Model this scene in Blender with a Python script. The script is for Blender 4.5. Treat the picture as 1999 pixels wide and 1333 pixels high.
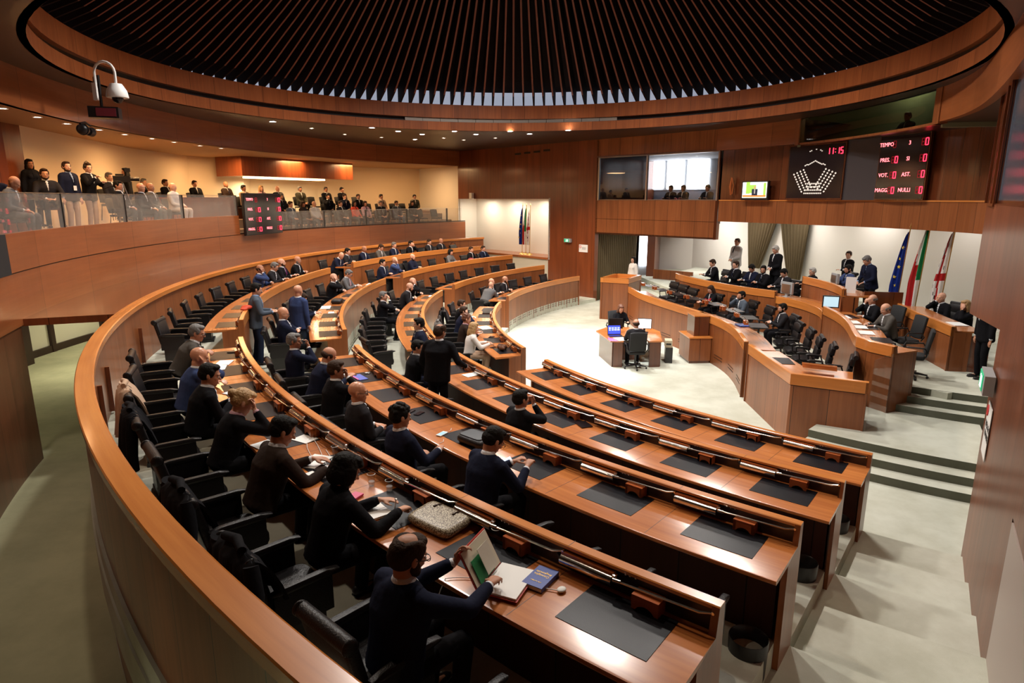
import bpy, bmesh, math, random
import numpy as np
from mathutils import Vector, Matrix, Euler
PI = math.pi
rad = math.radians
for _o in list(bpy.data.objects):
    bpy.data.objects.remove(_o)
S = bpy.context.scene
COL = S.collection
# ------------------------------------------------------------ camera
cam_data = bpy.data.cameras.new('camera')
cam_data.sensor_width = 36.0
cam_data.lens = 36.0 * 1240.0 / 1999.0
cam_data.clip_start = 0.05
cam_data.clip_end = 200
cam = bpy.data.objects.new('camera', cam_data)
COL.objects.link(cam)
cam.location = (0, 0, 4.58)
cam.rotation_euler = (PI / 2 - 0.2215, 0, 0)
S.camera = cam
# ------------------------------------------------------------ world, colour management
w = bpy.data.worlds.new('world')
S.world = w
w.use_nodes = True
w.node_tree.nodes['Background'].inputs[0].default_value = (1.0, 0.82, 0.68, 1)
w.node_tree.nodes['Background'].inputs[1].default_value = 0.06
vs = S.view_settings
vs.view_transform = 'Standard'
vs.look = 'None'
vs.gamma = 1.0
vs.exposure = 0.0
vs.use_curve_mapping = False
# ------------------------------------------------------------ reference geometry of the hall
BX, BY = 13.04, 18.65            # centre of the curved benches
DX, DY, DR = 0.05, 15.95, 9.25   # dome opening
RK = dict(A=13.53, B=15.50, C=17.45, D=19.38, E=21.48)
CAP = dict(A=1.28, B=1.625, C=1.975, D=2.30, E=2.57)
TIER = dict(A=0.35, B=0.70, C=1.045, D=1.37)
AISLE = dict(A=0.15, B=0.50, C=0.80, D=1.15)
WEDGE = dict(front=(204.8, 232.5), left=(171.6, 199.9), far=(138.2, 166.3))
TH_FAR, TH_NEAR = 133.0, 237.25
RG = 22.87                       # gallery front
ZC = 7.06                        # ceiling


def pt(r, th, z=0.0):
    a = rad(th)
    return Vector((BX + r * math.cos(a), BY + r * math.sin(a), z))


def dp(r, th, z=0.0):
    a = rad(th)
    return Vector((DX + r * math.cos(a), DY + r * math.sin(a), z))


# ------------------------------------------------------------ hall lights and added fill lights
def lamp(name, kind, loc, energy, color, rot=(0, 0, 0), size=1.0, spot=None, blend=0.5):
    d = bpy.data.lights.new(name, kind)
    d.energy = energy
    d.color = color
    if kind == 'AREA':
        d.shape = 'DISK'
        d.size = size
    else:
        d.shadow_soft_size = size
    if spot:
        d.spot_size = rad(spot)
        d.spot_blend = blend
    o = bpy.data.objects.new(name, d)
    o.location = loc
    o.rotation_euler = rot
    COL.objects.link(o)
    return o


CL_PTS = [(-7.91, 22.07, 1), (-7.25, 24.11, 0), (-6.63, 26.36, 0), (-5.03, 23.94, 1), (-5.43, 27.66, 0), (-4.31, 25.18, 1), (-4.18, 28.6, 1), (-3.56, 26.36, 1), (-2.87, 27.89, 0), (-2.18, 25.18, 1), (-2.1, 28.85, 0), (-1.43, 26.36, 1), (-0.7, 27.89, 0), (-0.07, 25.18, 1), (0.69, 26.16, 1), (2.09, 24.81, 1)]
GL_PTS = [(-9.95, 13.11), (-10.26, 14.46), (-10.48, 15.71), (-10.59, 17.08), (-10.65, 18.29), (-10.58, 19.51), (-10.55, 20.72), (-10.41, 22.1), (-10.19, 23.21)]
WARM = (1.0, 0.80, 0.62)
NEUT = (1.0, 0.93, 0.86)
COOL = (0.86, 0.91, 1.0)
# unseen fill spots added in the dome, plus the well spotlight
for i in range(8):
    a = i * 45 + 12
    lamp('dome_fill_spot', 'SPOT', dp(5.3, a, 9.9), 1300, NEUT, (0, 0, 0), 0.25, 140, 0.7)
lamp('well_spotlight', 'SPOT', (1.2, 19.0, 10.2), 4800, (0.93, 0.97, 1.0), (0, 0, 0), 0.3, 48, 0.6)
# recessed downlights of the flat ceiling around the dome
for x, y, b_ in CL_PTS:
    lamp('downlight_beam', 'SPOT', (x, y, ZC - 0.04), 300 if b_ else 90, WARM, (0, 0, 0), 0.08, 130, 0.6)
for i in range(9):
    lamp('downlight_beam', 'SPOT', dp(10.4, 180 + i * 22, ZC - 0.04), 200, WARM, (0, 0, 0), 0.08, 130, 0.6)
# gallery
for x, y in GL_PTS:
    lamp('gallery_beam', 'SPOT', (x, y, 6.25), 90, (1.0, 0.52, 0.20), (0, 0, 0), 0.06, 160, 0.8)
for x, y in ((-11.0, 21.0), (-11.6, 26.5), (-9.8, 29.8), (-8.0, 33.0), (-5.6, 35.6)):
    lamp('gallery_wash', 'AREA', (x, y, 6.22), 130, (1.0, 0.58, 0.26), (0, 0, 0), 1.2)  # wash added to brighten and warm the gallery walls, no fixture
for x, y in ((-11.6, 29.6), (-10.6, 31.6), (-9.6, 33.4)):
    lamp('cove_wash', 'AREA', (x, y, 5.35), 60, (1.0, 0.80, 0.50), (0, 0, 0), 0.5)
# fill lights added to brighten the podium area and the corridor
for x, y, e in ((8.6, 30.6, 120), (9.6, 27.6, 85), (10.6, 25.0, 60), (11.9, 22.0, 38), (12.6, 18.6, 24), (12.4, 15.4, 14), (6.0, 28.4, 50)):
    lamp('podium_fill_light', 'AREA', (x, y, 4.22 if x > 7 else 3.0), e, (1.0, 0.93, 0.88), (0, 0, 0), 1.6)
for x, y in ((-11.5, 16.5), (-12.2, 20.0), (-7.7, 7.5), (-4.6, 3.2), (-6.2, 5.3)):
    lamp('corridor_fill_light', 'AREA', (x, y, 2.35), 60, (1.0, 0.88, 0.66), (0, 0, 0), 0.6)

# ------------------------------------------------------------ mesh builder
class MB:
    def __init__(self):
        self.v, self.f, self.uv, self.mi = [], [], [], []

    def face(self, idx, uvs, m=0):
        self.f.append(tuple(idx))
        self.uv.append([tuple(u) for u in uvs])
        self.mi.append(m)

    def box(self, c, s, rot=None, m=0):
        """box centred on c with full size s, rot a Matrix or z angle"""
        c = Vector(c)
        if rot is None:
            R = Matrix.Identity(3)
        elif isinstance(rot, (int, float)):
            R = Matrix.Rotation(rot, 3, 'Z')
        else:
            R = rot
        b = len(self.v)
        h = [s[0] / 2, s[1] / 2, s[2] / 2]
        for x in (-1, 1):
            for y in (-1, 1):
                for z in (-1, 1):
                    self.v.append(tuple(c + R @ Vector((x * h[0], y * h[1], z * h[2]))))
        fs = [((0, 1, 3, 2), 1, 2), ((4, 6, 7, 5), 1, 2), ((0, 4, 5, 1), 0, 2), ((2, 3, 7, 6), 0, 2),
              ((0, 2, 6, 4), 0, 1), ((1, 5, 7, 3), 0, 1)]
        for idx, a1, a2 in fs:
            uv = []
            for i in idx:
                l = [(-1, 1)[(i >> 2) & 1] * h[0], (-1, 1)[(i >> 1) & 1] * h[1], (-1, 1)[i & 1] * h[2]]
                uv.append((l[a1] + c[0], l[a2] + c[2]))
            self.face([b + i for i in idx], uv, m)
        return self

    def sweep(self, prof, t0, t1, n=24, cen=(BX, BY), closed=True, caps=True, m=0, mcap=None):
        """sweep an (r,z) profile along an arc (degrees); closed profile = solid"""
        b = len(self.v)
        k = len(prof)
        L = [0.0]
        for i in range(k):
            a, c = prof[i], prof[(i + 1) % k]
            L.append(L[-1] + math.hypot(a[0] - c[0], a[1] - c[1]))
        rm = max(p[0] for p in prof)
        for j in range(n + 1):
            t = rad(t0 + (t1 - t0) * j / n)
            ct, st = math.cos(t), math.sin(t)
            for r, z in prof:
                self.v.append((cen[0] + r * ct, cen[1] + r * st, z))
        kk = k if closed else k - 1
        for j in range(n):
            u0 = rad(t0 + (t1 - t0) * j / n) * rm
            u1 = rad(t0 + (t1 - t0) * (j + 1) / n) * rm
            for i in range(kk):
                i2 = (i + 1) % k
                self.face([b + j * k + i, b + j * k + i2, b + (j + 1) * k + i2, b + (j + 1) * k + i],
                          [(u0, L[i]), (u0, L[i + 1]), (u1, L[i + 1]), (u1, L[i])], m)
        if closed and caps:
            for j in (0, n):
                idx = [b + j * k + i for i in range(k)]
                uv = [(p[0], p[1]) for p in prof]
                if j == 0:
                    idx = idx[::-1]
                    uv = uv[::-1]
                self.face(idx, uv, m if mcap is None else mcap)
        return self

    def prism(self, poly, z0, z1, m=0):
        b = len(self.v)
        k = len(poly)
        for x, y in poly:
            self.v.append((x, y, z0))
        for x, y in poly:
            self.v.append((x, y, z1))
        self.face([b + i for i in range(k)][::-1], [poly[i] for i in range(k)][::-1], m)
        self.face([b + k + i for i in range(k)], [poly[i] for i in range(k)], m)
        u = 0
        for i in range(k):
            j = (i + 1) % k
            d = math.hypot(poly[i][0] - poly[j][0], poly[i][1] - poly[j][1])
            self.face([b + i, b + j, b + k + j, b + k + i], [(u, z0), (u + d, z0), (u + d, z1), (u, z1)], m)
            u += d
        return self

    def wall(self, pts, z0, z1, thick=0.1, m=0):
        """vertical wall along plan polyline, thick to the right of travel"""
        n = len(pts)
        P = [Vector((p[0], p[1])) for p in pts]
        off = []
        for i in range(n):
            d = (P[min(i + 1, n - 1)] - P[max(i - 1, 0)]).normalized()
            off.append(P[i] + Vector((d.y, -d.x)) * thick)
        zz0 = z0 if isinstance(z0, (list, tuple)) else [z0] * n
        zz1 = z1 if isinstance(z1, (list, tuple)) else [z1] * n
        b = len(self.v)
        for i in range(n):
            self.v += [(P[i].x, P[i].y, zz0[i]), (P[i].x, P[i].y, zz1[i]), (off[i].x, off[i].y, zz1[i]), (off[i].x, off[i].y, zz0[i])]
        u = 0
        for i in range(n - 1):
            d = (P[i + 1] - P[i]).length
            a, c = b + 4 * i, b + 4 * (i + 1)
            for q in range(4):
                q2 = (q + 1) % 4
                va, vb = (self.v[a + q][2] + (q in (2, 3)) * 0, self.v[a + q2][2])
                self.face([a + q, a + q2, c + q2, c + q], [(u, self.v[a + q][2]), (u, self.v[a + q2][2] + (thick if q in (1, 3) else 0)),
                          (u + d, self.v[c + q2][2] + (thick if q in (1, 3) else 0)), (u + d, self.v[c + q][2])], m)
            u += d
        self.face([b, b + 3, b + 2, b + 1], [(0, zz0[0]), (thick, zz0[0]), (thick, zz1[0]), (0, zz1[0])], m)
        e = b + 4 * (n - 1)
        self.face([e, e + 1, e + 2, e + 3], [(0, zz0[-1]), (0, zz1[-1]), (thick, zz1[-1]), (thick, zz0[-1])], m)
        return self

    def tube(self, path, r, n=8, m=0, caps=True):
        P = [Vector(p) for p in path]
        rr = r if isinstance(r, (list, tuple)) else [r] * len(P)
        b = len(self.v)
        up = Vector((0.13, 0.21, 1)).normalized()
        for i, p in enumerate(P):
            d = (P[min(i + 1, len(P) - 1)] - P[max(i - 1, 0)]).normalized()
            x = d.cross(up)
            if x.length < 1e-3:
                x = d.cross(Vector((1, 0, 0)))
            x.normalize()
            y = d.cross(x)
            for k in range(n):
                a = 2 * PI * k / n
                self.v.append(tuple(p + (x * math.cos(a) + y * math.sin(a)) * rr[i]))
        u = 0
        for i in range(len(P) - 1):
            du = (P[i + 1] - P[i]).length
            for k in range(n):
                k2 = (k + 1) % n
                self.face([b + i * n + k, b + (i + 1) * n + k, b + (i + 1) * n + k2, b + i * n + k2],
                          [(u, k / n), (u + du, k / n), (u + du, (k + 1) / n), (u, (k + 1) / n)], m)
            u += du
        if caps:
            self.face([b + k for k in range(n)], [(0, 0)] * n, m)
            e = b + (len(P) - 1) * n
            self.face([e + k for k in range(n)][::-1], [(0, 0)] * n, m)
        return self

    def lathe(self, prof, c=(0, 0, 0), n=20, m=0, axis=None):
        """prof list of (r,z)"""
        b = len(self.v)
        R = axis if axis is not None else Matrix.Identity(3)
        c = Vector(c)
        k = len(prof)
        for j in range(n):
            a = 2 * PI * j / n
            for r, z in prof:
                self.v.append(tuple(c + R @ Vector((r * math.cos(a), r * math.sin(a), z))))
        for j in range(n):
            j2 = (j + 1) % n
            for i in range(k - 1):
                self.face([b + j * k + i, b + j2 * k + i, b + j2 * k + i + 1, b + j * k + i + 1],
                          [(j / n, prof[i][1]), ((j + 1) / n, prof[i][1]), ((j + 1) / n, prof[i + 1][1]), (j / n, prof[i + 1][1])], m)
        return self

    def ell(self, c, r, R=None, nu=14, nv=9, m=0):
        b = len(self.v)
        c = Vector(c)
        R = R if R is not None else Matrix.Identity(3)
        for i in range(nv + 1):
            ph = -PI / 2 + PI * i / nv
            for j in range(nu):
                a = 2 * PI * j / nu
                self.v.append(tuple(c + R @ Vector((r[0] * math.cos(ph) * math.cos(a), r[1] * math.cos(ph) * math.sin(a), r[2] * math.sin(ph)))))
        for i in range(nv):
            for j in range(nu):
                j2 = (j + 1) % nu
                self.face([b + i * nu + j, b + i * nu + j2, b + (i + 1) * nu + j2, b + (i + 1) * nu + j],
                          [(j / nu, i / nv), ((j + 1) / nu, i / nv), ((j + 1) / nu, (i + 1) / nv), (j / nu, (i + 1) / nv)], m)
        return self

    def loft(self, secs, n=14, m=0, caps=True):
        """secs: list of (centre, (rx, ry), Matrix3 frame); super-elliptic tube"""
        b = len(self.v)
        for c, r, F in secs:
            c = Vector(c)
            for k in range(n):
                a = 2 * PI * k / n
                self.v.append(tuple(c + F @ Vector((r[0] * math.cos(a), r[1] * math.sin(a), 0))))
        for i in range(len(secs) - 1):
            for k in range(n):
                k2 = (k + 1) % n
                self.face([b + i * n + k, b + i * n + k2, b + (i + 1) * n + k2, b + (i + 1) * n + k], [(k / n, i), ((k + 1) / n, i), ((k + 1) / n, i + 1), (k / n, i + 1)], m)
        if caps:
            for e, sg in ((0, -1), (len(secs) - 1, 1)):
                c, r, F = secs[e]
                tip = len(self.v)
                self.v.append(tuple(Vector(c) + F @ Vector((0, 0, sg * min(r) * 0.6))))
                for k in range(n):
                    k2 = (k + 1) % n
                    i1, i2 = b + e * n + k, b + e * n + k2
                    if sg > 0:
                        self.face([i1, i2, tip], [(0, 0)] * 3, m)
                    else:
                        self.face([i2, i1, tip], [(0, 0)] * 3, m)
        return self

    def mesh(self, name, mats, smooth=None):
        me = bpy.data.meshes.new(name)
        me.from_pydata(self.v, [], self.f)
        uvl = me.uv_layers.new(name='UVMap')
        flat = [c for f in self.uv for u in f for c in u]
        uvl.data.foreach_set('uv', flat)
        if not isinstance(mats, (list, tuple)):
            mats = [mats]
        for mm in mats:
            me.materials.append(mm)
        if max(self.mi or [0]) > 0:
            me.polygons.foreach_set('material_index', self.mi)
        if smooth:
            me.polygons.foreach_set('use_smooth', [True] * len(me.polygons))
            me.update()
            me.set_sharp_from_angle(angle=rad(smooth))
        me.update()
        return me


def obj(name, mb, mats, parent=None, smooth=None, loc=None, rz=None):
    me = mb if isinstance(mb, bpy.types.Mesh) else mb.mesh(name, mats, smooth)
    o = bpy.data.objects.new(name, me)
    COL.objects.link(o)
    if parent is not None:
        o.parent = parent
    if loc is not None:
        o.location = loc
    if rz is not None:
        o.rotation_euler = (0, 0, rz)
    return o


def empty(name, loc=(0, 0, 0), rz=0.0):
    o = bpy.data.objects.new(name, None)
    o.empty_display_size = 0.2
    COL.objects.link(o)
    o.location = loc
    o.rotation_euler = (0, 0, rz)
    return o


def tag(o, label, cat, group=None):
    o['label'] = label
    o['category'] = cat
    if group:
        o['group'] = group
    return o


def struct(o):
    o['kind'] = 'structure'
    return o


def copy_tree(o, parent=None):
    c = o.copy()
    COL.objects.link(c)
    c.parent = parent
    for ch in o.children:
        copy_tree(ch, c)
    return c


# ------------------------------------------------------------ materials
def new_mat(name):
    m = bpy.data.materials.new(name)
    m.use_nodes = True
    nt = m.node_tree
    return m, nt, nt.nodes['Principled BSDF']


def plain(name, col, rough=0.5, metal=0.0, spec=0.5, bump=0.0, bscale=200, coat=0.0, trans=0.0, emis=0.0, sheen=0.0, alpha=1.0):
    m, nt, b = new_mat(name)
    b.inputs['Base Color'].default_value = (*col, 1)
    b.inputs['Roughness'].default_value = rough
    b.inputs['Metallic'].default_value = metal
    b.inputs['Specular IOR Level'].default_value = spec
    b.inputs['Coat Weight'].default_value = coat
    b.inputs['Sheen Weight'].default_value = sheen
    b.inputs['Transmission Weight'].default_value = trans
    b.inputs['Alpha'].default_value = alpha
    if emis:
        b.inputs['Emission Color'].default_value = (*col, 1)
        b.inputs['Emission Strength'].default_value = emis
    if bump:
        t = nt.nodes.new('ShaderNodeTexCoord')
        n = nt.nodes.new('ShaderNodeTexNoise')
        n.inputs['Scale'].default_value = bscale
        n.inputs['Detail'].default_value = 3
        bp = nt.nodes.new('ShaderNodeBump')
        bp.inputs['Strength'].default_value = bump
        bp.inputs['Distance'].default_value = 0.02
        nt.links.new(t.outputs['Object'], n.inputs['Vector'])
        nt.links.new(n.outputs['Fac'], bp.inputs['Height'])
        nt.links.new(bp.outputs['Normal'], b.inputs['Normal'])
    return m


def wood(name, c1, c2, grain_u=True, seam=0.0, rough=0.28, coat=0.25, streak=1.0, vseam=0.0, rot=False, spec=0.5):
    """lacquered veneer driven by the UV map in metres; grain runs along u or v, seam = panel width along u"""
    m, nt, b = new_mat(name)
    N, Lk = nt.nodes, nt.links
    uv = N.new('ShaderNodeUVMap')
    mp = N.new('ShaderNodeMapping')
    mp.inputs['Scale'].default_value = (0.55, 14.0, 1) if grain_u else (14.0, 0.55, 1)
    Lk.new(uv.outputs['UV'], mp.inputs['Vector'])
    n1 = N.new('ShaderNodeTexNoise')
    n1.inputs['Scale'].default_value = 1.0
    n1.inputs['Detail'].default_value = 5
    n1.inputs['Roughness'].default_value = 0.62
    Lk.new(mp.outputs['Vector'], n1.inputs['Vector'])
    mp2 = N.new('ShaderNodeMapping')
    mp2.inputs['Scale'].default_value = (0.5, 2.4, 1) if grain_u else (3.2, 0.35, 1)
    Lk.new(uv.outputs['UV'], mp2.inputs['Vector'])
    n2 = N.new('ShaderNodeTexNoise')
    n2.inputs['Scale'].default_value = 1.0
    n2.inputs['Detail'].default_value = 2
    Lk.new(mp2.outputs['Vector'], n2.inputs['Vector'])
    ad = N.new('ShaderNodeMath')
    ad.operation = 'MULTIPLY_ADD'
    ad.inputs[1].default_value = 0.55
    Lk.new(n1.outputs['Fac'], ad.inputs[0])
    ml = N.new('ShaderNodeMath')
    ml.operation = 'MULTIPLY'
    ml.inputs[1].default_value = 0.45
    Lk.new(n2.outputs['Fac'], ml.inputs[0])
    Lk.new(ml.outputs[0], ad.inputs[2])
    cr = N.new('ShaderNodeValToRGB')
    cr.color_ramp.elements[0].position = 0.5 - 0.17 * streak
    cr.color_ramp.elements[1].position = 0.5 + 0.17 * streak
    cr.color_ramp.elements[0].color = (*c2, 1)
    cr.color_ramp.elements[1].color = (*c1, 1)
    Lk.new(ad.outputs[0], cr.inputs['Fac'])
    last = cr.outputs['Color']
    sp = N.new('ShaderNodeSeparateXYZ')
    Lk.new(uv.outputs['UV'], sp.inputs['Vector'])
    for wdt, out in ((seam, 'X'), (vseam, 'Y')):
        if not wdt:
            continue
        pm = N.new('ShaderNodeMath')
        pm.operation = 'PINGPONG'
        pm.inputs[1].default_value = wdt / 2
        Lk.new(sp.outputs[out], pm.inputs[0])
        lt = N.new('ShaderNodeMath')
        lt.operation = 'LESS_THAN'
        lt.inputs[1].default_value = 0.006
        Lk.new(pm.outputs[0], lt.inputs[0])
        mx = N.new('ShaderNodeMix')
        mx.data_type = 'RGBA'
        mx.inputs['B'].default_value = (c2[0] * 0.25, c2[1] * 0.25, c2[2] * 0.25, 1)
        Lk.new(lt.outputs[0], mx.inputs['Factor'])
        Lk.new(last, mx.inputs['A'])
        last = mx.outputs['Result']
        if out == 'X':
            fl = N.new('ShaderNodeMath')
            fl.operation = 'DIVIDE'
            fl.inputs[1].default_value = wdt
            Lk.new(sp.outputs[out], fl.inputs[0])
            f2 = N.new('ShaderNodeMath')
            f2.operation = 'FLOOR'
            Lk.new(fl.outputs[0], f2.inputs[0])
            wn = N.new('ShaderNodeTexWhiteNoise')
            wn.noise_dimensions = '1D'
            Lk.new(f2.outputs[0], wn.inputs['W'])
            mr = N.new('ShaderNodeMapRange')
            mr.inputs['To Min'].default_value = 0.86
            mr.inputs['To Max'].default_value = 1.12
            Lk.new(wn.outputs['Value'], mr.inputs['Value'])
            hs = N.new('ShaderNodeHueSaturation')
            Lk.new(mr.outputs['Result'], hs.inputs['Value'])
            Lk.new(last, hs.inputs['Color'])
            last = hs.outputs['Color']
    Lk.new(last, b.inputs['Base Color'])
    b.inputs['Roughness'].default_value = rough
    b.inputs['Coat Weight'].default_value = coat
    b.inputs['Specular IOR Level'].default_value = spec
    b.inputs['Coat Roughness'].default_value = 0.12
    return m


def carpet_mat(name, c, c2):
    m, nt, b = new_mat(name)
    N, Lk = nt.nodes, nt.links
    t = N.new('ShaderNodeTexCoord')
    n1 = N.new('ShaderNodeTexNoise')
    n1.inputs['Scale'].default_value = 0.9
    n1.inputs['Detail'].default_value = 6
    n1.inputs['Roughness'].default_value = 0.65
    n2 = N.new('ShaderNodeTexNoise')
    n2.inputs['Scale'].default_value = 260
    for n in (n1, n2):
        Lk.new(t.outputs['Object'], n.inputs['Vector'])
    cr = N.new('ShaderNodeValToRGB')
    cr.color_ramp.elements[0].position = 0.38
    cr.color_ramp.elements[1].position = 0.62
    cr.color_ramp.elements[0].color = (*c2, 1)
    cr.color_ramp.elements[1].color = (*c, 1)
    Lk.new(n1.outputs['Fac'], cr.inputs['Fac'])
    Lk.new(cr.outputs['Color'], b.inputs['Base Color'])
    bp = N.new('ShaderNodeBump')
    bp.inputs['Strength'].default_value = 0.35
    bp.inputs['Distance'].default_value = 0.01
    Lk.new(n2.outputs['Fac'], bp.inputs['Height'])
    Lk.new(bp.outputs['Normal'], b.inputs['Normal'])
    b.inputs['Roughness'].default_value = 0.95
    b.inputs['Specular IOR Level'].default_value = 0.15
    return m


M = {}
O1, O2 = (0.43, 0.135, 0.030), (0.27, 0.072, 0.014)
M['wood_cap'] = wood('wood_cap', (0.72, 0.270, 0.062), (0.50, 0.160, 0.032), True, 0, 0.25, 0.4)
M['wood_under_shaded'] = wood('wood_under_shaded', (0.05, 0.014, 0.006), (0.03, 0.008, 0.004), False, 0.6, 0.6, 0.0, spec=0.2)  # near-black wood: the darkness under the desks is put into its colour
M['wood_desk'] = wood('wood_desk', (0.62, 0.225, 0.062), (0.36, 0.105, 0.028), True, 0, 0.22, 0.35, 1.0)
M['wood_panel'] = wood('wood_panel', (0.33, 0.108, 0.034), (0.19, 0.055, 0.016), False, 0.62, 0.34, 0.12)
M['wood_panel_dark'] = wood('wood_panel_dark', (0.15, 0.040, 0.014), (0.085, 0.022, 0.008), False, 0.5, 0.22, 0.5)
M['wood_band'] = wood('wood_band', (0.34, 0.100, 0.030), (0.20, 0.052, 0.015), False, 0.9, 0.35, 0.2)
M['wood_h'] = wood('wood_h', (0.36, 0.110, 0.034), (0.235, 0.066, 0.019), True, 2.4, 0.3, 0.3, 1.0)
M['wood_wall'] = wood('wood_wall', (0.24, 0.062, 0.019), (0.13, 0.031, 0.010), False, 0.9, 0.3, 0.25, 1.1)
M['wood_gloss'] = wood('wood_gloss', (0.22, 0.072, 0.034), (0.14, 0.042, 0.019), False, 0.9, 0.28, 0.0, 0.7, spec=0.12)
M['wood_slab'] = wood('wood_slab', (0.16, 0.055, 0.028), (0.10, 0.032, 0.015), True, 0, 0.06, 1.0, 0.7)
M['wood_box'] = wood('wood_box', (0.50, 0.135, 0.040), (0.34, 0.085, 0.024), True, 0, 0.2, 0.5)
M['dark_trim'] = plain('dark_trim', (0.03, 0.012, 0.008), 0.4)
M['dome_dark'] = plain('dome_dark', (0.012, 0.005, 0.004), 0.8, spec=0.1)
M['rib_wood'] = plain('rib_wood', (0.13, 0.036, 0.020), 0.6, spec=0.2)
M['ceiling_dark'] = plain('ceiling_dark', (0.024, 0.009, 0.005), 0.4, coat=0.1)
M['carpet'] = carpet_mat('carpet', (0.62, 0.64, 0.55), (0.50, 0.51, 0.42))
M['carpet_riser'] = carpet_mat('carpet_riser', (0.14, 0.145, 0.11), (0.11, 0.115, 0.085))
M['carpet_green'] = carpet_mat('carpet_green', (0.47, 0.48, 0.31), (0.38, 0.39, 0.25))
M['plaster'] = plain('plaster', (0.82, 0.79, 0.72), 0.8, bump=0.05, bscale=60)
M['plaster_warm'] = plain('plaster_warm', (0.80, 0.66, 0.47), 0.8, bump=0.05, bscale=60)
M['black'] = plain('black', (0.012, 0.011, 0.012), 0.35)
M['black_matte'] = plain('black_matte', (0.012, 0.012, 0.013), 0.8)
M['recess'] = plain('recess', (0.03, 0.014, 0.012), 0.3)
M['leather'] = plain('leather', (0.009, 0.008, 0.009), 0.38, bump=0.2, bscale=90, spec=0.35)
M['pad'] = plain('pad', (0.007, 0.007, 0.010), 0.32, bump=0.04, bscale=160, spec=0.3)
M['chrome'] = plain('chrome', (0.82, 0.78, 0.72), 0.18, metal=1.0)
M['steel'] = plain('steel', (0.55, 0.53, 0.50), 0.35, metal=1.0)
M['grille'] = plain('grille', (0.30, 0.27, 0.24), 0.5, metal=0.5)
M['white'] = plain('white', (0.80, 0.80, 0.78), 0.6)
M['paper'] = plain('paper', (0.86, 0.86, 0.84), 0.7)
M['grey_plastic'] = plain('grey_plastic', (0.35, 0.36, 0.37), 0.45)
M['gold'] = plain('gold', (0.75, 0.50, 0.18), 0.3, metal=1.0)


def glass_mat(name, tint, alpha, rough=0.02, haze=0.0):
    m, nt, b = new_mat(name)
    N, Lk = nt.nodes, nt.links
    out = N['Material Output']
    tr = N.new('ShaderNodeBsdfTransparent')
    tr.inputs[0].default_value = (*tint, 1)
    gl = N.new('ShaderNodeBsdfGlossy')
    gl.inputs['Roughness'].default_value = rough
    mx = N.new('ShaderNodeMixShader')
    lw = N.new('ShaderNodeLayerWeight')
    pw = N.new('ShaderNodeMath')
    pw.operation = 'POWER'
    pw.inputs[1].default_value = 5.0
    Lk.new(lw.outputs['Facing'], pw.inputs[0])
    mm = N.new('ShaderNodeMath')
    mm.operation = 'MULTIPLY_ADD'
    mm.inputs[1].default_value = 0.5
    mm.inputs[2].default_value = 0.03 + alpha
    Lk.new(pw.outputs[0], mm.inputs[0])
    Lk.new(mm.outputs[0], mx.inputs[0])
    Lk.new(tr.outputs[0], mx.inputs[1])
    Lk.new(gl.outputs[0], mx.inputs[2])
    last = mx.outputs[0]
    if haze:  # diffuse share imitates hazy reflections on the panes
        df = N.new('ShaderNodeBsdfDiffuse')
        df.inputs[0].default_value = (0.75, 0.68, 0.60, 1)
        m2 = N.new('ShaderNodeMixShader')
        m2.inputs[0].default_value = haze
        Lk.new(last, m2.inputs[1])
        Lk.new(df.outputs[0], m2.inputs[2])
        last = m2.outputs[0]
    Lk.new(last, out.inputs['Surface'])
    return m


M['glass'] = glass_mat('glass', (0.95, 0.94, 0.93), 0.0, 0.02, 0.10)
M['glass_dark'] = glass_mat('glass_dark', (0.28, 0.28, 0.28), 0.03)
M['glass_smoke'] = glass_mat('glass_smoke', (0.55, 0.56, 0.52), 0.0)
M['glass_clear'] = glass_mat('glass_clear', (0.93, 0.93, 0.93), 0.0)
M['daylight'] = plain('daylight', (0.88, 0.93, 1.0), 0.5, emis=9.0)
M['clerestory'] = plain('clerestory', (0.60, 0.66, 0.82), 0.5, emis=0.5)
M['lamp_glow'] = plain('lamp_glow', (1.0, 0.86, 0.66), 0.5, emis=30.0)
M['lamp_glow_cool'] = plain('lamp_glow_cool', (1.0, 0.95, 0.90), 0.5, emis=45.0)
M['led_red'] = plain('led_red', (1.0, 0.02, 0.05), 0.5, emis=5.0)
M['led_pink'] = plain('led_pink', (1.0, 0.16, 0.18), 0.5, emis=4.0)
M['led_dim'] = plain('led_dim', (0.25, 0.003, 0.01), 0.5, emis=0.5)
M['led_white'] = plain('led_white', (0.75, 0.70, 0.62), 0.5, emis=0.6)
M['display_black'] = plain('display_black', (0.016, 0.012, 0.014), 0.12)
M['display_grey'] = plain('display_grey', (0.055, 0.05, 0.055), 0.35)
# ============================================================ THE SETTING
def annulus(name, r0, r1, t0, t1, z, mat, thick=0.12, n=40, riser=None):
    mb = MB().sweep([(r0, z), (r0, z - thick), (r1, z - thick), (r1, z)], t0, t1, n, m=0)
    k = 4
    if riser is not None:   # the face towards the well (profile edge 0) is the riser
        for j in range(n):
            mb.mi[j * k] = 1
        return struct(obj(name, mb, [mat, riser]))
    return struct(obj(name, mb, mat))


flo = MB().box((2.0, 17.0, -0.06), (48, 56, 0.12))
struct(obj('floor', flo, M['carpet']))
# corridor carpet outside the parapet
cm = MB().sweep([(21.46, 0.012), (21.46, 0.0), (31.0, 0.0), (31.0, 0.012)], 150, 262, 40)
struct(obj('floor', cm, M['carpet_green']))
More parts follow.
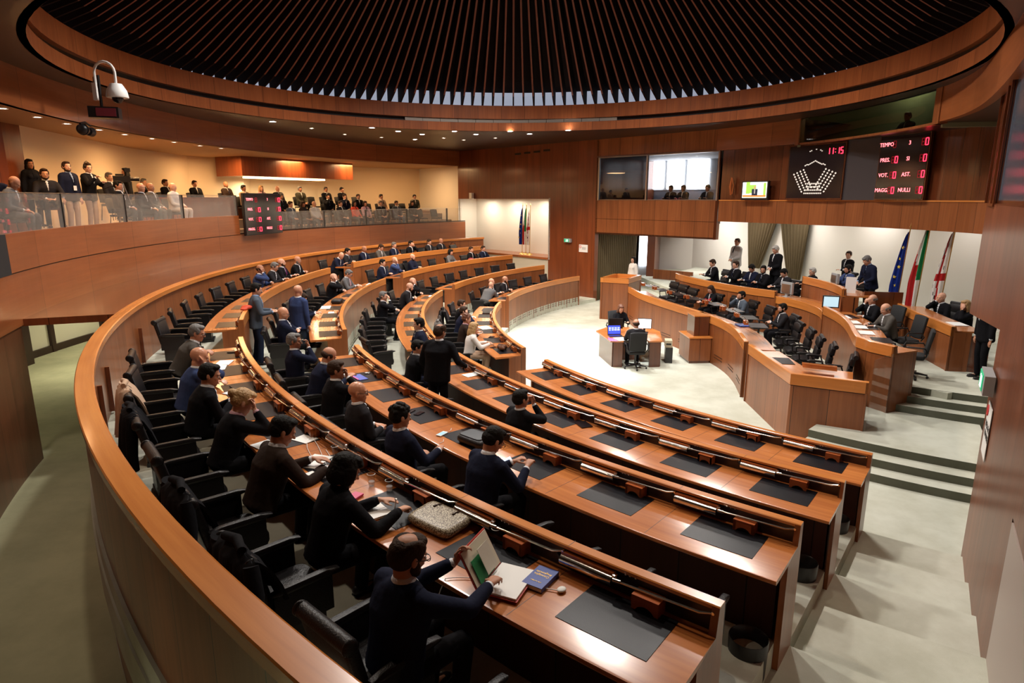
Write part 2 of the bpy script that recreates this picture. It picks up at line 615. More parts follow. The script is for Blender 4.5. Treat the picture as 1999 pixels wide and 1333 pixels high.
# seating tiers and aisle treads
ROWS = 'ABCD'
for i, k in enumerate(ROWS):
    r0 = RK[k] + 0.02
    r1 = RK['ABCDE'[i + 1]]
    annulus('floor', r0, r1 + 0.02, TH_FAR, TH_NEAR + 1.2, AISLE[k], M['carpet'], thick=AISLE[k] + 0.02 if k == 'A' else 0.4, n=70)
    half = AISLE[k] + (0.175 if k != 'A' else 0.17)
    annulus('floor', (r0 + r1) / 2, r1 + 0.02, WEDGE['front'][1] + 0.3, TH_NEAR + 1.2, half if k != 'D' else half, M['carpet'], 0.2, 8)
    for wn, (t0, t1) in WEDGE.items():
        annulus('floor', r0, r1 + 0.0, t0 + 0.15, t1 - 0.15, TIER[k], M['carpet'], thick=0.3, n=30)
    for a0, a1 in ((199.9, 204.8), (166.3, 171.6)):
        annulus('floor', (r0 + r1) / 2, r1 + 0.02, a0, a1, half, M['carpet'], 0.2, 6)
# steps up to the landing and the podium on the right
for j, (r0, r1, z) in enumerate(((11.33, 11.68, 0.14), (10.98, 11.33, 0.28), (9.0, 10.98, 0.42))):
    pass
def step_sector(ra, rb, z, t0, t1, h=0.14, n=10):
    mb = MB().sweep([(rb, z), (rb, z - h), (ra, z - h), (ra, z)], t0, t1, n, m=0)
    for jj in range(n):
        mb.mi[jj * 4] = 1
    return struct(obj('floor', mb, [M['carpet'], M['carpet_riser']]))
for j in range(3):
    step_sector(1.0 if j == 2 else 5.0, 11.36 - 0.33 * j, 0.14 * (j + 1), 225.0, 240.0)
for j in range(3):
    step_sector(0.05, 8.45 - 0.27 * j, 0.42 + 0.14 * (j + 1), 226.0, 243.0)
# government platform and podium platform
gov_plan = [(5.35, 24.3), (5.75, 21.9), (6.15, 19.3), (6.35, 17.4), (6.25, 15.8), (5.9, 14.0), (5.95, 11.7), (7.2, 11.0), (9.5, 12.0), (15.5, 14.0), (15.5, 36), (3.9, 34.0), (4.2, 26.5)]
struct(obj('floor', MB().prism(gov_plan, 0.0, 0.412), M['carpet']))
pod_plan = [(6.95, 24.6), (7.1, 22.8), (8.2, 20.4), (8.9, 18.3), (8.7, 16.7), (8.25, 14.8), (7.9, 12.9), (8.6, 12.0), (15.5, 14.0), (15.5, 36), (6.0, 34.0)]
struct(obj('floor', MB().prism(pod_plan, 0.40, 0.832), M['carpet']))
struct(obj('floor', MB().prism([(9.3, 21.0), (9.5, 17.0), (12.6, 17.2), (12.6, 21.6)], 0.82, 1.28), M['carpet']))
struct(obj('floor', MB().prism([(8.2, 26.6), (9.45, 22.6), (9.75, 21.05), (13, 21.05), (13.5, 27), (9.5, 33), (8.2, 31)], 0.82, 1.10), M['carpet']))

# ---- parapet wall behind the last row
pz = CAP['E']
mb = MB().sweep([(21.36, pz - 0.10), (21.36, 0.0), (21.45, 0.0), (21.45, pz - 0.10)], TH_FAR, 240, 110)
par = struct(obj('wall_parapet', mb, M['wood_panel']))
mb = MB().sweep([(21.30, pz - 0.10), (21.48, pz - 0.10), (21.485, pz - 0.01), (21.475, pz), (21.31, pz), (21.295, pz - 0.012)], TH_FAR, 240, 110)
struct(obj('trim_1', mb, M['wood_cap'], smooth=30))
mb = MB()
for t in (197.5, 206.0, 209.0, 213.5):
    mb.sweep([(21.30, 1.4), (21.36, 1.4), (21.36, 2.1), (21.30, 2.1)], t, t + 0.12, 1)
struct(obj('trim_2', mb, M['wood_wall']))

# ---- gallery front wall, slab under it, corridor
GZ = [(205.0, 4.0), (170.35, 4.0)]
mb = MB().sweep([(22.87, 3.34), (22.87, 2.45), (22.99, 2.45), (22.99, 3.34)], 133.0, 215, 90)
mb.sweep([(22.86, 4.0), (22.86, 3.355), (22.99, 3.355), (22.99, 4.0)], 170.35, 200.6, 40)
struct(obj('wall_gallery_front', mb, M['wood_h']))
mb = MB().sweep([(22.865, 3.345), (22.865, 3.335), (22.99, 3.335), (22.99, 3.345)], 170.35, 215, 50)
mb.sweep([(22.872, 3.40), (22.872, 3.355), (22.99, 3.355), (22.99, 3.40)], 133.0, 170.35, 50)
struct(obj('trim_3', mb, M['dark_trim']))
mb = MB().sweep([(22.86, 4.0), (22.86, 3.34), (22.99, 3.34), (22.99, 4.0)], 200.6, 215, 20)
struct(obj('wall_gallery_side', mb, M['black_matte']))
# lower corridor wall left of the opening
mb = MB().sweep([(22.90, 2.46), (22.90, 0.0), (23.1, 0.0), (23.1, 2.46)], 200.3, 222, 30)
struct(obj('wall_corridor', mb, wood('corridor_wood', (0.15, 0.045, 0.018), (0.10, 0.028, 0.010), False, 0.8, 0.35, 0.2)))
# slab
mb = MB().sweep([(21.47, 2.555), (21.47, 2.43), (22.9, 2.43), (22.9, 2.555)], 133.0, 200.2, 80, mcap=1)
struct(obj('ceiling_slab', mb, [M['wood_slab'], M['wood_wall']]))
# corridor outer wall: pale panels and dark frames
mb = MB().sweep([(27.1, 2.43), (27.1, 0.0), (27.2, 0.0), (27.2, 2.43)], 150, 215, 60)
struct(obj('wall_corridor', mb, plain('cream_panel', (0.66, 0.64, 0.50), 0.6)))
mb = MB()
for t, wd in ((173.3, 1.6), (179.3, 0.35), (182.2, 0.3)):
    mb.sweep([(27.0, 2.43), (27.0, 0), (27.09, 0), (27.09, 2.43)], t, t + wd, 4)
mb.sweep([(27.02, 0.22), (27.02, 0), (27.09, 0), (27.09, 0.22)], 160, 190, 20)
struct(obj('trim_4', mb, M['dark_trim']))
mb = MB().sweep([(26.6, 2.2), (26.6, 0.0), (26.68, 0.0), (26.68, 2.2)], 182.6, 184.6, 4)
struct(obj('door_1', mb, M['dark_trim']))
mb = MB().sweep([(22.95, 2.45), (22.95, 2.40), (31, 2.40), (31, 2.45)], 150, 200.3, 40)
struct(obj('ceiling_corridor', mb, M['plaster']))

# ---- gallery: floors, rear wall, ceiling
for (r0, r1, z, t0, t1) in ((22.95, 24.1, 3.10, 133, 170.3), (24.1, 24.95, 3.42, 133, 170.3), (24.95, 25.8, 3.75, 133, 170.3), (25.8, 33, 3.90, 133, 170.3), (22.95, 33, 3.68, 170.3, 215)):
    mb = MB().sweep([(r0, z), (r0, z - 0.35), (r1, z - 0.35), (r1, z)], t0, t1, 30)
    struct(obj('floor', mb, plain('gallery_carpet', (0.22, 0.15, 0.10), 0.9)))
mb = MB().wall([(-11.9, 16.1), (-13.4, 23.0), (-13.5, 27.4), (-12.3, 30.0)], 3.5, 6.3, -0.12)
struct(obj('wall_gallery_rear', mb, M['plaster_warm']))
mb = MB().wall([(-12.3, 30.0), (-12.6, 31.5), (-10.6, 35.6), (-5.6, 39.6)], 3.5, 6.3, -0.12)
struct(obj('wall_gallery_rear', mb, M['plaster_warm']))
mb = MB().wall([(-12.5, 8.0), (-11.8, 15.4), (-11.9, 16.1)], 3.5, 6.3, -0.14)
struct(obj('wall_gallery_rear', mb, M['wood_wall']))
mb = MB().wall([(-5.6, 39.6), (-2.86, 35.80)], 3.2, 6.3, -0.12)
struct(obj('wall_gallery_rear', mb, M['plaster']))
mb = MB().sweep([(23.3, 6.36), (23.3, 6.30), (34, 6.30), (34, 6.36)], 128, 215, 50)
struct(obj('ceiling_gallery', mb, plain('gallery_ceiling', (0.42, 0.25, 0.12), 0.7)))
# hanging wood box in the gallery
A_, B_ = Vector((-11.25, 27.4)), Vector((-8.1, 33.4))
mb = MB().wall([A_, B_], 5.5, 6.3, -1.6)
struct(obj('trim_5', mb, M['wood_wall']))
mb = MB().wall([Vector((-11.3, 28.4)), Vector((-9.3, 32.6))], 5.44, 5.49, -0.5)
g_lamp = obj('cove_light', mb, plain('cove_glow', (1.0, 0.72, 0.38), 0.5, emis=9.0))
tag(g_lamp, 'warm glowing strip light under the hanging wood box in the gallery', 'light')
# low wall behind which the rear gallery spectators sit
mb = MB().sweep([(25.75, 4.62), (25.75, 3.5), (25.83, 3.5), (25.83, 4.62)], 158.0, 172.5, 14)
struct(obj('wall_gallery_desk', mb, M['wood_wall']))
# upper soffit band
mb = MB().sweep([(23.28, 7.06), (23.28, 6.30), (23.42, 6.30), (23.42, 7.06)], 128, 222, 90)
struct(obj('wall_soffit', mb, M['wood_h']))

# ---- far radial wall with the flag niche
def rp(th, r):
    p = pt(r, th)
    return (p.x, p.y)
F0, F1, F2, F3 = rp(133, 23.45), rp(133, 16.57), rp(133, 13.7), rp(133, 7.8)
mb = MB().wall([F0, F1], 4.56, 7.06, -0.25)
mb.wall([F1, F2], 0.0, 7.06, -0.25)
struct(obj('wall_far', mb, M['wood_wall']))
nd = Vector((math.cos(rad(133 - 90)), math.sin(rad(133 - 90))))  # outward normal of the far wall
def fo(p, d):
    return (p[0] + nd.x * d, p[1] + nd.y * d)
mb = MB().wall([fo(F0, 1.3), fo(F1, 1.3)], 1.7, 4.6, -0.1)
mb.wall([fo(F1, 1.3), fo(F1, 0.0)], 1.7, 4.6, -0.1)
mb.wall([fo(F0, 0.0), fo(F0, 1.3)], 1.7, 4.6, -0.1)
struct(obj('wall_niche', mb, M['plaster']))
mb = MB().wall([F0, F1], 0.0, 1.72, -0.1)
struct(obj('wall_far', mb, plain('beige_panel', (0.55, 0.50, 0.41), 0.6)))
mb = MB().prism([fo(F0, -0.06), fo(F1, -0.06), fo(F1, 1.3), fo(F0, 1.3)], 1.70, 1.80)
struct(obj('trim_6', mb, M['wood_h']))
mb = MB().prism([fo(F0, 0.02), fo(F1, 0.02), fo(F1, 1.3), fo(F0, 1.3)], 4.56, 4.62)
struct(obj('ceiling_niche', mb, M['plaster']))
for f_ in (0.2, 0.5, 0.8):
    lamp('niche_light', 'AREA', (*fo((F0[0] + (F1[0] - F0[0]) * f_, F0[1] + (F1[1] - F0[1]) * f_), 0.45), 4.5), 42, (1.0, 0.88, 0.70), (0, 0, 0), 0.9)

mb = MB()
for r_, z_ in ((18.9, 6.70), (18.25, 6.72), (17.6, 6.74), (16.95, 6.77)):
    mb.wall([rp(133, r_), rp(133, r_ - 0.42)], z_ - 0.045, z_ + 0.045, 0.012)
struct(obj('trim_12', mb, M['black']))
# ---- booth over the curtain alcove
mb = MB().wall([F2, F3], 3.05, 3.70, -0.2)
mb.wall([F2, F3], 3.715, 4.52, -0.2)
mb.wall([F2, F3], 6.30, 7.06, -0.2)
mb.wall([F2, rp(133, 13.55)], 4.52, 6.3, -0.2)
struct(obj('wall_booth', mb, M['wood_panel']))
mb = MB().wall([fo(F2, 0.02), fo(F3, 0.02)], 3.70, 3.715, -0.1)
struct(obj('trim_7', mb, M['dark_trim']))
F3b = (F3[0] + 1.4, F3[1] + 4.3)
mb = MB().wall([F3, F3b], 3.05, 7.06, -0.1)
mb.wall([fo(F2, 4.2), fo(F2, 0.0)], 3.05, 7.06, -0.1)
struct(obj('wall_booth_side', mb, M['wood_panel_dark']))
mb = MB().prism([F2, F3, F3b, (7.2, 31.5), (8.6, 36.5), fo(F2, 7)], 3.05, 3.12)
struct(obj('ceiling_alcove', mb, M['ceiling_dark']))
struct(obj('floor', MB().prism([fo(F2, 0.25), fo(F3, 0.25), (F3b[0] - 0.15, F3b[1]), fo(F2, 4.1)], 3.64, 3.74), M['dark_trim']))
mb = MB().prism([F2, F3, fo(F3, 4.2), fo(F2, 4.2)], 6.30, 6.36)
struct(obj('ceiling_booth', mb, plain('booth_ceiling', (0.3, 0.3, 0.32), 0.7)))
def on_back(px_xy, off=4.12):
    # meeting of a plan direction with the booth rear wall
    A, B = Vector(fo(rp(133, 14.2), off)), Vector(fo(rp(133, 5.2), off))
    d = B - A
    s = (px_xy * A.y - A.x) / (d.x - px_xy * d.y)
    return A + d * s
W_a, W_b = fo(rp(133, 14.2), 4.2), on_back(0.316, 4.2)
mb = MB().wall([W_a, W_b], 3.1, 6.4, -0.1)
struct(obj('wall_booth_rear', mb, plain('booth_rear', (0.20, 0.21, 0.25), 0.7)))
# booth glazing: dark left half, clear right half
mb = MB().wall([rp(133, 13.55), rp(133, 11.1)], 4.53, 6.28, -0.015)
fr = MB().wall([rp(133, 13.60), rp(133, 7.8)], 4.50, 4.54, -0.08)
fr.wall([rp(133, 13.60), rp(133, 7.8)], 6.27, 6.31, -0.08)
for r in (13.55, 11.05, 7.86):
    c = pt(r, 133, 5.4)
    fr.box(c, (0.06, 0.10, 1.8), rad(133))
wb = struct(obj('window_1', fr, M['steel']))
obj('pane', mb, M['glass_dark'], wb)
mb = MB().wall([rp(133, 11.02), rp(133, 7.9)], 4.53, 6.28, -0.015)
obj('pane', mb, M['glass_clear'], wb)
# bright outside windows seen through the booth
fr = MB()
pn = MB()
for k0, k1 in ((0.2095, 0.2310), (0.2365, 0.2615), (0.2670, 0.2995)):
    a, b = on_back(k0), on_back(k1)
    pn.wall([a, b], 5.02, 6.85, 0.02)
wo = struct(obj('window_2', fr.wall([on_back(0.206, 4.16), on_back(0.312, 4.16)], 4.96, 6.3, -0.02), M['grey_plastic']))
obj('pane', pn, M['daylight'], wo)

# ---- alcove: rear curtain wall, wood post, daylight strip, podium rear walls
K_ = Vector((9.6, 34.0))
S1 = K_ + Vector((-0.68, 0.73)) * 2.2
P1_ = Vector((6.75, 31.6))
mb = MB().wall([(S1.x, S1.y), (K_.x, K_.y), (14.6, 15.4), (15.6, 11.0)], 0.4, 4.4, -0.1)
struct(obj('wall_podium_rear', mb, M['plaster']))
mb = MB().wall([(6.62, 31.35), (6.98, 31.25), (8.3, 35.8)], 0.0, 3.1, -0.06)
struct(obj('wall_post', mb, M['wood_wall']))
mb = MB().wall([(3.4, 29.2), (3.9, 30.9), (5.6, 33.2), (8.3, 35.6)], 0.0, 3.1, -0.06)
struct(obj('wall_alcove', mb, M['dark_trim']))
mb = MB().box((6.52, 31.75, 2.18), (0.36, 0.04, 1.75), 0.1)
w3 = struct(obj('window_3', MB().box((6.53, 31.85, 1.75), (0.46, 0.04, 2.7), 0.1), M['grey_plastic']))
obj('pane', mb, M['daylight'], w3)
mb = MB().prism([(6.9, 31.4), (8.0, 25.0), (13, 17), (16.5, 10), (17, 36), (8, 37)], 4.3, 4.4)
struct(obj('ceiling_podium', mb, M['plaster']))

# ---- podium upper wall (fascia with the display boards)
W2 = [(7.72, 24.26), (8.6, 22.9), (9.7, 21.0), (10.45, 19.7), (11.0, 18.4), (11.3, 16.9), (11.38, 15.5), (11.0, 13.9), (10.1, 12.9), (9.2, 12.45)]
def smooth_poly(P, it=2):
    for _ in range(it):
        Q = [P[0]]
        for a, b in zip(P[:-1], P[1:]):
            Q += [(a[0] * .75 + b[0] * .25, a[1] * .75 + b[1] * .25), (a[0] * .25 + b[0] * .75, a[1] * .25 + b[1] * .75)]
        Q.append(P[-1])
        P = Q
    return P
W2s = smooth_poly(W2)
def clip_poly(P, k0, k1):
    """part of plan polyline between directions x=k*y seen from the camera foot"""
    out = []
    for a, b in zip(P[:-1], P[1:]):
        ka, kb = a[0] / a[1], b[0] / b[1]
        if kb < k0 or ka > k1:
            continue
        def at_(k):
            s = (k * a[1] - a[0]) / ((b[0] - a[0]) - k * (b[1] - a[1]))
            return (a[0] + (b[0] - a[0]) * s, a[1] + (b[1] - a[1]) * s)
        p = at_(k0) if ka < k0 else a
        q = at_(k1) if kb > k1 else b
        if not out:
            out.append(p)
        out.append(q)
    return out
mb = MB().wall(W2s, 3.74, 4.50, -0.12)
struct(obj('wall_podium_front', mb, M['wood_panel']))
mb = MB().wall([(p[0] + 0.05, p[1] + 0.03) for p in W2s], 4.52, 6.31, -0.12)
struct(obj('wall_podium_front', mb, M['wood_panel_dark']))  # darker wood carries the shade under the soffit overhang
mb = MB().wall([(p[0] - 0.02, p[1] - 0.01) for p in W2s], 4.49, 4.53, -0.14)
struct(obj('trim_8', mb, M['wood_cap']))
W1 = [(7.55, 24.45), (8.5, 22.9), (9.25, 21.3), (9.7, 19.8), (9.95, 18.0), (9.95, 15.9), (9.55, 14.2), (8.85, 12.6), (7.4, 10.1), (6.2, 8.2)]
W1s = smooth_poly(W1)
lo, mid, hi = clip_poly(W1s, 0.1, 0.4330), clip_poly(W1s, 0.4330, 0.630), clip_poly(W1s, 0.630, 9)
mb = MB().wall(lo, 6.30, 7.06, -0.15)
mb.wall(hi, 6.30, 7.06, -0.15)
struct(obj('wall_podium_soffit', mb, M['wood_h']))
mb = MB()
for seg in (clip_poly(W1s, 0.4265, 0.4330), clip_poly(W1s, 0.630, 0.639)):
    mb.wall([(p[0] - 0.03, p[1] - 0.02) for p in seg], 6.26, 7.06, -0.2)
mb.wall(clip_poly(W1s, 0.4265, 0.639), 6.26, 6.32, -0.15)
w4 = struct(obj('window_4', mb, M['wood_panel']))
obj('pane', MB().wall(mid, 6.32, 7.06, -0.02), M['glass_smoke'], w4, 60)
# dim room behind that window
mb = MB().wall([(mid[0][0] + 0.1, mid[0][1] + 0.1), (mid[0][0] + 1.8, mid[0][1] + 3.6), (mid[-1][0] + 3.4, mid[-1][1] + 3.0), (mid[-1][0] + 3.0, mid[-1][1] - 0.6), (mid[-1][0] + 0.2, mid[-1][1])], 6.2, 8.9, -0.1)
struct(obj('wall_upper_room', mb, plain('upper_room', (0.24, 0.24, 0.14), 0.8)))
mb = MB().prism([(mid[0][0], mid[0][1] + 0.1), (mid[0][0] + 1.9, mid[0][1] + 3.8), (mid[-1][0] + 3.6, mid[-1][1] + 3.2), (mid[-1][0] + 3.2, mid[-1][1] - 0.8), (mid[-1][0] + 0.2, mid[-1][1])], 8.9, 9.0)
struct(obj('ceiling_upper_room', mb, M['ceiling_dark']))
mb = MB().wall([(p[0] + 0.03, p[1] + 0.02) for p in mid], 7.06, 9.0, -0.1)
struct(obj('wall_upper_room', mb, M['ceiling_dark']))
struct(obj('floor', MB().prism([(10.2, 21.6), (11.25, 19.7), (11.75, 17.7), (13.2, 17.6), (13.6, 20.6), (11.3, 24.3)], 5.70, 5.75), M['dark_trim']))
lamp('upper_room_light', 'POINT', (12.3, 20.8, 8.2), 110, (0.9, 0.95, 0.6), size=0.2)  # unseen light added so the room shows through the window
# soffit between the band and the fascia
mb = MB()
n_ = min(len(W1s), len(W2s))
b0 = len(mb.v)
for i in range(n_):
    a = W1s[int(i * (len(W1s) - 7) / (n_ - 1))]
    b = W2s[i]
    mb.v += [(a[0], a[1], 6.305), (b[0] + .1, b[1] + .1, 6.305)]
for i in range(n_ - 1):
    mb.face([2 * i, 2 * i + 1, 2 * i + 3, 2 * i + 2], [(0, 0)] * 4)
struct(obj('ceiling_soffit', mb, M['ceiling_dark']))

# ---- near radial wall (right) in glossy wood
N0, N1 = rp(TH_NEAR, 13.35), rp(TH_NEAR, 24.0)
nn = Vector((math.cos(rad(TH_NEAR + 90)), math.sin(rad(TH_NEAR + 90))))
def no(p, d):
    return (p[0] + nn.x * d, p[1] + nn.y * d)
mb = MB().wall([rp(TH_NEAR, 16.5), N0], 0.0, 3.05, 0.3)
mb.wall([rp(TH_NEAR, 24.0), rp(TH_NEAR, 16.5)], 2.02, 3.05, 0.3)
mb.wall([rp(TH_NEAR, 24.0), N0, rp(TH_NEAR, 8.0)], [3.05, 3.05, 2.45], 4.50, 0.3)
nw = struct(obj('wall_near', mb, M['wood_gloss']))
mb = MB().wall([rp(TH_NEAR, 24.0), rp(TH_NEAR, 16.5)], 0.0, 1.98, 0.2)
struct(obj('wall_near', mb, plain('pale_panel', (0.46, 0.38, 0.34), 0.4)))
mb = MB().wall([no(rp(TH_NEAR, 24.0), 0.03), no(rp(TH_NEAR, 16.45), 0.03)], 1.96, 2.04, 0.3)
struct(obj('trim_9', mb, M['wood_box']))
# its upper window
fr = MB().wall([rp(TH_NEAR, 24), rp(TH_NEAR, 8.3)], 4.48, 4.55, 0.2)
for r in (8.35, 9.6, 10.2):
    fr.box(pt(r, TH_NEAR, 5.5), (0.10, 0.12, 2.0), rad(TH_NEAR))
fr.box(pt(9.0, TH_NEAR, 5.5), (1.3, 0.05, 2.1), rad(TH_NEAR))
w5 = struct(obj('window_5', fr, M['wood_panel_dark']))
obj('pane', MB().wall([rp(TH_NEAR, 24), rp(TH_NEAR, 10.2)], 4.55, 6.4, 0.02), plain('blue_pane', (0.10, 0.13, 0.17), 0.15), w5)
mb = MB().wall([rp(TH_NEAR, 24), rp(TH_NEAR, 8.0)], 6.3, 7.06, 0.2)
struct(obj('wall_near', mb, M['wood_h']))

# ---- flat ceiling with the dome opening
def CEIL_R(a):
    # the ceiling stops at the wall above the podium where the upper room looks in
    best = 40.0
    for p in mid:
        da = abs((math.atan2(p[1] - DY, p[0] - DX) - a + PI) % (2 * PI) - PI)
        if da < 0.06:
            best = min(best, math.hypot(p[0] - DX, p[1] - DY) + 0.05)
    return best
mb = MB()
b = 0
n = 96
for i in range(n):
    a = 2 * PI * i / n
    mb.v.append((DX + DR * math.cos(a), DY + DR * math.sin(a), ZC))
    mb.v.append((DX + CEIL_R(a) * math.cos(a), DY + CEIL_R(a) * math.sin(a), ZC))
for i in range(n):
    j = (i + 1) % n
    mb.face([2 * i, 2 * j, 2 * j + 1, 2 * i + 1], [(0, 0)] * 4)
struct(obj('ceiling', mb, M['ceiling_dark']))
# closing walls far out so that nothing leaks in
mb = MB().sweep([(33.5, 9.0), (33.5, -0.5), (33.8, -0.5), (33.8, 9.0)], 0, 360, 90, caps=False)
struct(obj('wall_outer', mb, M['ceiling_dark']))
# dome ring, slot and vents
dc = (DX, DY)
mb = MB().sweep([(DR, 7.36), (DR, ZC), (DR + 0.12, ZC), (DR + 0.12, 7.36)], 0, 360, 128, cen=dc, caps=False)
mb.sweep([(DR, 7.97), (DR, 7.50), (DR + 0.2, 7.50), (DR + 0.2, 7.97)], 0, 360, 128, cen=dc, caps=False)
ring = struct(obj('wall_dome_ring', mb, M['wood_band']))
mb = MB().sweep([(DR + 0.14, 7.52), (DR + 0.14, 7.34), (DR + 0.24, 7.34), (DR + 0.24, 7.52)], 0, 360, 128, cen=dc, caps=False)
struct(obj('trim_10', mb, M['black']))
for i in range(12):
    t = 66 + i * 4.1
    mb = MB().sweep([(DR + 0.06, 7.49), (DR + 0.06, 7.37), (DR + 0.12, 7.37), (DR + 0.12, 7.49)], t, t + 4.0, 4, cen=dc)
    tag(obj('ceiling_vent', mb, M['grille']), 'metal air vent in the slot of the dome ring', 'vent', 'air vents along the dome ring slot')['label'] = 'metal air vent in the dome ring slot, ' + ['first', 'second', 'third', 'fourth', 'fifth', 'sixth', 'seventh', 'eighth', 'ninth', 'tenth', 'eleventh', 'twelfth'][i] + ' from the right'
# clerestory and dark shell
mb = MB().sweep([(9.64, 7.95), (9.62, 8.50)], 0, 360, 128, cen=dc, closed=False)
struct(obj('window_6', mb, M['clerestory']))
PR = [(9.24, 7.97), (8.72, 8.22), (8.20, 8.56), (7.60, 8.98), (6.85, 9.50), (6.05, 10.08), (5.2, 10.72), (4.2, 11.38), (2.8, 12.05), (1.2, 12.4)]
PO_ = [(9.50, 7.97), (9.50, 8.50), (9.00, 8.78), (8.10, 9.40), (7.25, 9.98), (6.40, 10.58), (5.50, 11.22), (4.45, 11.88), (2.95, 12.55), (1.2, 12.9)]
sh = [(9.62, 8.48)] + [(r + 0.02, z + 0.02) for r, z in PO_[1:]] + [(0.02, 13.0)]
mb = MB().sweep(sh, 0, 360, 128, cen=dc, closed=False)
dome = struct(obj('ceiling_dome', mb, M['dome_dark']))
# ribs
rb = MB()
k = len(PR)
for sgn in (-1, 1):
    for r, z in PR:
        rb.v.append((r, sgn * 0.028, z))
    for r, z in PO_:
        rb.v.append((r, sgn * 0.028, z))
n2 = 2 * k
for i in range(k - 1):
    for s0 in (0, n2):
        rb.face([s0 + i, s0 + i + 1, s0 + k + i + 1, s0 + k + i], [(0, 0)] * 4, 0)
    rb.face([i, i + 1, n2 + i + 1, n2 + i], [(0, 0)] * 4, 1)  # inner edge coloured lighter as if lit, rib sides left near black
    if i == 0:
        rb.mi[-1] = 0
rib_me = rb.mesh('dome_rib', [M['dome_dark'], M['rib_wood']])
NR = 152
near_back = []
vis = []
for i in range(NR):
    a = 2 * PI * i / NR
    d = abs(((math.degrees(a) - 90 + 180) % 360) - 180)
    (vis if d < 118 else near_back).append((d, a))
vis.sort()
for d, a in vis[:100]:
    o = bpy.data.objects.new('dome_rib', rib_me)
    COL.objects.link(o)
    o.parent = dome
    o.location = (DX, DY, 0)
    o.rotation_euler = (0, 0, a)
rest = MB()
for d, a in near_back:
    R = Matrix.Rotation(a, 3, 'Z')
    b = len(rest.v)
    rest.v += [tuple(R @ Vector(v) + Vector((DX, DY, 0))) for v in rb.v]
    for f in rb.f:
        rest.face([b + i for i in f], [(0, 0)] * len(f))
o = obj('dome_rib', rest, M['rib_wood'], dome)
o['kind'] = 'stuff'
# ============================================================ BENCHES
SEATN = dict(A=6, B=7, C=8, D=9)
SEAT = {}


def seat_box_mesh():
    """small wooden speaker box with an arched mouth, faces +Y, origin at its base"""
    mb = MB()
    w, d, h = 0.18, 0.10, 0.10
    mb.box((0, 0, h - 0.008), (w, d, 0.016))
    mb.box((-w / 2 + 0.012, 0, h / 2 - 0.005), (0.024, d, h - 0.012))
    mb.box((w / 2 - 0.012, 0, h / 2 - 0.005), (0.024, d, h - 0.012))
    # face with arch
    n = 8
    b = len(mb.v)
    aw, ah = w / 2 - 0.03, 0.042
    for i in range(n + 1):
        x = -w / 2 + w * i / n
        xx = max(-1, min(1, x / aw)) if abs(x) < aw else 1
        za = ah * math.sqrt(max(0, 1 - (x / aw) ** 2)) if abs(x) < aw else 0
        mb.v += [(x, d / 2, za), (x, d / 2, h - 0.01)]
    for i in range(n):
        mb.face([b + 2 * i, b + 2 * i + 2, b + 2 * i + 3, b + 2 * i + 1], [(i * .02, 0), (i * .02 + .02, 0), (i * .02 + .02, .08), (i * .02, .08)])
    mb.box((0, d / 2 - 0.03, 0.03), (w - 0.05, 0.01, 0.06), None, 1)
    return mb.mesh('speaker_box', [M['wood_box'], M['black']])


BOX_ME = seat_box_mesh()


def lamp_mesh():
    mb = MB()
    mb.tube([(-0.20, 0, 0.048), (0.20, 0, 0.048)], 0.036, 14, 0)
    mb.box((0, -0.015, 0.085), (0.41, 0.035, 0.03), None, 1)
    mb.tube([(0.20, 0, 0.05), (0.235, -0.01, 0.075)], 0.02, 8, 2)
    return mb.mesh('desk_lamp', [M['chrome'], M['wood_box'], M['black']], 40)


LAMP_ME = lamp_mesh()


def mic_mesh():
    mb = MB()
    mb.tube([(-0.30, 0, 0.10), (-0.23, 0.03, 0.092), (0.30, 0.035, 0.075)], 0.0085, 8, 0)
    mb.tube([(0.28, 0.035, 0.076), (0.335, 0.037, 0.074)], 0.015, 10, 0)
    mb.lathe([(0.0, -0.02), (0.017, -0.018), (0.02, 0.0), (0.017, 0.018), (0.0, 0.02)], (0.335, 0.012, 0.082), 10, 0)
    mb.tube([(0.335, -0.02, 0.082), (0.335, 0.02, 0.082)], 0.010, 8, 0)
    mb.tube([(-0.30, -0.02, 0.10), (-0.30, 0.01, 0.10)], 0.010, 8, 0)
    for x in (0.20, 0.24, 0.27):
        mb.ell((x, -0.01, 0.115), (0.008, 0.008, 0.008), None, 8, 5, 0)
    mb.box((0.05, -0.002, 0.02), (0.05, 0.012, 0.008), None, 1)
    return mb.mesh('microphone_arm', [M['chrome'], M['white']], 40)


MIC_ME = mic_mesh()


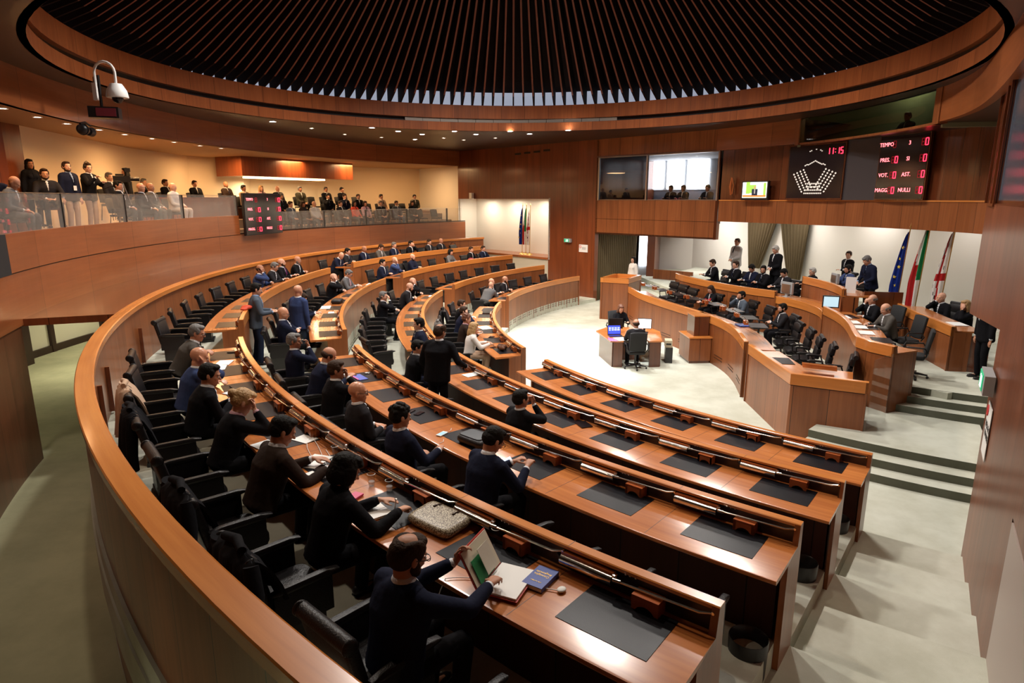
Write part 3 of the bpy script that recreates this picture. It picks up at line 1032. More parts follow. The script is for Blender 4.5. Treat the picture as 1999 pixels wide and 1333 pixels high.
def bench(row, wn, idx):
    t0, t1 = WEDGE[wn]
    R, zc, zt = RK[row], CAP[row], TIER[row]
    zd = zc - 0.18
    zlow = {'A': 0.0, 'B': AISLE['A'], 'C': AISLE['B'], 'D': AISLE['C']}[row]
    nseat = SEATN[row]
    fin = 40
    root = empty('curved_bench', pt(R, (t0 + t1) / 2, zt))
    inv = Matrix.Translation(-root.location)

    def part(name, mb, mats, smooth=None):
        mb.v = [tuple(Vector(v) - root.location) for v in mb.v]
        return obj(name, mb, mats, root, smooth)
    # front fascia towards the well
    mb = MB().sweep([(R + 0.02, zc - 0.21), (R + 0.02, zlow), (R + 0.06, zlow), (R + 0.06, zc - 0.21)], t0, t1, fin)
    part('front_panel', mb, M['wood_panel'])
    mb = MB().sweep([(R + 0.03, zc - 0.195), (R + 0.03, zc - 0.212), (R + 0.06, zc - 0.212), (R + 0.06, zc - 0.195)], t0, t1, fin)
    # vent slots near the floor
    if wn != 'front':
        npan = nseat * 2
        for i in range(npan):
            a = t0 + (t1 - t0) * (i + 0.18) / npan
            e = t0 + (t1 - t0) * (i + 0.82) / npan
            for zz in (zlow + 0.20, zlow + 0.28):
                mb.sweep([(R + 0.014, zz + 0.014), (R + 0.014, zz), (R + 0.03, zz), (R + 0.03, zz + 0.014)], a, e, 2)
    part('groove', mb, M['dark_trim'])
    mb = MB().sweep([(R, zc - 0.008), (R, zc - 0.195), (R + 0.055, zc - 0.195), (R + 0.055, zc - 0.03), (R + 0.085, zc - 0.03), (R + 0.088, zc - 0.006), (R + 0.08, zc), (R + 0.008, zc)], t0, t1, fin)
    part('cap_rail', mb, M['wood_cap'], 30)
    # back of the upstand, black recess
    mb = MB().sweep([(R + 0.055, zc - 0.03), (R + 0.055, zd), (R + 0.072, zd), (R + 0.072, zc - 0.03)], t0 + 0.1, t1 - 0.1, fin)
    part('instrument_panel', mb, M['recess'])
    # desk top with rounded nosing
    a, b = R + 0.06, R + 0.74
    mb = MB().sweep([(a, zd), (a, zd - 0.035), (b - 0.02, zd - 0.04), (b - 0.004, zd - 0.033), (b, zd - 0.018), (b - 0.006, zd - 0.003), (b - 0.02, zd)], t0, t1, fin)
    part('desk_top', mb, M['wood_desk'], 40)
    # joints between desk leaves
    mb = MB()
    st = (t1 - t0) / nseat
    for i in range(1, nseat):
        tj = t0 + st * i
        w = 0.0035 / R * 57.3
        mb.sweep([(R + 0.07, zd + 0.0008), (R + 0.07, zd - 0.002), (b - 0.02, zd - 0.002), (b - 0.02, zd + 0.0008)], tj - w / 2, tj + w / 2, 1)
        if i % 2 == 0 or row in 'CD':
            mb.sweep([(R + 0.0, zc + 0.0008), (R + 0.0, zc - 0.003), (R + 0.082, zc - 0.003), (R + 0.082, zc + 0.0008)], tj - w / 2, tj + w / 2, 1)
    part('joint', mb, M['dark_trim'])
    # modesty panel under the desk
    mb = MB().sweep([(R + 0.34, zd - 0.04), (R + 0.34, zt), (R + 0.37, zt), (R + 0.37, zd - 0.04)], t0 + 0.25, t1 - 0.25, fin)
    part('modesty_panel', mb, M['wood_under_shaded'])
    # end panels
    w = 0.045 / R * 57.3
    zl2 = {'A': 0.0, 'B': AISLE['B'] - 0.0, 'C': AISLE['C'], 'D': AISLE['D']}[row]
    for e0, e1 in ((t0 - 0.001, t0 + w), (t1 - w, t1 + 0.001)):
        mb = MB()
        mb.sweep([(R + 0.0, zc - 0.012), (R + 0.0, zlow), (R + 0.40, zlow), (R + 0.40, zd - 0.04), (R + 0.30, zd - 0.02), (R + 0.12, zd), (R + 0.09, zc - 0.012)], e0, e1, 1)
        part('end_panel', mb, M['wood_panel'])
    # seats
    ts = [t0 + st * (i + 0.5) for i in range(nseat)]
    SEAT[(row, wn)] = ts
    for i, t in enumerate(ts):
        dw = 0.30 / (R + .33) * 57.3
        mb = MB().sweep([(R + 0.115, zd + 0.004), (R + 0.115, zd - 0.004), (R + 0.54, zd - 0.004), (R + 0.54, zd + 0.004)], t - dw, t + dw, 5)
        mb.v = [tuple(Vector(v) - root.location) for v in mb.v]
        obj('desk_pad', mb, M['pad'], root)
        for nm, me, off, dr in (('speaker_box', BOX_ME, 0.10, 0.125), ('microphone_arm', MIC_ME, 0.19, 0.095), ('desk_lamp', LAMP_ME, -0.36, 0.105)):
            tt = t + off / (R + 0.1) * 57.3
            o = bpy.data.objects.new(nm, me)
            COL.objects.link(o)
            o.parent = root
            p = pt(R + dr, tt, zd + (0.0 if nm == 'speaker_box' else 0.035)) - root.location
            o.location = p
            o.rotation_euler = (0, 0, rad(tt) - PI / 2)
    rown = {'A': 'innermost', 'B': 'second', 'C': 'third', 'D': 'outermost'}[row]
    wedn = {'front': 'empty-topped block nearest the camera', 'left': 'block on the left', 'far': 'far block by the flag niche'}[wn]
    wedn = {'front': 'nearest block', 'left': 'left block', 'far': 'far block by the flag niche'}[wn]
    tag(root, f'{rown} curved wooden bench with desk pads, {wedn}', 'bench', 'curved benches around the well')
    return root


for wn in ('front', 'left', 'far'):
    for i, row in enumerate('ABCD'):
        bench(row, wn, i)

# ============================================================ MEMBER CHAIRS
def rbox(mb, c, s, r=0.03, R=None, m=0):
    """rounded box made as a lofted superellipse"""
    c = Vector(c)
    R = R or Matrix.Identity(3)
    n = 20
    b = len(mb.v)
    prof = [(-1, 0.0), (-1, 1 - 2.2 * r / min(s[0], s[1])), (-0.96, 1 - 0.9 * r / min(s[0], s[1])), (-1 + 2 * r / s[2], 1), (1 - 2 * r / s[2], 1), (0.96, 1 - 0.9 * r / min(s[0], s[1])), (1, 1 - 2.2 * r / min(s[0], s[1])), (1, 0)]
    e = 0.28
    for z, q in prof:
        for k in range(n):
            a = 2 * PI * (k + 0.5) / n
            ca, sa = math.cos(a), math.sin(a)
            x = math.copysign(abs(ca) ** e, ca) * s[0] / 2 * q
            y = math.copysign(abs(sa) ** e, sa) * s[1] / 2 * q
            mb.v.append(tuple(c + R @ Vector((x, y, z * s[2] / 2))))
    for i in range(len(prof) - 1):
        for k in range(n):
            k2 = (k + 1) % n
            mb.face([b + i * n + k, b + i * n + k2, b + (i + 1) * n + k2, b + (i + 1) * n + k], [(0, 0)] * 4, m)
    return mb


def member_chair():
    """black leather member's armchair with boxed sides; faces +Y"""
    root = empty('armchair')
    rbox(mb := MB(), (0, 0.0, 0.41), (0.50, 0.50, 0.12), 0.03)
    obj('seat', mb, M['leather'], root, 50)
    R = Matrix.Rotation(rad(13), 3, 'X')
    mb = MB()
    rbox(mb, (0, -0.27, 0.68), (0.50, 0.085, 0.46), 0.03, R)
    obj('backrest', mb, M['leather'], root, 50)
    mb = MB().tube([(-0.25, -0.325, 0.89), (0.25, -0.325, 0.89)], 0.05, 12)
    mb.ell((-0.25, -0.335, 0.90), (0.02, 0.05, 0.05))
    mb.ell((0.25, -0.335, 0.90), (0.02, 0.05, 0.05))
    obj('headrest_roll', mb, M['leather'], root, 50)
    for s in (-1, 1):
        mb = MB()
        rbox(mb, (s * 0.29, 0.0, 0.655), (0.065, 0.50, 0.05), 0.02)
        mb.box((s * 0.29, -0.02, 0.50), (0.035, 0.42, 0.27))
        obj('armrest', mb, M['leather'], root, 50)
    mb = MB().box((0, -0.02, 0.20), (0.40, 0.40, 0.30))
    mb.box((0, 0, 0.025), (0.46, 0.46, 0.05))
    obj('base', mb, M['black'], root)
    return root


def exec_chair():
    """padded executive chair with rolled top; faces +Y"""
    root = empty('armchair')
    rbox(mb := MB(), (0, 0.02, 0.46), (0.52, 0.50, 0.11), 0.035)
    obj('seat', mb, M['leather'], root, 50)
    R = Matrix.Rotation(rad(9), 3, 'X')
    mb = MB()
    rbox(mb, (0, -0.25, 0.66), (0.50, 0.10, 0.28), 0.035, R)
    rbox(mb, (0, -0.285, 0.90), (0.52, 0.11, 0.22), 0.04, R)
    obj('backrest', mb, M['leather'], root, 50)
    mb = MB().tube([(-0.26, -0.345, 1.01), (0.26, -0.345, 1.01)], 0.048, 12)
    obj('headrest_roll', mb, M['leather'], root, 50)
    for s in (-1, 1):
        mb = MB()
        rbox(mb, (s * 0.29, 0.04, 0.68), (0.06, 0.34, 0.045), 0.02)
        mb.tube([(s * 0.29, 0.16, 0.66), (s * 0.30, 0.14, 0.52), (s * 0.25, 0.05, 0.44)], 0.018)
        mb.tube([(s * 0.29, -0.10, 0.66), (s * 0.28, -0.14, 0.55), (s * 0.25, -0.15, 0.46)], 0.018)
        obj('armrest', mb, M['black'], root, 50)
    mb = MB().tube([(0, 0, 0.08), (0, 0, 0.42)], 0.03, 10)
    obj('column', mb, M['black'], root, 50)
    mb = MB()
    for i in range(5):
        a = i * 2 * PI / 5 + 0.3
        mb.tube([(0, 0, 0.12), (0.28 * math.cos(a), 0.28 * math.sin(a), 0.075)], [0.03, 0.018], 8)
        mb.ell((0.28 * math.cos(a), 0.28 * math.sin(a), 0.03), (0.028, 0.028, 0.03), None, 10, 6)
    obj('star_base', mb, M['black'], root, 50)
    return root


def office_chair():
    root = empty('office_chair')
    rbox(mb := MB(), (0, 0.02, 0.47), (0.48, 0.47, 0.09), 0.03)
    obj('seat', mb, M['black_matte'], root, 50)
    R = Matrix.Rotation(rad(10), 3, 'X')
    mb = MB()
    rbox(mb, (0, -0.26, 0.80), (0.46, 0.07, 0.56), 0.03, R)
    obj('backrest', mb, M['black_matte'], root, 50)
    for s in (-1, 1):
        mb = MB().tube([(s * 0.22, -0.22, 0.50), (s * 0.29, -0.24, 0.60), (s * 0.29, -0.18, 0.70), (s * 0.29, 0.14, 0.70), (s * 0.28, 0.18, 0.62), (s * 0.22, 0.10, 0.47)], 0.017)
        obj('armrest', mb, M['black'], root, 50)
    mb = MB().tube([(0, 0, 0.08), (0, 0, 0.44)], 0.028, 10)
    obj('column', mb, M['black'], root, 50)
    mb = MB()
    for i in range(5):
        a = i * 2 * PI / 5 + 0.9
        mb.tube([(0, 0, 0.11), (0.31 * math.cos(a), 0.31 * math.sin(a), 0.075)], [0.028, 0.018], 8)
        mb.ell((0.31 * math.cos(a), 0.31 * math.sin(a), 0.03), (0.028, 0.028, 0.03), None, 10, 6)
    obj('star_base', mb, M['black'], root, 50)
    return root


def gallery_chair():
    root = empty('gallery_chair')
    rbox(mb := MB(), (0, 0, 0.44), (0.46, 0.44, 0.06), 0.02)
    obj('seat', mb, M['black_matte'], root, 50)
    R = Matrix.Rotation(rad(12), 3, 'X')
    mb = MB()
    rbox(mb, (0, -0.24, 0.70), (0.44, 0.05, 0.42), 0.02, R)
    obj('backrest', mb, M['black_matte'], root, 50)
    for sx in (-1, 1):
        for y0, y1 in ((0.18, 0.24), (-0.18, -0.24)):
            mb = MB().tube([(sx * 0.20, y0, 0.42), (sx * 0.22, y1, 0.0)], 0.011)
            obj('leg', mb, M['black'], root, 50)
    return root


_used = {}


def place(kind, maker, x, y, z, face, label, group, cat='chair'):
    if kind not in _used:
        o = _used[kind] = maker()
    else:
        o = copy_tree(_used[kind])
    o.location = (x, y, z)
    o.rotation_euler = (0, 0, rad(face) - PI / 2)
    tag(o, label, cat, group)
    return o


ROWN = {'A': 'innermost row', 'B': 'second row', 'C': 'third row', 'D': 'outermost row'}
WN = {'front': 'nearest block', 'left': 'left block', 'far': 'far block'}
ORD = ['first', 'second', 'third', 'fourth', 'fifth', 'sixth', 'seventh', 'eighth', 'ninth']
MEMBER_SEATS = []
OCC = {}   # (row, wedge, i) -> occupied


def member_seats():
    for (row, wn), ts in SEAT.items():
        for i, t in enumerate(ts):
            occ = OCC.get((row, wn, i), 0)
            dr = 1.24 if not occ else 1.28
            rot = 0
            rnd = random.Random(hash((ord(row), len(wn), i)) & 0xffff)
            if not occ:
                rot = rnd.uniform(-14, 14)
            p = pt(RK[row] + dr, t, TIER[row])
            n = len(ts)
            # seats counted from the right-hand end as the camera sees them in the near block
            if wn == 'front':
                k = n - 1 - i
                wh = f'{ORD[i if False else k]} from right aisle'
            elif wn == 'left':
                k = n - 1 - i
                wh = f'{ORD[k]} from near end'
            else:
                k = n - 1 - i
                wh = f'{ORD[n - 1 - i]} from left end'
            lab = f'{"occupied" if occ else "empty"} black leather armchair, {ROWN[row]} of {WN[wn]}, {wh}'
            place('member', member_chair, p.x, p.y, p.z, t + 180 + rot, lab, 'black leather armchairs of the members')
# ============================================================ GOVERNMENT BENCH AND PODIUM
def offset_path(P, d):
    """offset plan polyline to its right by d (miter)"""
    P = [Vector(p) for p in P]
    n = len(P)
    out = []
    for i in range(n):
        if i == 0:
            t = (P[1] - P[0]).normalized()
            nrm = Vector((t.y, -t.x))
            out.append(P[i] + nrm * d)
        elif i == n - 1:
            t = (P[-1] - P[-2]).normalized()
            out.append(P[i] + Vector((t.y, -t.x)) * d)
        else:
            t1, t2 = (P[i] - P[i - 1]).normalized(), (P[i + 1] - P[i]).normalized()
            n1, n2 = Vector((t1.y, -t1.x)), Vector((t2.y, -t2.x))
            m_ = (n1 + n2).normalized()
            out.append(P[i] + m_ * (d / max(0.35, m_.dot(n1))))
    return out


def psweep(P, prof, closed_prof=True, m=0):
    """sweep (offset,z) profile along a plan polyline; offset measured to the right of travel"""
    mb = MB()
    k = len(prof)
    offs = {}
    for d, z in prof:
        if d not in offs:
            offs[d] = offset_path(P, d)
    n = len(P)
    L = [0.0]
    for i in range(k):
        a, c = prof[i], prof[(i + 1) % k]
        L.append(L[-1] + math.hypot(a[0] - c[0], a[1] - c[1]))
    u = [0.0]
    for i in range(1, n):
        u.append(u[-1] + (Vector(P[i]) - Vector(P[i - 1])).length)
    for i in range(n):
        for d, z in prof:
            p = offs[d][i]
            mb.v.append((p.x, p.y, z))
    for j in range(n - 1):
        for i in range(k):
            i2 = (i + 1) % k
            mb.face([j * k + i, (j + 1) * k + i, (j + 1) * k + i2, j * k + i2], [(u[j], L[i]), (u[j + 1], L[i]), (u[j + 1], L[i + 1]), (u[j], L[i + 1])], m)
    mb.face([i for i in range(k)], [(p[0], p[1]) for p in prof], m)
    mb.face([(n - 1) * k + i for i in range(k)][::-1], [(p[0], p[1]) for p in prof][::-1], m)
    return mb


def desk_run(root, P, zc, zlow, zfloor, depth=0.72, endw=0.42, pads=0, pad_from=0.3, drop=0.18, capw=0.10, slots=False):
    """curved counter: P runs so that the seated side is on the right"""
    zd = zc - drop
    o = root.location

    def part(name, mb, mat, sm=None):
        mb.v = [tuple(Vector(v) - o) for v in mb.v]
        return obj(name, mb, mat, root, sm)
    part('front_panel', psweep(P, [(0.02, zc - 0.24), (0.02, zlow), (0.06, zlow), (0.06, zc - 0.24)]), M['wood_panel'])
    part('cap_rail', psweep(P, [(0.0, zc - 0.01), (0.0, zc - 0.22), (0.05, zc - 0.22), (0.05, zc - 0.03), (capw, zc - 0.03), (capw, zc - 0.008), (capw - 0.01, zc), (0.01, zc)]), M['wood_cap'], 30)
    part('groove', psweep(P, [(0.03, zc - 0.22), (0.03, zc - 0.245), (0.07, zc - 0.245), (0.07, zc - 0.22)]), M['dark_trim'])
    if drop > 0.02:
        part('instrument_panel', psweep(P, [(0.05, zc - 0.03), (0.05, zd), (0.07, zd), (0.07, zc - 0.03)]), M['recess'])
    part('desk_top', psweep(P, [(0.06, zd), (0.06, zd - 0.035), (depth - 0.02, zd - 0.04), (depth, zd - 0.02), (depth - 0.015, zd)]), M['wood_desk'], 40)
    part('modesty_panel', psweep(P, [(0.30, zd - 0.04), (0.30, zfloor), (0.33, zfloor), (0.33, zd - 0.04)]), M['wood_under_shaded'])
    for a, b in ((P[0], P[1]), (P[-1], P[-2])):
        a, b = Vector(a), Vector(b)
        t = (b - a).normalized() * 0.04
        sgn = 1 if a == Vector(P[0]) else -1
        mb = psweep([a, a + t] if sgn == 1 else [a + t, a], [(0.0, zc - 0.012), (0.0, zlow), (endw, zlow), (endw, zd - 0.03), (0.12, zd), (0.09, zc - 0.012)])
        part('end_panel', mb, M['wood_panel'])
    if slots:
        tot = sum((Vector(P[i + 1]) - Vector(P[i])).length for i in range(len(P) - 1))
        mb = MB()
        s = 0.35
        while s < tot - 0.8:
            a, t = walk(P, s)
            b, t2 = walk(P, s + 0.55)
            for zz in (zlow + 0.22, zlow + 0.30):
                q = psweep([a, b], [(0.012, zz + 0.014), (0.012, zz), (0.03, zz), (0.03, zz + 0.014)])
                bb = len(mb.v)
                mb.v += q.v
                for f in q.f:
                    mb.face([bb + i for i in f], [(0, 0)] * len(f))
            s += 1.05
        part('vent_slot', mb, M['dark_trim'])
    s = pad_from
    for i in range(pads):
        p, t = walk(P, s)
        nrm = Vector((t.y, -t.x))
        c = p + nrm * (depth / 2 + 0.03)
        mb = MB().box((0, 0, 0), (0.58, 0.40, 0.008))
        q = obj('desk_pad', mb, M['pad'], root)
        q.location = (c.x - o.x, c.y - o.y, zd + 0.004)
        q.rotation_euler = (0, 0, math.atan2(t.y, t.x))
        if drop > 0.1:
            for me, nm, ds, dn in ((BOX_ME, 'speaker_box', 0.12, 0.13), (MIC_ME, 'microphone_arm', 0.12, 0.10)):
                p2, t2 = walk(P, s + ds)
                n2 = Vector((t2.y, -t2.x))
                c2 = p2 + n2 * dn
                q = bpy.data.objects.new(nm, me)
                COL.objects.link(q)
                q.parent = root
                q.location = (c2.x - o.x, c2.y - o.y, zd + (0 if nm == 'speaker_box' else 0.035))
                q.rotation_euler = (0, 0, math.atan2(n2.y, n2.x) - PI / 2)
        s += 1.02


def walk(P, s):
    P = [Vector(p) for p in P]
    for a, b in zip(P[:-1], P[1:]):
        L = (b - a).length
        if s <= L or b == P[-1]:
            return a + (b - a) * (s / L), (b - a).normalized()
        s -= L


# government bench: runs from the far end (pulpit) to the near end, seated side to the left -> reverse
G_curve = smooth_poly([(4.36, 23.72), (4.47, 21.9), (5.0, 19.9), (5.5, 18.3), (5.72, 17.0), (5.68, 15.8), (5.38, 14.35)], 2)
G_str = [(5.36, 14.05), (5.28, 11.62)]
g1 = empty('government_bench', (5.5, 18.5, 0.42))
desk_run(g1, G_curve[::-1][::-1] if False else G_curve, 1.35, 0.0, 0.42, pads=8, pad_from=0.9, slots=True) if False else None
# seated side is at larger x; travelling from near to far (increasing y) has larger x on the right
GC = G_curve[::-1]
desk_run(g1, GC, 1.35, 0.0, 0.42, pads=8, pad_from=0.75, slots=True)
tag(g1, 'long curved wooden bench with lectern block facing the well, below the raised podium', 'bench')
g2 = empty('government_bench', (5.5, 12.6, 0.42))
GS = [(6.42, 10.98), (5.28, 11.60), (5.37, 14.08)]
desk_run(g2, GS, 1.35, 0.0, 0.42, pads=0, drop=0.16, endw=0.6)
mb = MB().box((0, 0, 0), (0.56, 0.38, 0.008))
q = obj('desk_pad', mb, M['pad'], g2)
q.location = (0.28, 0.55, 0.775)
q.rotation_euler = (0, 0, rad(80))
# reading stand on it
mb = MB().box((0.55, -0.52, 0.93), (0.62, 0.03, 0.30), Matrix.Rotation(rad(150), 3, 'Z') @ Matrix.Rotation(rad(-62), 3, 'X'))
mb.box((0.70, -0.18, 0.86), (0.60, 0.07, 0.05), rad(-25))
obj('reading_stand', mb, M['wood_desk'], g2)
mb = MB().box((0.75, -0.35, 0.745), (1.0, 0.62, 0.035), rad(-28))
obj('desk_leaf', mb, M['wood_desk'], g2)
tag(g2, 'straight end block of the front bench with a reading stand, beside the steps', 'bench')
# lectern block standing against the bench
le = empty('lectern', (5.30, 17.95, 0))
mb = MB().box((0, 0, 0.40), (0.62, 0.90, 0.66), 0.05)
obj('body', mb, M['wood_panel'], le)
mb = MB().box((0, 0, 0.045), (0.58, 0.86, 0.09), 0.05)
obj('plinth', mb, M['wood_panel_dark'], le)
mb = MB().box((0, 0, 0.745), (0.68, 0.96, 0.035), 0.05)
obj('shelf', mb, M['wood_cap'], le)
mb = MB().box((0.06, 0.02, 1.04), (0.42, 0.62, 0.56), 0.05)
obj('upper_block', mb, M['wood_panel_dark'], le)
mb = MB().box((0.06, 0.02, 1.335), (0.46, 0.66, 0.03), 0.05)
obj('top', mb, M['wood_cap'], le)
tag(le, 'square two-step wooden lectern standing against the curved front bench in the well', 'lectern')
# tall pulpit block at the far end
pu = empty('pulpit_desk', (4.2, 24.6, 0))
def pbox(poly, z0, z1, mat, name):
    mb = MB().prism([(x - 4.2, y - 24.6) for x, y in poly], z0, z1)
    return obj(name, mb, mat, pu)
def ring_prism(outer, inner, z0, z1):
    pass
o_ = [(3.40, 24.35), (4.40, 23.85), (5.15, 25.2), (4.2, 25.75)]
cx_, cy_ = 4.3, 24.8
for i in range(4):
    a, b = Vector(o_[i]), Vector(o_[(i + 1) % 4])
    mb = psweep([b - Vector((4.2, 24.6)), a - Vector((4.2, 24.6))], [(0.0, 1.62), (0.0, 1.42), (0.03, 1.40), (0.03, 0.0), (0.08, 0.0), (0.08, 1.62)] if False else [(0.02, 1.42), (0.02, 0.0), (0.07, 0.0), (0.07, 1.42)])
    obj('side_panel', mb, M['wood_panel'], pu)
    mb = psweep([b - Vector((4.2, 24.6)), a - Vector((4.2, 24.6))], [(0.0, 1.62), (0.0, 1.435), (0.12, 1.435), (0.12, 1.62)])
    obj('cap_rail', mb, M['wood_cap'], pu)
pbox([(3.5, 24.4), (4.36, 23.98), (5.0, 25.15), (4.2, 25.6)], 1.38, 1.42, M['wood_desk'], 'desk_top')
tag(pu, 'tall boxed wooden pulpit at the far end of the front bench by the curtain', 'pulpit')

# podium bench
PL = smooth_poly([(6.30, 24.45), (6.34, 23.6), (6.85, 21.9), (7.5, 20.45), (8.18, 19.55)], 2)
PR_ = smooth_poly([(8.30, 16.75), (8.15, 15.6), (7.85, 14.6), (7.3, 13.3), (7.16, 12.9)], 2) + [(7.22, 12.45), (7.42, 12.0)]
PM = smooth_poly([(8.18, 19.55), (8.45, 18.9), (8.55, 18.1), (8.50, 17.3), (8.30, 16.75)], 2)
b1 = empty('podium_bench', (7.3, 22, 0.84))
desk_run(b1, PL[::-1], 1.78, 0.42, 0.84, pads=0, drop=0.17)
tag(b1, 'left wing of the raised podium bench, where a row of dark-suited people sits', 'bench')
b2 = empty('podium_bench', (7.8, 14.5, 0.84))
desk_run(b2, PR_[::-1], 1.78, 0.42, 0.84, pads=0, drop=0.15, endw=0.70)
for i, (x, y, a) in enumerate(((8.0, 13.2, 70), (8.45, 14.6, 78), (8.7, 16.0, 85))):
    q = obj('desk_pad', MB().box((0, 0, 0), (0.55, 0.38, 0.008)), M['pad'], b2)
    q.location = (x - 7.8 - 0.12, y - 14.5, 0.796)
    q.rotation_euler = (0, 0, rad(a))
tag(b2, 'right wing of the raised podium bench, where papers and folders are spread', 'bench')
b3 = empty('podium_bench', (8.6, 18.2, 0.84))
desk_run(b3, PM[::-1], 1.62, 0.42, 0.84, pads=0, drop=0.02, capw=0.4)
tag(b3, 'low middle section of the podium bench in front of the president desk', 'bench')
# raised president's desk
PB = smooth_poly([(9.05, 19.75), (9.15, 18.6), (9.05, 17.5), (8.85, 16.9)], 1)
b4 = empty('president_desk', (9.2, 18.4, 1.28))
desk_run(b4, PB[::-1], 2.22, 0.84, 1.28, pads=0, drop=0.18, depth=0.75)
mb = MB().box((0.75, -1.52, 0.30), (0.95, 0.06, 1.12), rad(-12))
obj('side_panel', mb, M['wood_panel_dark'], b4)
tag(b4, 'raised president desk, tallest in the middle of the podium', 'desk')
# side desk at the right rear
SD = [(9.62, 13.62), (9.95, 15.4), (10.35, 17.0)]
b5 = empty('side_desk', (10.0, 15.3, 0.84))
desk_run(b5, SD, 1.85, 0.84, 0.84, pads=0, drop=0.10, depth=0.7)
mb = MB().box((0.05, -1.70, 0.40), (0.72, 0.05, 0.80), rad(-35))
obj('end_face', mb, M['wood_panel_dark'], b5)
tag(b5, 'wooden side desk right of the podium in front of the three flags', 'desk')
# low wood front under the pale side wall
mb = MB().box((7.55, 29.8, 1.05), (2.0, 0.08, 0.45), rad(-40))
struct(obj('trim_11', mb, M['wood_panel']))
# glass screen beside the steps
gs = obj('glass_screen', MB().wall([(6.50, 11.02), (7.12, 11.50)], 0.3, 1.75, -0.012), M['glass_clear'])
tag(gs, 'clear glass screen between the front bench end block and the podium steps', 'glass screen')

# ============================================================ WELL DESK
wd = empty('clerk_desk', (3.4, 18.0, 0))
TB = [(2.56, 18.54), (2.79, 17.08), (3.05, 17.25), (3.0, 17.9), (3.85, 17.9), (3.75, 17.25), (3.96, 17.08), (4.25, 17.55), (4.25, 18.9), (3.1, 19.1)]
TB = [(2.5, 18.5), (2.72, 17.1), (3.08, 17.08), (3.12, 17.75), (3.72, 17.75), (3.78, 17.08), (4.15, 17.1), (4.38, 18.4), (4.2, 19.05), (2.9, 19.05)]
mb = MB().prism([(x - 3.4, y - 18.0) for x, y in TB], 0.705, 0.74)
obj('desk_top', mb, M['wood_desk'], wd)
for (a, b) in (((2.62, 18.4), (2.80, 17.12)), ((2.80, 17.12), (3.06, 17.12)), ((3.80, 17.12), (4.10, 17.14)), ((4.10, 17.14), (4.3, 18.4)), ((3.12, 17.95), (3.72, 17.95)), ((2.62, 18.4), (2.95, 18.95)), ((4.3, 18.4), (4.15, 18.95))):
    mb = MB().wall([(a[0] - 3.4, a[1] - 18), (b[0] - 3.4, b[1] - 18)], 0.0, 0.705, 0.03)
    obj('side_panel', mb, M['wood_panel_dark'], wd)
tag(wd, 'dark wooden clerk desk standing alone on the pale carpet of the well', 'desk')
lp = empty('laptop', (2.95, 17.75, 0.74), rad(5))
obj('keyboard', MB().box((0, 0, 0.012), (0.38, 0.27, 0.024)), M['black'], lp)
sc = obj('screen', MB().box((0, 0.15, 0.16), (0.38, 0.02, 0.27), Matrix.Rotation(rad(-12), 3, 'X')), M['black'], lp)
E1 = plain('screen_blue', (0.03, 0.05, 0.9), 0.4, emis=2.2)
E2 = plain('screen_pale', (0.55, 0.65, 1.0), 0.4, emis=2.0)
R12 = Matrix.Rotation(rad(-12), 3, 'X')
obj('display', MB().box((0, 0.137, 0.16), (0.35, 0.004, 0.235), R12), E1, lp)
mb = MB()
rr = random.Random(4)
for i in range(3):
    for j in range(4):
        mb.box((-0.13 + j * 0.085, 0.134 - 0.0, 0.10 + i * 0.055), (0.05 + rr.random() * .02, 0.002, 0.03), R12)
obj('display_icons', mb, E2, lp)
tag(lp, 'laptop with a glowing blue screen on the clerk desk in the well', 'laptop')
mo = empty('monitor', (3.88, 18.25, 0.74), rad(-12))
obj('screen', MB().box((0, 0, 0.27), (0.40, 0.03, 0.30)), M['black'], mo)
obj('display', MB().box((0, -0.018, 0.27), (0.37, 0.004, 0.27)), plain('screen_white', (0.75, 0.82, 0.9), 0.4, emis=2.0), mo)
obj('stand', MB().box((0, 0.03, 0.08), (0.06, 0.03, 0.16)).box((0, 0, 0.008), (0.22, 0.16, 0.016)), M['black'], mo)
tag(mo, 'monitor with a pale screen behind the clerk desk operator', 'monitor')
mo2 = empty('monitor', (3.05, 18.35, 0.74), rad(180))
obj('screen', MB().box((0, 0, 0.25), (0.42, 0.04, 0.30)), M['black'], mo2)
obj('stand', MB().box((0, 0.03, 0.07), (0.06, 0.03, 0.14)).box((0, 0, 0.008), (0.22, 0.16, 0.016)), M['black'], mo2)
tag(mo2, 'black monitor seen from behind, before the woman at the clerk desk', 'monitor')
pc = empty('computer_tower', (4.5, 17.75, 0), rad(-10))
obj('case', MB().box((0, 0, 0.22), (0.20, 0.45, 0.44)), M['black'], pc)
obj('front_panel', MB().box((0, -0.228, 0.22), (0.18, 0.012, 0.42)), M['display_black'], pc)
tag(pc, 'black computer tower on the carpet beside the clerk desk', 'computer')
pc = empty('document_box', (4.28, 17.72, 0.47), rad(-10))
pc.location = (4.48, 17.75, 0.44)
obj('box', MB().box((0, 0, 0.10), (0.20, 0.34, 0.20)), plain('beige_plastic', (0.55, 0.48, 0.34), 0.5), pc)
obj('slot', MB().box((0, -0.172, 0.10), (0.14, 0.008, 0.05)), M['black'], pc)
tag(pc, 'beige box device on top of the black computer tower', 'device')

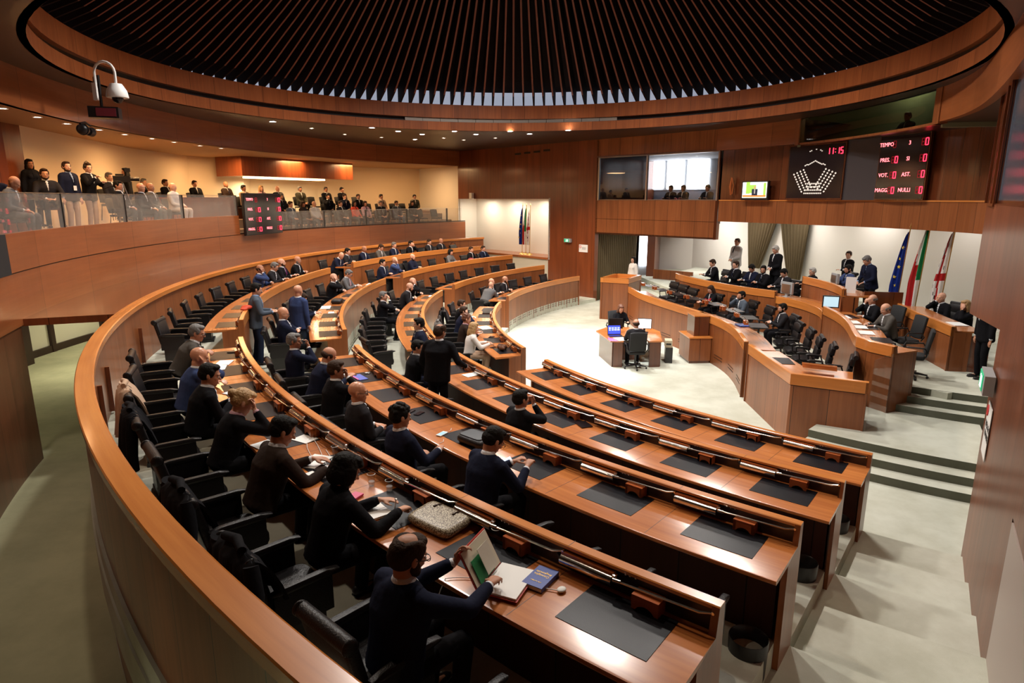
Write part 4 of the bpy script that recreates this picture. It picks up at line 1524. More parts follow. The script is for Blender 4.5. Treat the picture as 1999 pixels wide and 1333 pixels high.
# ============================================================ BOARDS, TV, SIGNS
SEG = {'0': 'abcdef', '1': 'bc', '5': 'afgcd', '3': 'abgcd', '8': 'abcdefg'}
def seg7(mb, ch, x, z, w, h, t, m=0, y=0.0):
    s = SEG.get(ch, '')
    A = dict(a=((x + w / 2, z + h), (w, t)), d=((x + w / 2, z), (w, t)), g=((x + w / 2, z + h / 2), (w, t)),
             b=((x + w, z + 0.75 * h), (t, h / 2)), c=((x + w, z + 0.25 * h), (t, h / 2)), f=((x, z + 0.75 * h), (t, h / 2)), e=((x, z + 0.25 * h), (t, h / 2)))
    for c in s:
        (cx, cz), (sx, sz) = A[c]
        mb.box((cx, y, cz), (sx, 0.006, sz), None, m)


def text_obj(name, s, size, mat, parent, loc, rot, ext=0.002, align='CENTER'):
    cu = bpy.data.curves.new(name, 'FONT')
    cu.body = s
    cu.size = size
    cu.extrude = ext
    cu.align_x = align
    cu.align_y = 'CENTER'
    cu.resolution_u = 2
    tmp = bpy.data.objects.new('tmp', cu)
    COL.objects.link(tmp)
    dg = bpy.context.evaluated_depsgraph_get()
    me = bpy.data.meshes.new_from_object(tmp.evaluated_get(dg))
    bpy.data.objects.remove(tmp)
    me.materials.clear()
    me.materials.append(mat)
    o = bpy.data.objects.new(name, me)
    COL.objects.link(o)
    o.parent = parent
    o.location = loc
    o.rotation_euler = rot
    return o


def front_board(name, a, b, z0, z1):
    """empty at centre of segment a-b facing the well; local -Y is out of the wall"""
    a, b = Vector(a), Vector(b)
    c = (a + b) / 2
    t = (b - a).normalized()
    e = empty(name, (c.x, c.y, z0), math.atan2(t.y, t.x))
    return e, (b - a).length, z1 - z0


FA, FB, FC, FD = (9.22, 21.82), (10.20, 20.05), (10.70, 19.10), (11.12, 17.50)
# seat plan board
e, L, H = front_board('display_board', (FA[0] - .06, FA[1] - .04), (FB[0] - .06, FB[1] - .04), 4.54, 6.27)
obj('frame', MB().box((0, 0, H / 2), (L, 0.08, H)), M['wood_panel_dark'], e)
obj('screen', MB().box((0, -0.045, H / 2), (L - 0.08, 0.012, H - 0.10)), M['display_black'], e)
mb = MB()
rot45 = lambda a: Matrix.Rotation(a, 3, 'Y')
for side in (-1, 1):
    for r in range(4):
        for i in range(8):
            x = side * (0.74 - 0.115 * r - 0.048 * i)
            z = 0.80 + 0.045 * r - 0.078 * i
            mb.box((x, -0.053, z), (0.052, 0.004, 0.046), rot45(side * -0.6))
for r in range(4):
    nn_ = 7 + (3 - r) // 1
    for i in range(nn_):
        mb.box(((i - (nn_ - 1) / 2) * 0.066, -0.053, 0.20 + r * 0.10), (0.046, 0.004, 0.042))
for i in range(-6, 7):
    mb.box((i * 0.058, -0.053, 1.20 - abs(i) * 0.027 + (0.03 if abs(i) > 4 else 0)), (0.05, 0.004, 0.035), rot45(0.35 * (1 if i > 0 else -1)))
for x, z in ((-0.22, 1.50), (-0.17, 1.52), (0.0, 1.55), (0.15, 1.52), (0.20, 1.49)):
    mb.box((x, -0.053, z), (0.045, 0.004, 0.03))
obj('seat_lights', mb, M['led_white'], e)
mb = MB()
x = L / 2 - 0.62
for ch in '11:15':
    if ch == ':':
        mb.box((x + 0.02, -0.055, 1.43), (0.022, 0.006, 0.022))
        mb.box((x + 0.02, -0.055, 1.52), (0.022, 0.006, 0.022))
        x += 0.075
    else:
        seg7(mb, ch, x, 1.38, 0.07, 0.18, 0.026, y=-0.055)
        x += 0.125
obj('clock_digits', mb, M['led_red'], e)
tag(e, 'black seating plan board with dotted seats and red clock above the podium', 'display board')
# plain grey panel between
mb = MB().wall([(FB[0] - .05, FB[1] - .03), (FC[0] - .05, FC[1] - .03)], 4.53, 6.30, -0.05)
tag(obj('grey_panel', mb, M['display_grey']), 'plain grey panel between the two display boards', 'panel')


def tally_board(e, L, H, rows):
    obj('frame', MB().box((0, 0, H / 2), (L, 0.08, H)), M['wood_panel_dark'] if L < 1.7 else M['black'], e)
    obj('screen', MB().box((0, -0.045, H / 2), (L - 0.06, 0.012, H - 0.06)), M['display_black'], e)
    mb = MB()
    for i in range(len(rows)):
        z = H * (0.86 - 0.235 * i) - 0.10
        for ch, xf in (('0', 0.42), ('0', -0.14)):
            if i == 0 and xf < 0:
                continue
            seg7(mb, ch, L * xf, z, 0.075 * L / 1.5, 0.17 * H / 1.75, 0.022, y=-0.055)
    obj('digits', mb, M['led_red'], e)
    gh = MB()
    for i in range(len(rows)):
        z = H * (0.86 - 0.235 * i) - 0.10
        for xf in (-0.21, 0.35):
            seg7(gh, '8', L * xf, z, 0.075 * L / 1.5, 0.17 * H / 1.75, 0.02, y=-0.053)
    obj('unlit_digits', gh, M['led_dim'], e)
    for i, (a, b) in enumerate(rows):
        z = H * (0.86 - 0.235 * i) - 0.01
        for s, xf in ((a, -0.35), (b, 0.12)):
            if s:
                text_obj('lettering', s, 0.15 * H / 1.75, M['led_pink'], e, (L * xf, -0.055, z), (PI / 2, 0, 0))


e, L, H = front_board('display_board', (FC[0] - .06, FC[1] - .02), (FD[0] - .06, FD[1] - .02), 4.54, 6.40)
tally_board(e, L, H - 0.08, [('TEMPO', '3'), ('PRES.', 'SI'), ('VOT.', 'AST.'), ('MAGG.', 'NULLI')])
tag(e, 'black voting tally board with red digits high on the right above the podium', 'display board')
# gallery tally board on the gallery front
ga, gb2 = pt(22.70, 170.25), pt(22.70, 164.5)
e, L, H = front_board('display_board', (ga.x, ga.y), (gb2.x, gb2.y), 3.30, 4.76)
tally_board(e, L, H, [('TEMPO', '3'), ('PRES.', 'SI'), ('VOT.', 'AST.'), ('MAGG.', 'NULLI')])
tag(e, 'black voting tally board with red letters on the gallery front at the left', 'display board')
# television
a, b = Vector((8.22, 23.35)), Vector((8.92, 22.20))
e, L, H = front_board('television', (a.x - 0.1, a.y - 0.05), (b.x - 0.1, b.y - 0.05), 4.52, 5.17)
obj('casing', MB().box((0, 0, H / 2), (L * 0.82, 0.09, H)), M['black'], e)
sc = obj('screen', MB().box((0, -0.05, H / 2 + 0.02), (L * 0.74, 0.01, H - 0.12)), plain('tv_white', (0.9, 0.95, 0.88), 0.4, emis=1.6), e)
obj('screen_picture', MB().box((-0.10, -0.057, 0.38), (0.34, 0.004, 0.28)).box((-0.27, -0.057, 0.42), (0.16, 0.004, 0.40)).box((0.42, -0.057, 0.35), (0.10, 0.004, 0.46)), plain('tv_green', (0.35, 0.62, 0.10), 0.4, emis=0.9), e)
mb = MB()
mb.ell((0.02, -0.058, 0.43), (0.04, 0.004, 0.05), None, 10, 6, 1)
mb.box((0.02, -0.058, 0.27), (0.24, 0.004, 0.22), None, 0)
mb.box((0.02, -0.061, 0.30), (0.05, 0.004, 0.16), None, 2)
obj('screen_figure', mb, [plain('tv_navy', (0.02, 0.03, 0.06), 0.4, emis=0.4), plain('tv_skin', (0.6, 0.3, 0.18), 0.4, emis=0.8), M['white']], e)
obj('screen_ledge', MB().box((0, -0.058, 0.14), (L * 0.72, 0.004, 0.07)), plain('tv_orange', (0.8, 0.25, 0.06), 0.4, emis=0.8), e)
tag(e, 'wall television showing a man at a desk, left of the seating plan board', 'television')
# wooden emblem left of the television
a = Vector((8.0, 23.75))
e = empty('wall_emblem', (a.x, a.y, 4.70), rad(-57))
mb = MB()
mb.tube([(0, -0.05, 0.0), (-0.03, -0.06, 0.3), (0.0, -0.06, 0.62)], [0.03, 0.05, 0.03], 8)
mb.tube([(0.05, -0.05, 0.03), (0.10, -0.06, 0.35), (0.02, -0.06, 0.6)], 0.022, 8)
obj('carving', mb, M['wood_box'], e, 50)
tag(e, 'slim carved wooden emblem on the dark wall left of the television', 'emblem')
# exit signs and notices
G_ = plain('exit_green', (0.02, 0.35, 0.16), 0.4, emis=0.8)
G2 = plain('exit_white', (0.8, 0.95, 0.85), 0.4, emis=1.2)
def exit_sign(loc, rz, lab, s=1.0):
    e = empty('exit_sign', loc, rz)
    obj('housing', MB().box((0, 0, 0), (0.40 * s, 0.10, 0.17 * s)), M['grey_plastic'], e)
    obj('face', MB().box((-0.04 * s, -0.055, 0), (0.28 * s, 0.01, 0.14 * s)), G_, e)
    mb = MB()
    mb.ell((-0.05 * s, -0.064, 0.045 * s), (0.012 * s, 0.004, 0.012 * s), None, 8, 5)
    mb.box((-0.05 * s, -0.064, 0.01 * s), (0.022 * s, 0.004, 0.05 * s), rot45(0.3))
    mb.box((-0.065 * s, -0.064, -0.035 * s), (0.014 * s, 0.004, 0.05 * s), rot45(0.5))
    mb.box((-0.035 * s, -0.064, -0.035 * s), (0.014 * s, 0.004, 0.05 * s), rot45(-0.5))
    mb.box((0.03 * s, -0.064, 0.0), (0.045 * s, 0.004, 0.10 * s))
    obj('pictogram', mb, G2, e, 50)
    return tag(e, lab, 'exit sign')
fa = math.atan2(F3[1] - F0[1], F3[0] - F0[0])
p = pt(15.25, 133, 2.68)
exit_sign((p.x - nd.x * .07, p.y - nd.y * .07, p.z), fa, 'small green exit sign on the wood wall left of the curtain')
p = pt(13.75, TH_NEAR, 2.50)
es = exit_sign((p.x - nn.x * .07, p.y - nn.y * .07, p.z), rad(TH_NEAR), 'boxy green exit sign on the glossy wall at the right edge', 1.35)
def notice(loc, rz, w, h, lab, s, sym=True):
    e = obj('notice_sheet', MB().box((0, 0, 0), (w, 0.006, h)), M['paper'])
    e.location = loc
    e.rotation_euler = (0, 0, rz)
    R_ = plain('notice_red', (0.65, 0.03, 0.03), 0.6)
    if sym:
        mb = MB()
        c = Vector((-w / 2 + 0.085, -0.006, h / 2 - 0.10))
        pts = [c + Vector((math.cos(a) * 0.06, 0, math.sin(a) * 0.06)) for a in [i * PI / 8 for i in range(17)]]
        mb.tube(pts, 0.008, 6)
        mb.tube([pts[6], pts[14]], 0.007, 6)
        obj('prohibition_mark', mb, R_, e, 50)
    text_obj('lettering', s, h * 0.17, M['black'], e, (0.04, -0.005, 0), (PI / 2, 0, 0), 0.001)
    return tag(e, lab, 'notice')
p = pt(14.35, 133, 2.36)
notice((p.x - nd.x * .01, p.y - nd.y * .01, p.z), fa, 0.52, 0.34, 'white no-smoking notice on the wood wall beside the curtain', 'VIETATO\nFUMARE')
p = pt(13.9, TH_NEAR, 1.95)
notice((p.x - nn.x * .012, p.y - nn.y * .012, p.z), rad(TH_NEAR), 0.45, 0.62, 'white notice with a red mark under the exit sign on the glossy wall', 'VIETATO\nFUMARE')

# ============================================================ GALLERY GLASS
def glass_run(t0, t1, z0, z1, n, lab):
    for i in range(n):
        a = t0 + (t1 - t0) * i / n
        b = t0 + (t1 - t0) * (i + 1) / n
        root = empty('glass_balustrade', pt(22.9, (a + b) / 2, z0))
        mb = MB().sweep([(22.90, z1), (22.90, z0), (22.915, z0), (22.915, z1)], a + 0.03, b - 0.03, 4)
        mb.v = [tuple(Vector(v) - root.location) for v in mb.v]
        obj('glass_pane', mb, M['glass'], root)
        c = pt(22.93, a if t1 > t0 else b, (z0 + z1) / 2) - root.location
        obj('post', MB().box(c, (0.09, 0.035, z1 - z0), rad(a)), M['black'], root)
        mb = MB().sweep([(22.895, z1 + 0.008), (22.895, z1), (22.92, z1), (22.92, z1 + 0.008)], a, b, 4)
        mb.v = [tuple(Vector(v) - root.location) for v in mb.v]
        obj('top_rail', mb, M['steel'], root)
        tag(root, f'{lab}, {ORD[i]} pane from its left end', 'glass balustrade', 'glass panes of the gallery balustrade')
glass_run(201.2, 170.35, 4.0, 4.68, 4, 'high glass balustrade pane left of the gallery tally board')
glass_run(163.8, 136.1, 3.35, 4.07, 4, 'lower glass balustrade pane right of the gallery tally board')
g = obj('glass_screen', MB().sweep([(22.90, 4.07), (22.90, 3.35), (22.915, 3.35), (22.915, 4.07)], 133.6, 136.0, 3), M['glass_clear'])
tag(g, 'short clear glass pane at the far right end of the gallery balustrade', 'glass balustrade')
# ============================================================ PEOPLE
def cloth(name, c, rough=0.85):
    return plain(name, c, rough, bump=0.35, bscale=14, spec=0.12)


CL = dict(
    black=cloth('cloth_black', (0.006, 0.006, 0.008)), charcoal=cloth('cloth_charcoal', (0.018, 0.017, 0.020)),
    navy=cloth('cloth_navy', (0.009, 0.012, 0.030)), blue=cloth('cloth_blue', (0.035, 0.055, 0.14)),
    slate=cloth('cloth_slate', (0.075, 0.095, 0.125)), grey=cloth('cloth_grey', (0.12, 0.12, 0.125)),
    lightgrey=cloth('cloth_lightgrey', (0.36, 0.34, 0.33)), tweed=cloth('cloth_tweed', (0.085, 0.078, 0.070)),
    brown=cloth('cloth_brown', (0.028, 0.017, 0.013)), olive=cloth('cloth_olive', (0.05, 0.05, 0.035)),
    white=cloth('cloth_white', (0.75, 0.72, 0.68)), red=cloth('cloth_red', (0.75, 0.09, 0.05)),
    pink=cloth('cloth_pink', (0.55, 0.33, 0.38)), jeans=cloth('cloth_jeans', (0.07, 0.11, 0.18)),
    darkjeans=cloth('cloth_darkjeans', (0.015, 0.022, 0.045)), palegrey=cloth('cloth_palegrey', (0.55, 0.54, 0.54)),
    beige=cloth('cloth_beige', (0.48, 0.33, 0.23)), shirt=cloth('cloth_shirt', (0.72, 0.74, 0.78)),
    shirtblue=cloth('cloth_shirtblue', (0.28, 0.38, 0.58)), purple=cloth('cloth_purple', (0.12, 0.02, 0.10)))
SK = dict(light=plain('skin_light', (0.62, 0.33, 0.22), 0.5, spec=0.4), mid=plain('skin_mid', (0.48, 0.23, 0.14), 0.5, spec=0.4), tan=plain('skin_tan', (0.36, 0.16, 0.09), 0.5, spec=0.4), shiny=plain('skin_shiny', (0.58, 0.27, 0.16), 0.32, spec=0.5))
HR = dict(black=plain('hair_black', (0.007, 0.006, 0.005), 0.65, spec=0.15, bump=0.5, bscale=45), brown=plain('hair_brown', (0.035, 0.018, 0.010), 0.65, spec=0.15, bump=0.5, bscale=45), grey=plain('hair_grey', (0.13, 0.125, 0.12), 0.6, bump=0.8, bscale=45),
          white=plain('hair_white', (0.42, 0.40, 0.37), 0.6, bump=0.8, bscale=45), blond=plain('hair_blond', (0.42, 0.25, 0.10), 0.5, bump=0.8, bscale=45), auburn=plain('hair_auburn', (0.13, 0.045, 0.02), 0.5, bump=0.8, bscale=45))
LENS = M['black']


def basis(d, up=Vector((0, 0, 1))):
    """frame whose z is d and whose y leans to up"""
    d = Vector(d).normalized()
    x = up.cross(d)
    if x.length < 1e-3:
        x = Vector((1, 0, 0)).cross(d)
        if x.length < 1e-3:
            x = Vector((0, 1, 0))
    x.normalize()
    y = d.cross(x)
    return Matrix((x, y, d)).transposed()


def limb(mb, a, b, ra, rb, mid=None, n=12):
    a, b = Vector(a), Vector(b)
    F = basis(b - a, Vector((0, 1, 0.3)))
    rm = mid if mid else (ra + rb) / 2
    mb.loft([(a - (b - a).normalized() * ra * 0.3, (ra * .8, ra * .8), F), (a, (ra, ra), F), (a.lerp(b, 0.35), (rm, rm), F), (b, (rb, rb), F), (b + (b - a).normalized() * rb * 0.3, (rb * .8, rb * .8), F)], n)


def remeshed(mb, name, voxel, mat, smooth_it=3):
    me = mb.mesh(name, mat)
    o = bpy.data.objects.new('tmp', me)
    COL.objects.link(o)
    r = o.modifiers.new('r', 'REMESH')
    r.mode = 'VOXEL'
    r.voxel_size = voxel
    if smooth_it:
        s = o.modifiers.new('s', 'SMOOTH')
        s.factor = 0.5
        s.iterations = smooth_it
    dg = bpy.context.evaluated_depsgraph_get()
    new = bpy.data.meshes.new_from_object(o.evaluated_get(dg))
    bpy.data.objects.remove(o)
    bpy.data.meshes.remove(me)
    new.name = name
    new.polygons.foreach_set('use_smooth', [True] * len(new.polygons))
    if not new.materials:
        new.materials.append(mat)
    return new


def ik(S_, W_, l1, l2, pole):
    S_, W_ = Vector(S_), Vector(W_)
    d = W_ - S_
    L = min(d.length, (l1 + l2) * 0.995)
    W_ = S_ + d.normalized() * L
    a = (l1 * l1 - l2 * l2 + L * L) / (2 * L)
    h = math.sqrt(max(0.0, l1 * l1 - a * a))
    u = d.normalized()
    p = Vector(pole) - u * Vector(pole).dot(u)
    p.normalize()
    return S_ + u * a + p * h, W_


def hand(mb, W_, fd, side, curl=0.5, palm_n=None, s=1.0):
    """palm and five separate fingers, fd = direction from wrist, palm_n = direction the palm faces"""
    fd = Vector(fd).normalized()
    pn = Vector(palm_n) if palm_n is not None else Vector((0, 0, -1))
    pn = (pn - fd * pn.dot(fd))
    if pn.length < 1e-3:
        pn = Vector((0, -1, 0)) - fd * (-fd.y)
    pn.normalize()
    lat = fd.cross(pn).normalized() * (1 if side > 0 else -1)   # towards the thumb side
    F = Matrix((lat, pn, fd)).transposed()
    W_ = Vector(W_)
    mb.loft([(W_ - fd * 0.02, (0.024 * s, 0.019 * s), F), (W_ + fd * 0.015, (0.029 * s, 0.017 * s), F), (W_ + fd * 0.055, (0.040 * s, 0.016 * s), F), (W_ + fd * 0.088, (0.040 * s, 0.013 * s), F)], 12)
    for i, (off, ln) in enumerate(((0.031, 0.070), (0.0105, 0.080), (-0.0105, 0.074), (-0.031, 0.058))):
        b = W_ + fd * 0.082 + lat * off * s
        sp = lat * (off * 0.35)
        c1, c2, c3 = curl * 0.6, curl * 1.5, curl * 2.2
        p = b
        pts = [b]
        for seg, cc in ((0.42, c1), (0.32, c2), (0.26, c3)):
            dirv = (fd * math.cos(cc) + pn * math.sin(cc) + sp).normalized()
            p = p + dirv * ln * seg * s
            pts.append(p)
        mb.tube(pts, [0.0092 * s, 0.0088 * s, 0.008 * s, 0.0062 * s], 8)
        mb.ell(pts[-1], (0.0066 * s,) * 3, None, 8, 5)
    b = W_ + fd * 0.025 + lat * 0.026 * s
    t1 = b + (fd * 0.6 + lat * 0.75 + pn * 0.3).normalized() * 0.034 * s
    t2 = t1 + (fd * 0.9 + lat * 0.25 + pn * 0.35 * (0.5 + curl)).normalized() * 0.030 * s
    t3 = t2 + (fd * 0.95 + pn * 0.5 * curl).normalized() * 0.022 * s
    mb.tube([b - lat * 0.008, t1, t2, t3], [0.013 * s, 0.0115 * s, 0.0098 * s, 0.008 * s], 8)
    mb.ell(t3, (0.0082 * s,) * 3, None, 8, 5)


MESHCACHE = {}


def body_meshes(P, q):
    """P pose dict, q quality (0 far, 1 mid, 2 hero) -> dict of part meshes"""
    sit = P.get('sit', True)
    fem = P.get('fem', False)
    lean = rad(P.get('lean', 12))
    roll = rad(P.get('roll', 0))
    zh = P.get('zh', 0.55 if sit else 0.94)
    H = Vector((0, P.get('hy', 0.0), zh))
    u = Vector((math.sin(roll), math.sin(lean), math.cos(lean))).normalized()
    sx = 0.90 if fem else 1.0
    bw = P.get('bulk', 0.98 if fem else 1.08)
    waist, chest, shl, neck = H + u * 0.15, H + u * 0.32, H + u * 0.43, H + u * 0.505
    hl = rad(P.get('lean', 12) * 0.45 + P.get('nod', 8))
    hu = Vector((math.sin(roll * 0.6), math.sin(hl), math.cos(hl)))
    head = neck + (u * 0.4 + hu * 0.6).normalized() * 0.040 + hu * 0.082
    yaw = rad(P.get('yaw', 0))
    HR_ = Matrix.Rotation(yaw, 3, 'Z') @ Matrix.Rotation(-hl, 3, 'X') @ Matrix.Rotation(rad(P.get('tilt', 0)), 3, 'Y')
    tw = rad(P.get('twist', 0))
    lat = Vector((math.cos(tw), math.sin(tw), 0))
    fwd = Vector((-math.sin(tw), math.cos(tw), 0))
    F = Matrix((lat, u.cross(lat).normalized(), u)).transposed()
    arms = []
    for s, key in ((-1, 'L'), (1, 'R')):
        Sh = shl + lat * (s * 0.168 * sx * bw) - u * 0.008
        tgt = P.get(key, (s * 0.20, 0.46, 0.80) if sit else (s * 0.24, 0.04, zh - 0.12))
        pole = P.get('pole' + key, (s * 0.55, -0.35, -1.0))
        E_, W_ = ik(Sh, tgt, 0.285, 0.255, pole)
        fd = (W_ - E_).normalized()
        hd = P.get('hd' + key)
        hd = Vector(hd).normalized() if hd else (fd * 0.9 + Vector((0, 0.1, -0.05))).normalized()
        pn = P.get('pn' + key, (0, 0, -1))
        arms.append((s, Sh, E_, W_, hd, pn, P.get('curl' + key, 0.45)))
    legs = []
    for s in (-1, 1):
        hp = H + Vector((s * 0.085, 0, -0.02))
        if sit:
            kn = H + Vector((s * P.get('knee', 0.13), 0.42, -0.03))
            an = kn + Vector((0, P.get('foot', -0.06), -(zh - 0.03 - 0.09)))
        else:
            st = P.get('stride', 0.0) * s
            kn = Vector((s * 0.095, 0.03 + st * 0.25, 0.50))
            an = Vector((s * 0.10, -0.02 + st * 0.45, 0.09))
        legs.append((s, hp, kn, an))
    out = {}
    vox = (0.022, 0.014, 0.0085)[q]
    # ---- body
    mb = MB()
    HS = 1.08
    G = lambda c, r: mb.ell(head + HR_ @ Vector(c) * HS, [x * HS for x in r], HR_, 14, 9)
    G((0, -0.012, 0.030), (0.075, 0.096, 0.086))
    G((0, 0.018, -0.022), (0.064, 0.074, 0.088))
    G((0, 0.036, -0.070), (0.047, 0.050, 0.038))
    G((0, 0.070, -0.094), (0.022, 0.020, 0.017))
    G((0, 0.078, 0.024), (0.048, 0.018, 0.012))
    for s in (-1, 1):
        G((s * 0.034, 0.066, -0.022), (0.022, 0.018, 0.020))
        G((s * 0.077, -0.006, -0.008), (0.0085 if q > 0 else 0.013, 0.018, 0.031))
    nb, nt_ = head + HR_ @ Vector((0, 0.086, 0.012)), head + HR_ @ Vector((0, 0.112, -0.026))
    mb.tube([nb, nt_], [0.010, 0.015], 8)
    G((0, 0.108, -0.028), (0.016, 0.012, 0.010))
    G((0, 0.085, -0.058), (0.024, 0.012, 0.007))
    G((0, 0.083, -0.070), (0.020, 0.012, 0.007))
    nk = head + HR_ @ Vector((0, -0.022, -0.055))
    limb(mb, neck - u * 0.05, nk, 0.060 * sx, 0.054 * sx)
    core = 0.86
    mb.loft([(H - u * 0.02, (0.15 * core, 0.11 * core), F), (waist, (0.14 * core, 0.10 * core), F), (chest, (0.165 * core, 0.115 * core), F), (shl, (0.13 * core, 0.08 * core), F), (neck, (0.05, 0.05), F)], 14)
    for s, Sh, E_, W_, hd, pn, cu in arms:
        limb(mb, shl + lat * s * 0.06, Sh, 0.05, 0.052)
        limb(mb, Sh, E_, 0.045, 0.036, 0.041)
        limb(mb, E_, W_, 0.036, 0.024, 0.034)
        hand(mb, W_, hd, s, cu, pn, 0.92 if fem else 1.0)
    for s, hp, kn, an in legs:
        limb(mb, hp, kn, 0.068, 0.048, 0.062)
        limb(mb, kn, an, 0.046, 0.032, 0.046)
        limb(mb, an - Vector((0, 0.02, 0.04)), an + Vector((0, 0.12, -0.05)), 0.030, 0.024)
    out['body'] = remeshed(mb, 'body', vox, SK['mid'], (1, 2, 2)[q])
    # ---- jacket
    vj = (0.028, 0.020, 0.014)[q]
    mb = MB()
    hem = H - u * (0.03 if sit else 0.16)
    k = bw
    mb.loft([(hem, (0.19 * k * sx, 0.135 * k), F), (H + u * 0.05, (0.18 * k * sx, 0.13 * k), F), (waist + u * 0.03, (0.178 * k * sx, 0.130 * k), F), (chest, (0.198 * k * sx, 0.140 * k), F), (shl - u * 0.02, (0.188 * sx * k, 0.118), F), (shl + u * 0.035, (0.145 * sx, 0.094), F), (neck - u * 0.012, (0.078, 0.072), F)], 18)
    if fem:
        for s in (-1, 1):
            mb.ell(chest + lat * s * 0.075 + fwd * 0.10, (0.06, 0.05, 0.06))
    for s, Sh, E_, W_, hd, pn, cu in arms:
        limb(mb, shl + lat * s * 0.09 + u * 0.012, Sh + u * 0.0, 0.068, 0.066)
        limb(mb, Sh, E_, 0.070, 0.056, 0.065)
        Wc = W_.lerp(E_, 0.14)
        limb(mb, E_, Wc, 0.056, 0.040, 0.051)
    out['jacket'] = remeshed(mb, 'jacket', vj, CL['black'], 2)
    # ---- shirt: collar, chest front, cuffs
    mb = MB()
    nf = basis(nk - neck, Vector((0, 1, 0)))
    c0 = neck - u * 0.005
    mb.loft([(c0 - u * 0.02, (0.074 * sx, 0.074), F), (c0 + u * 0.006, (0.067 * sx, 0.069), F), (c0 + u * 0.017, (0.063 * sx, 0.065), F)], 16)
    fv = (u.cross(lat) * -1).normalized()
    if fv.dot(fwd) < 0:
        fv = -fv
    vtop, vbot = neck + fv * 0.062 - u * 0.01, chest + fv * (0.138 * k) - u * 0.03
    for t in range(5):
        f = t / 4
        c = vtop.lerp(vbot, f) - fv * (0.012 - 0.018 * math.sin(f * 3.1))
        mb.ell(c, (0.034 * (1 - f) + 0.010, 0.026, 0.036), basis(u, fv) if False else None, 10, 6)
    if q > 0:
        for s, Sh, E_, W_, hd, pn, cu in arms:
            mc = MB()
            limb(mc, W_.lerp(E_, 0.20), W_.lerp(E_, 0.07), 0.033, 0.031)
            out['shirt_cuff' + ('' if s < 0 else '2')] = mc.mesh('shirt_cuff', CL['shirt'], 60)
    out['shirt'] = remeshed(mb, 'shirt', (0.016, 0.010, 0.008)[q], CL['shirt'], 1)
    # ---- tie
    mb = MB()
    pts = [vtop.lerp(vbot, t) + fv * (0.020 + 0.010 * math.sin(t * 3.1)) for t in (0, 0.25, 0.6, 1.0)]
    mb.ell(pts[0], (0.017, 0.012, 0.017), None, 8, 6)
    mb.tube(pts, [0.011, 0.014, 0.018, 0.020], 8)
    out['tie'] = mb.mesh('tie', CL['navy'], 60)
    # ---- trousers
    mb = MB()
    mb.loft([(H - Vector((0, 0, 0.07)), (0.165 * k, 0.12 * k), F), (H + u * 0.02, (0.175 * k, 0.128 * k), F), (H + u * 0.08, (0.165 * k, 0.118 * k), F)], 14)
    for s, hp, kn, an in legs:
        limb(mb, hp, kn, 0.092, 0.066, 0.084)
        limb(mb, kn, an - Vector((0, 0, 0.03)), 0.064, 0.054, 0.060)
    out['trousers'] = remeshed(mb, 'trousers', vj, CL['black'], 2)
    # ---- shoes
    mb = MB()
    for s, hp, kn, an in legs:
        b = an + Vector((0, 0.0, -0.055))
        mb.ell(b + Vector((0, -0.025, 0.015)), (0.042, 0.055, 0.045), None, 12, 7)
        mb.ell(b + Vector((s * 0.006, 0.085, -0.003)), (0.046, 0.105, 0.032), None, 12, 7)
        mb.box(b + Vector((s * 0.004, 0.055, -0.030)), (0.075, 0.24, 0.012))
    out['shoes'] = mb.mesh('shoes', M['black'], 60)
    # ---- hair kinds
    hs = P.get('hair', 'short')
    vh = (0.016, 0.011, 0.008)[q]
    mb = MB()
    G = lambda c, r: mb.ell(head + HR_ @ Vector(c) * HS, [x * HS for x in r], HR_, 14, 9)
    if hs in ('short', 'thin', 'curly', 'bob', 'bun', 'long'):
        G((0, -0.022, 0.045), (0.081, 0.096, 0.082))
        G((0, -0.045, 0.005), (0.080, 0.075, 0.075))
        G((0, 0.035, 0.092), (0.060, 0.050, 0.030))
        for s in (-1, 1):
            G((s * 0.066, 0.012, 0.030), (0.016, 0.035, 0.045))
    if hs == 'curly':
        rr = random.Random(3)
        for i in range(46):
            a, b = rr.uniform(0, 2 * PI), rr.uniform(0.0, 1.45)
            v = Vector((math.cos(a) * math.cos(b) * 0.082, math.sin(a) * math.cos(b) * 0.094 - 0.02, math.sin(b) * 0.085 + 0.045))
            if v.y > 0.06 and v.z < 0.07:
                continue
            G(tuple(v), (0.020, 0.020, 0.018))
    if hs == 'bob':
        G((0, -0.050, -0.030), (0.088, 0.070, 0.085))
        for s in (-1, 1):
            G((s * 0.075, 0.000, -0.020), (0.022, 0.055, 0.080))
        G((0, 0.060, 0.070), (0.066, 0.040, 0.032))
    if hs == 'bun':
        G((0, -0.125, 0.035), (0.040, 0.036, 0.040))
        G((0.0, -0.088, 0.035), (0.034, 0.036, 0.036))
    if hs == 'long':
        for s in (-1, 1):
            G((s * 0.070, -0.005, -0.060), (0.028, 0.050, 0.105))
            G((s * 0.072, -0.01, -0.140), (0.030, 0.045, 0.065))
        G((0, -0.070, -0.090), (0.078, 0.045, 0.125))
    if hs == 'balding':
        G((0, -0.040, 0.000), (0.083, 0.080, 0.055))
        for s in (-1, 1):
            G((s * 0.070, 0.005, 0.012), (0.014, 0.040, 0.034))
    if hs == 'thin':
        pass
    if hs != 'bald':
        if hs == 'crown':   # short hair with a thin spot at the crown
            G((0, -0.024, 0.024), (0.081, 0.096, 0.080))
            G((0, -0.045, 0.000), (0.080, 0.075, 0.075))
            G((0, 0.038, 0.088), (0.062, 0.045, 0.032))
            for s in (-1, 1):
                G((s * 0.058, -0.01, 0.055), (0.026, 0.070, 0.050))
                G((s * 0.066, 0.012, 0.030), (0.016, 0.035, 0.045))
        out['hair'] = remeshed(mb, 'hair', vh, HR['black'], 1)
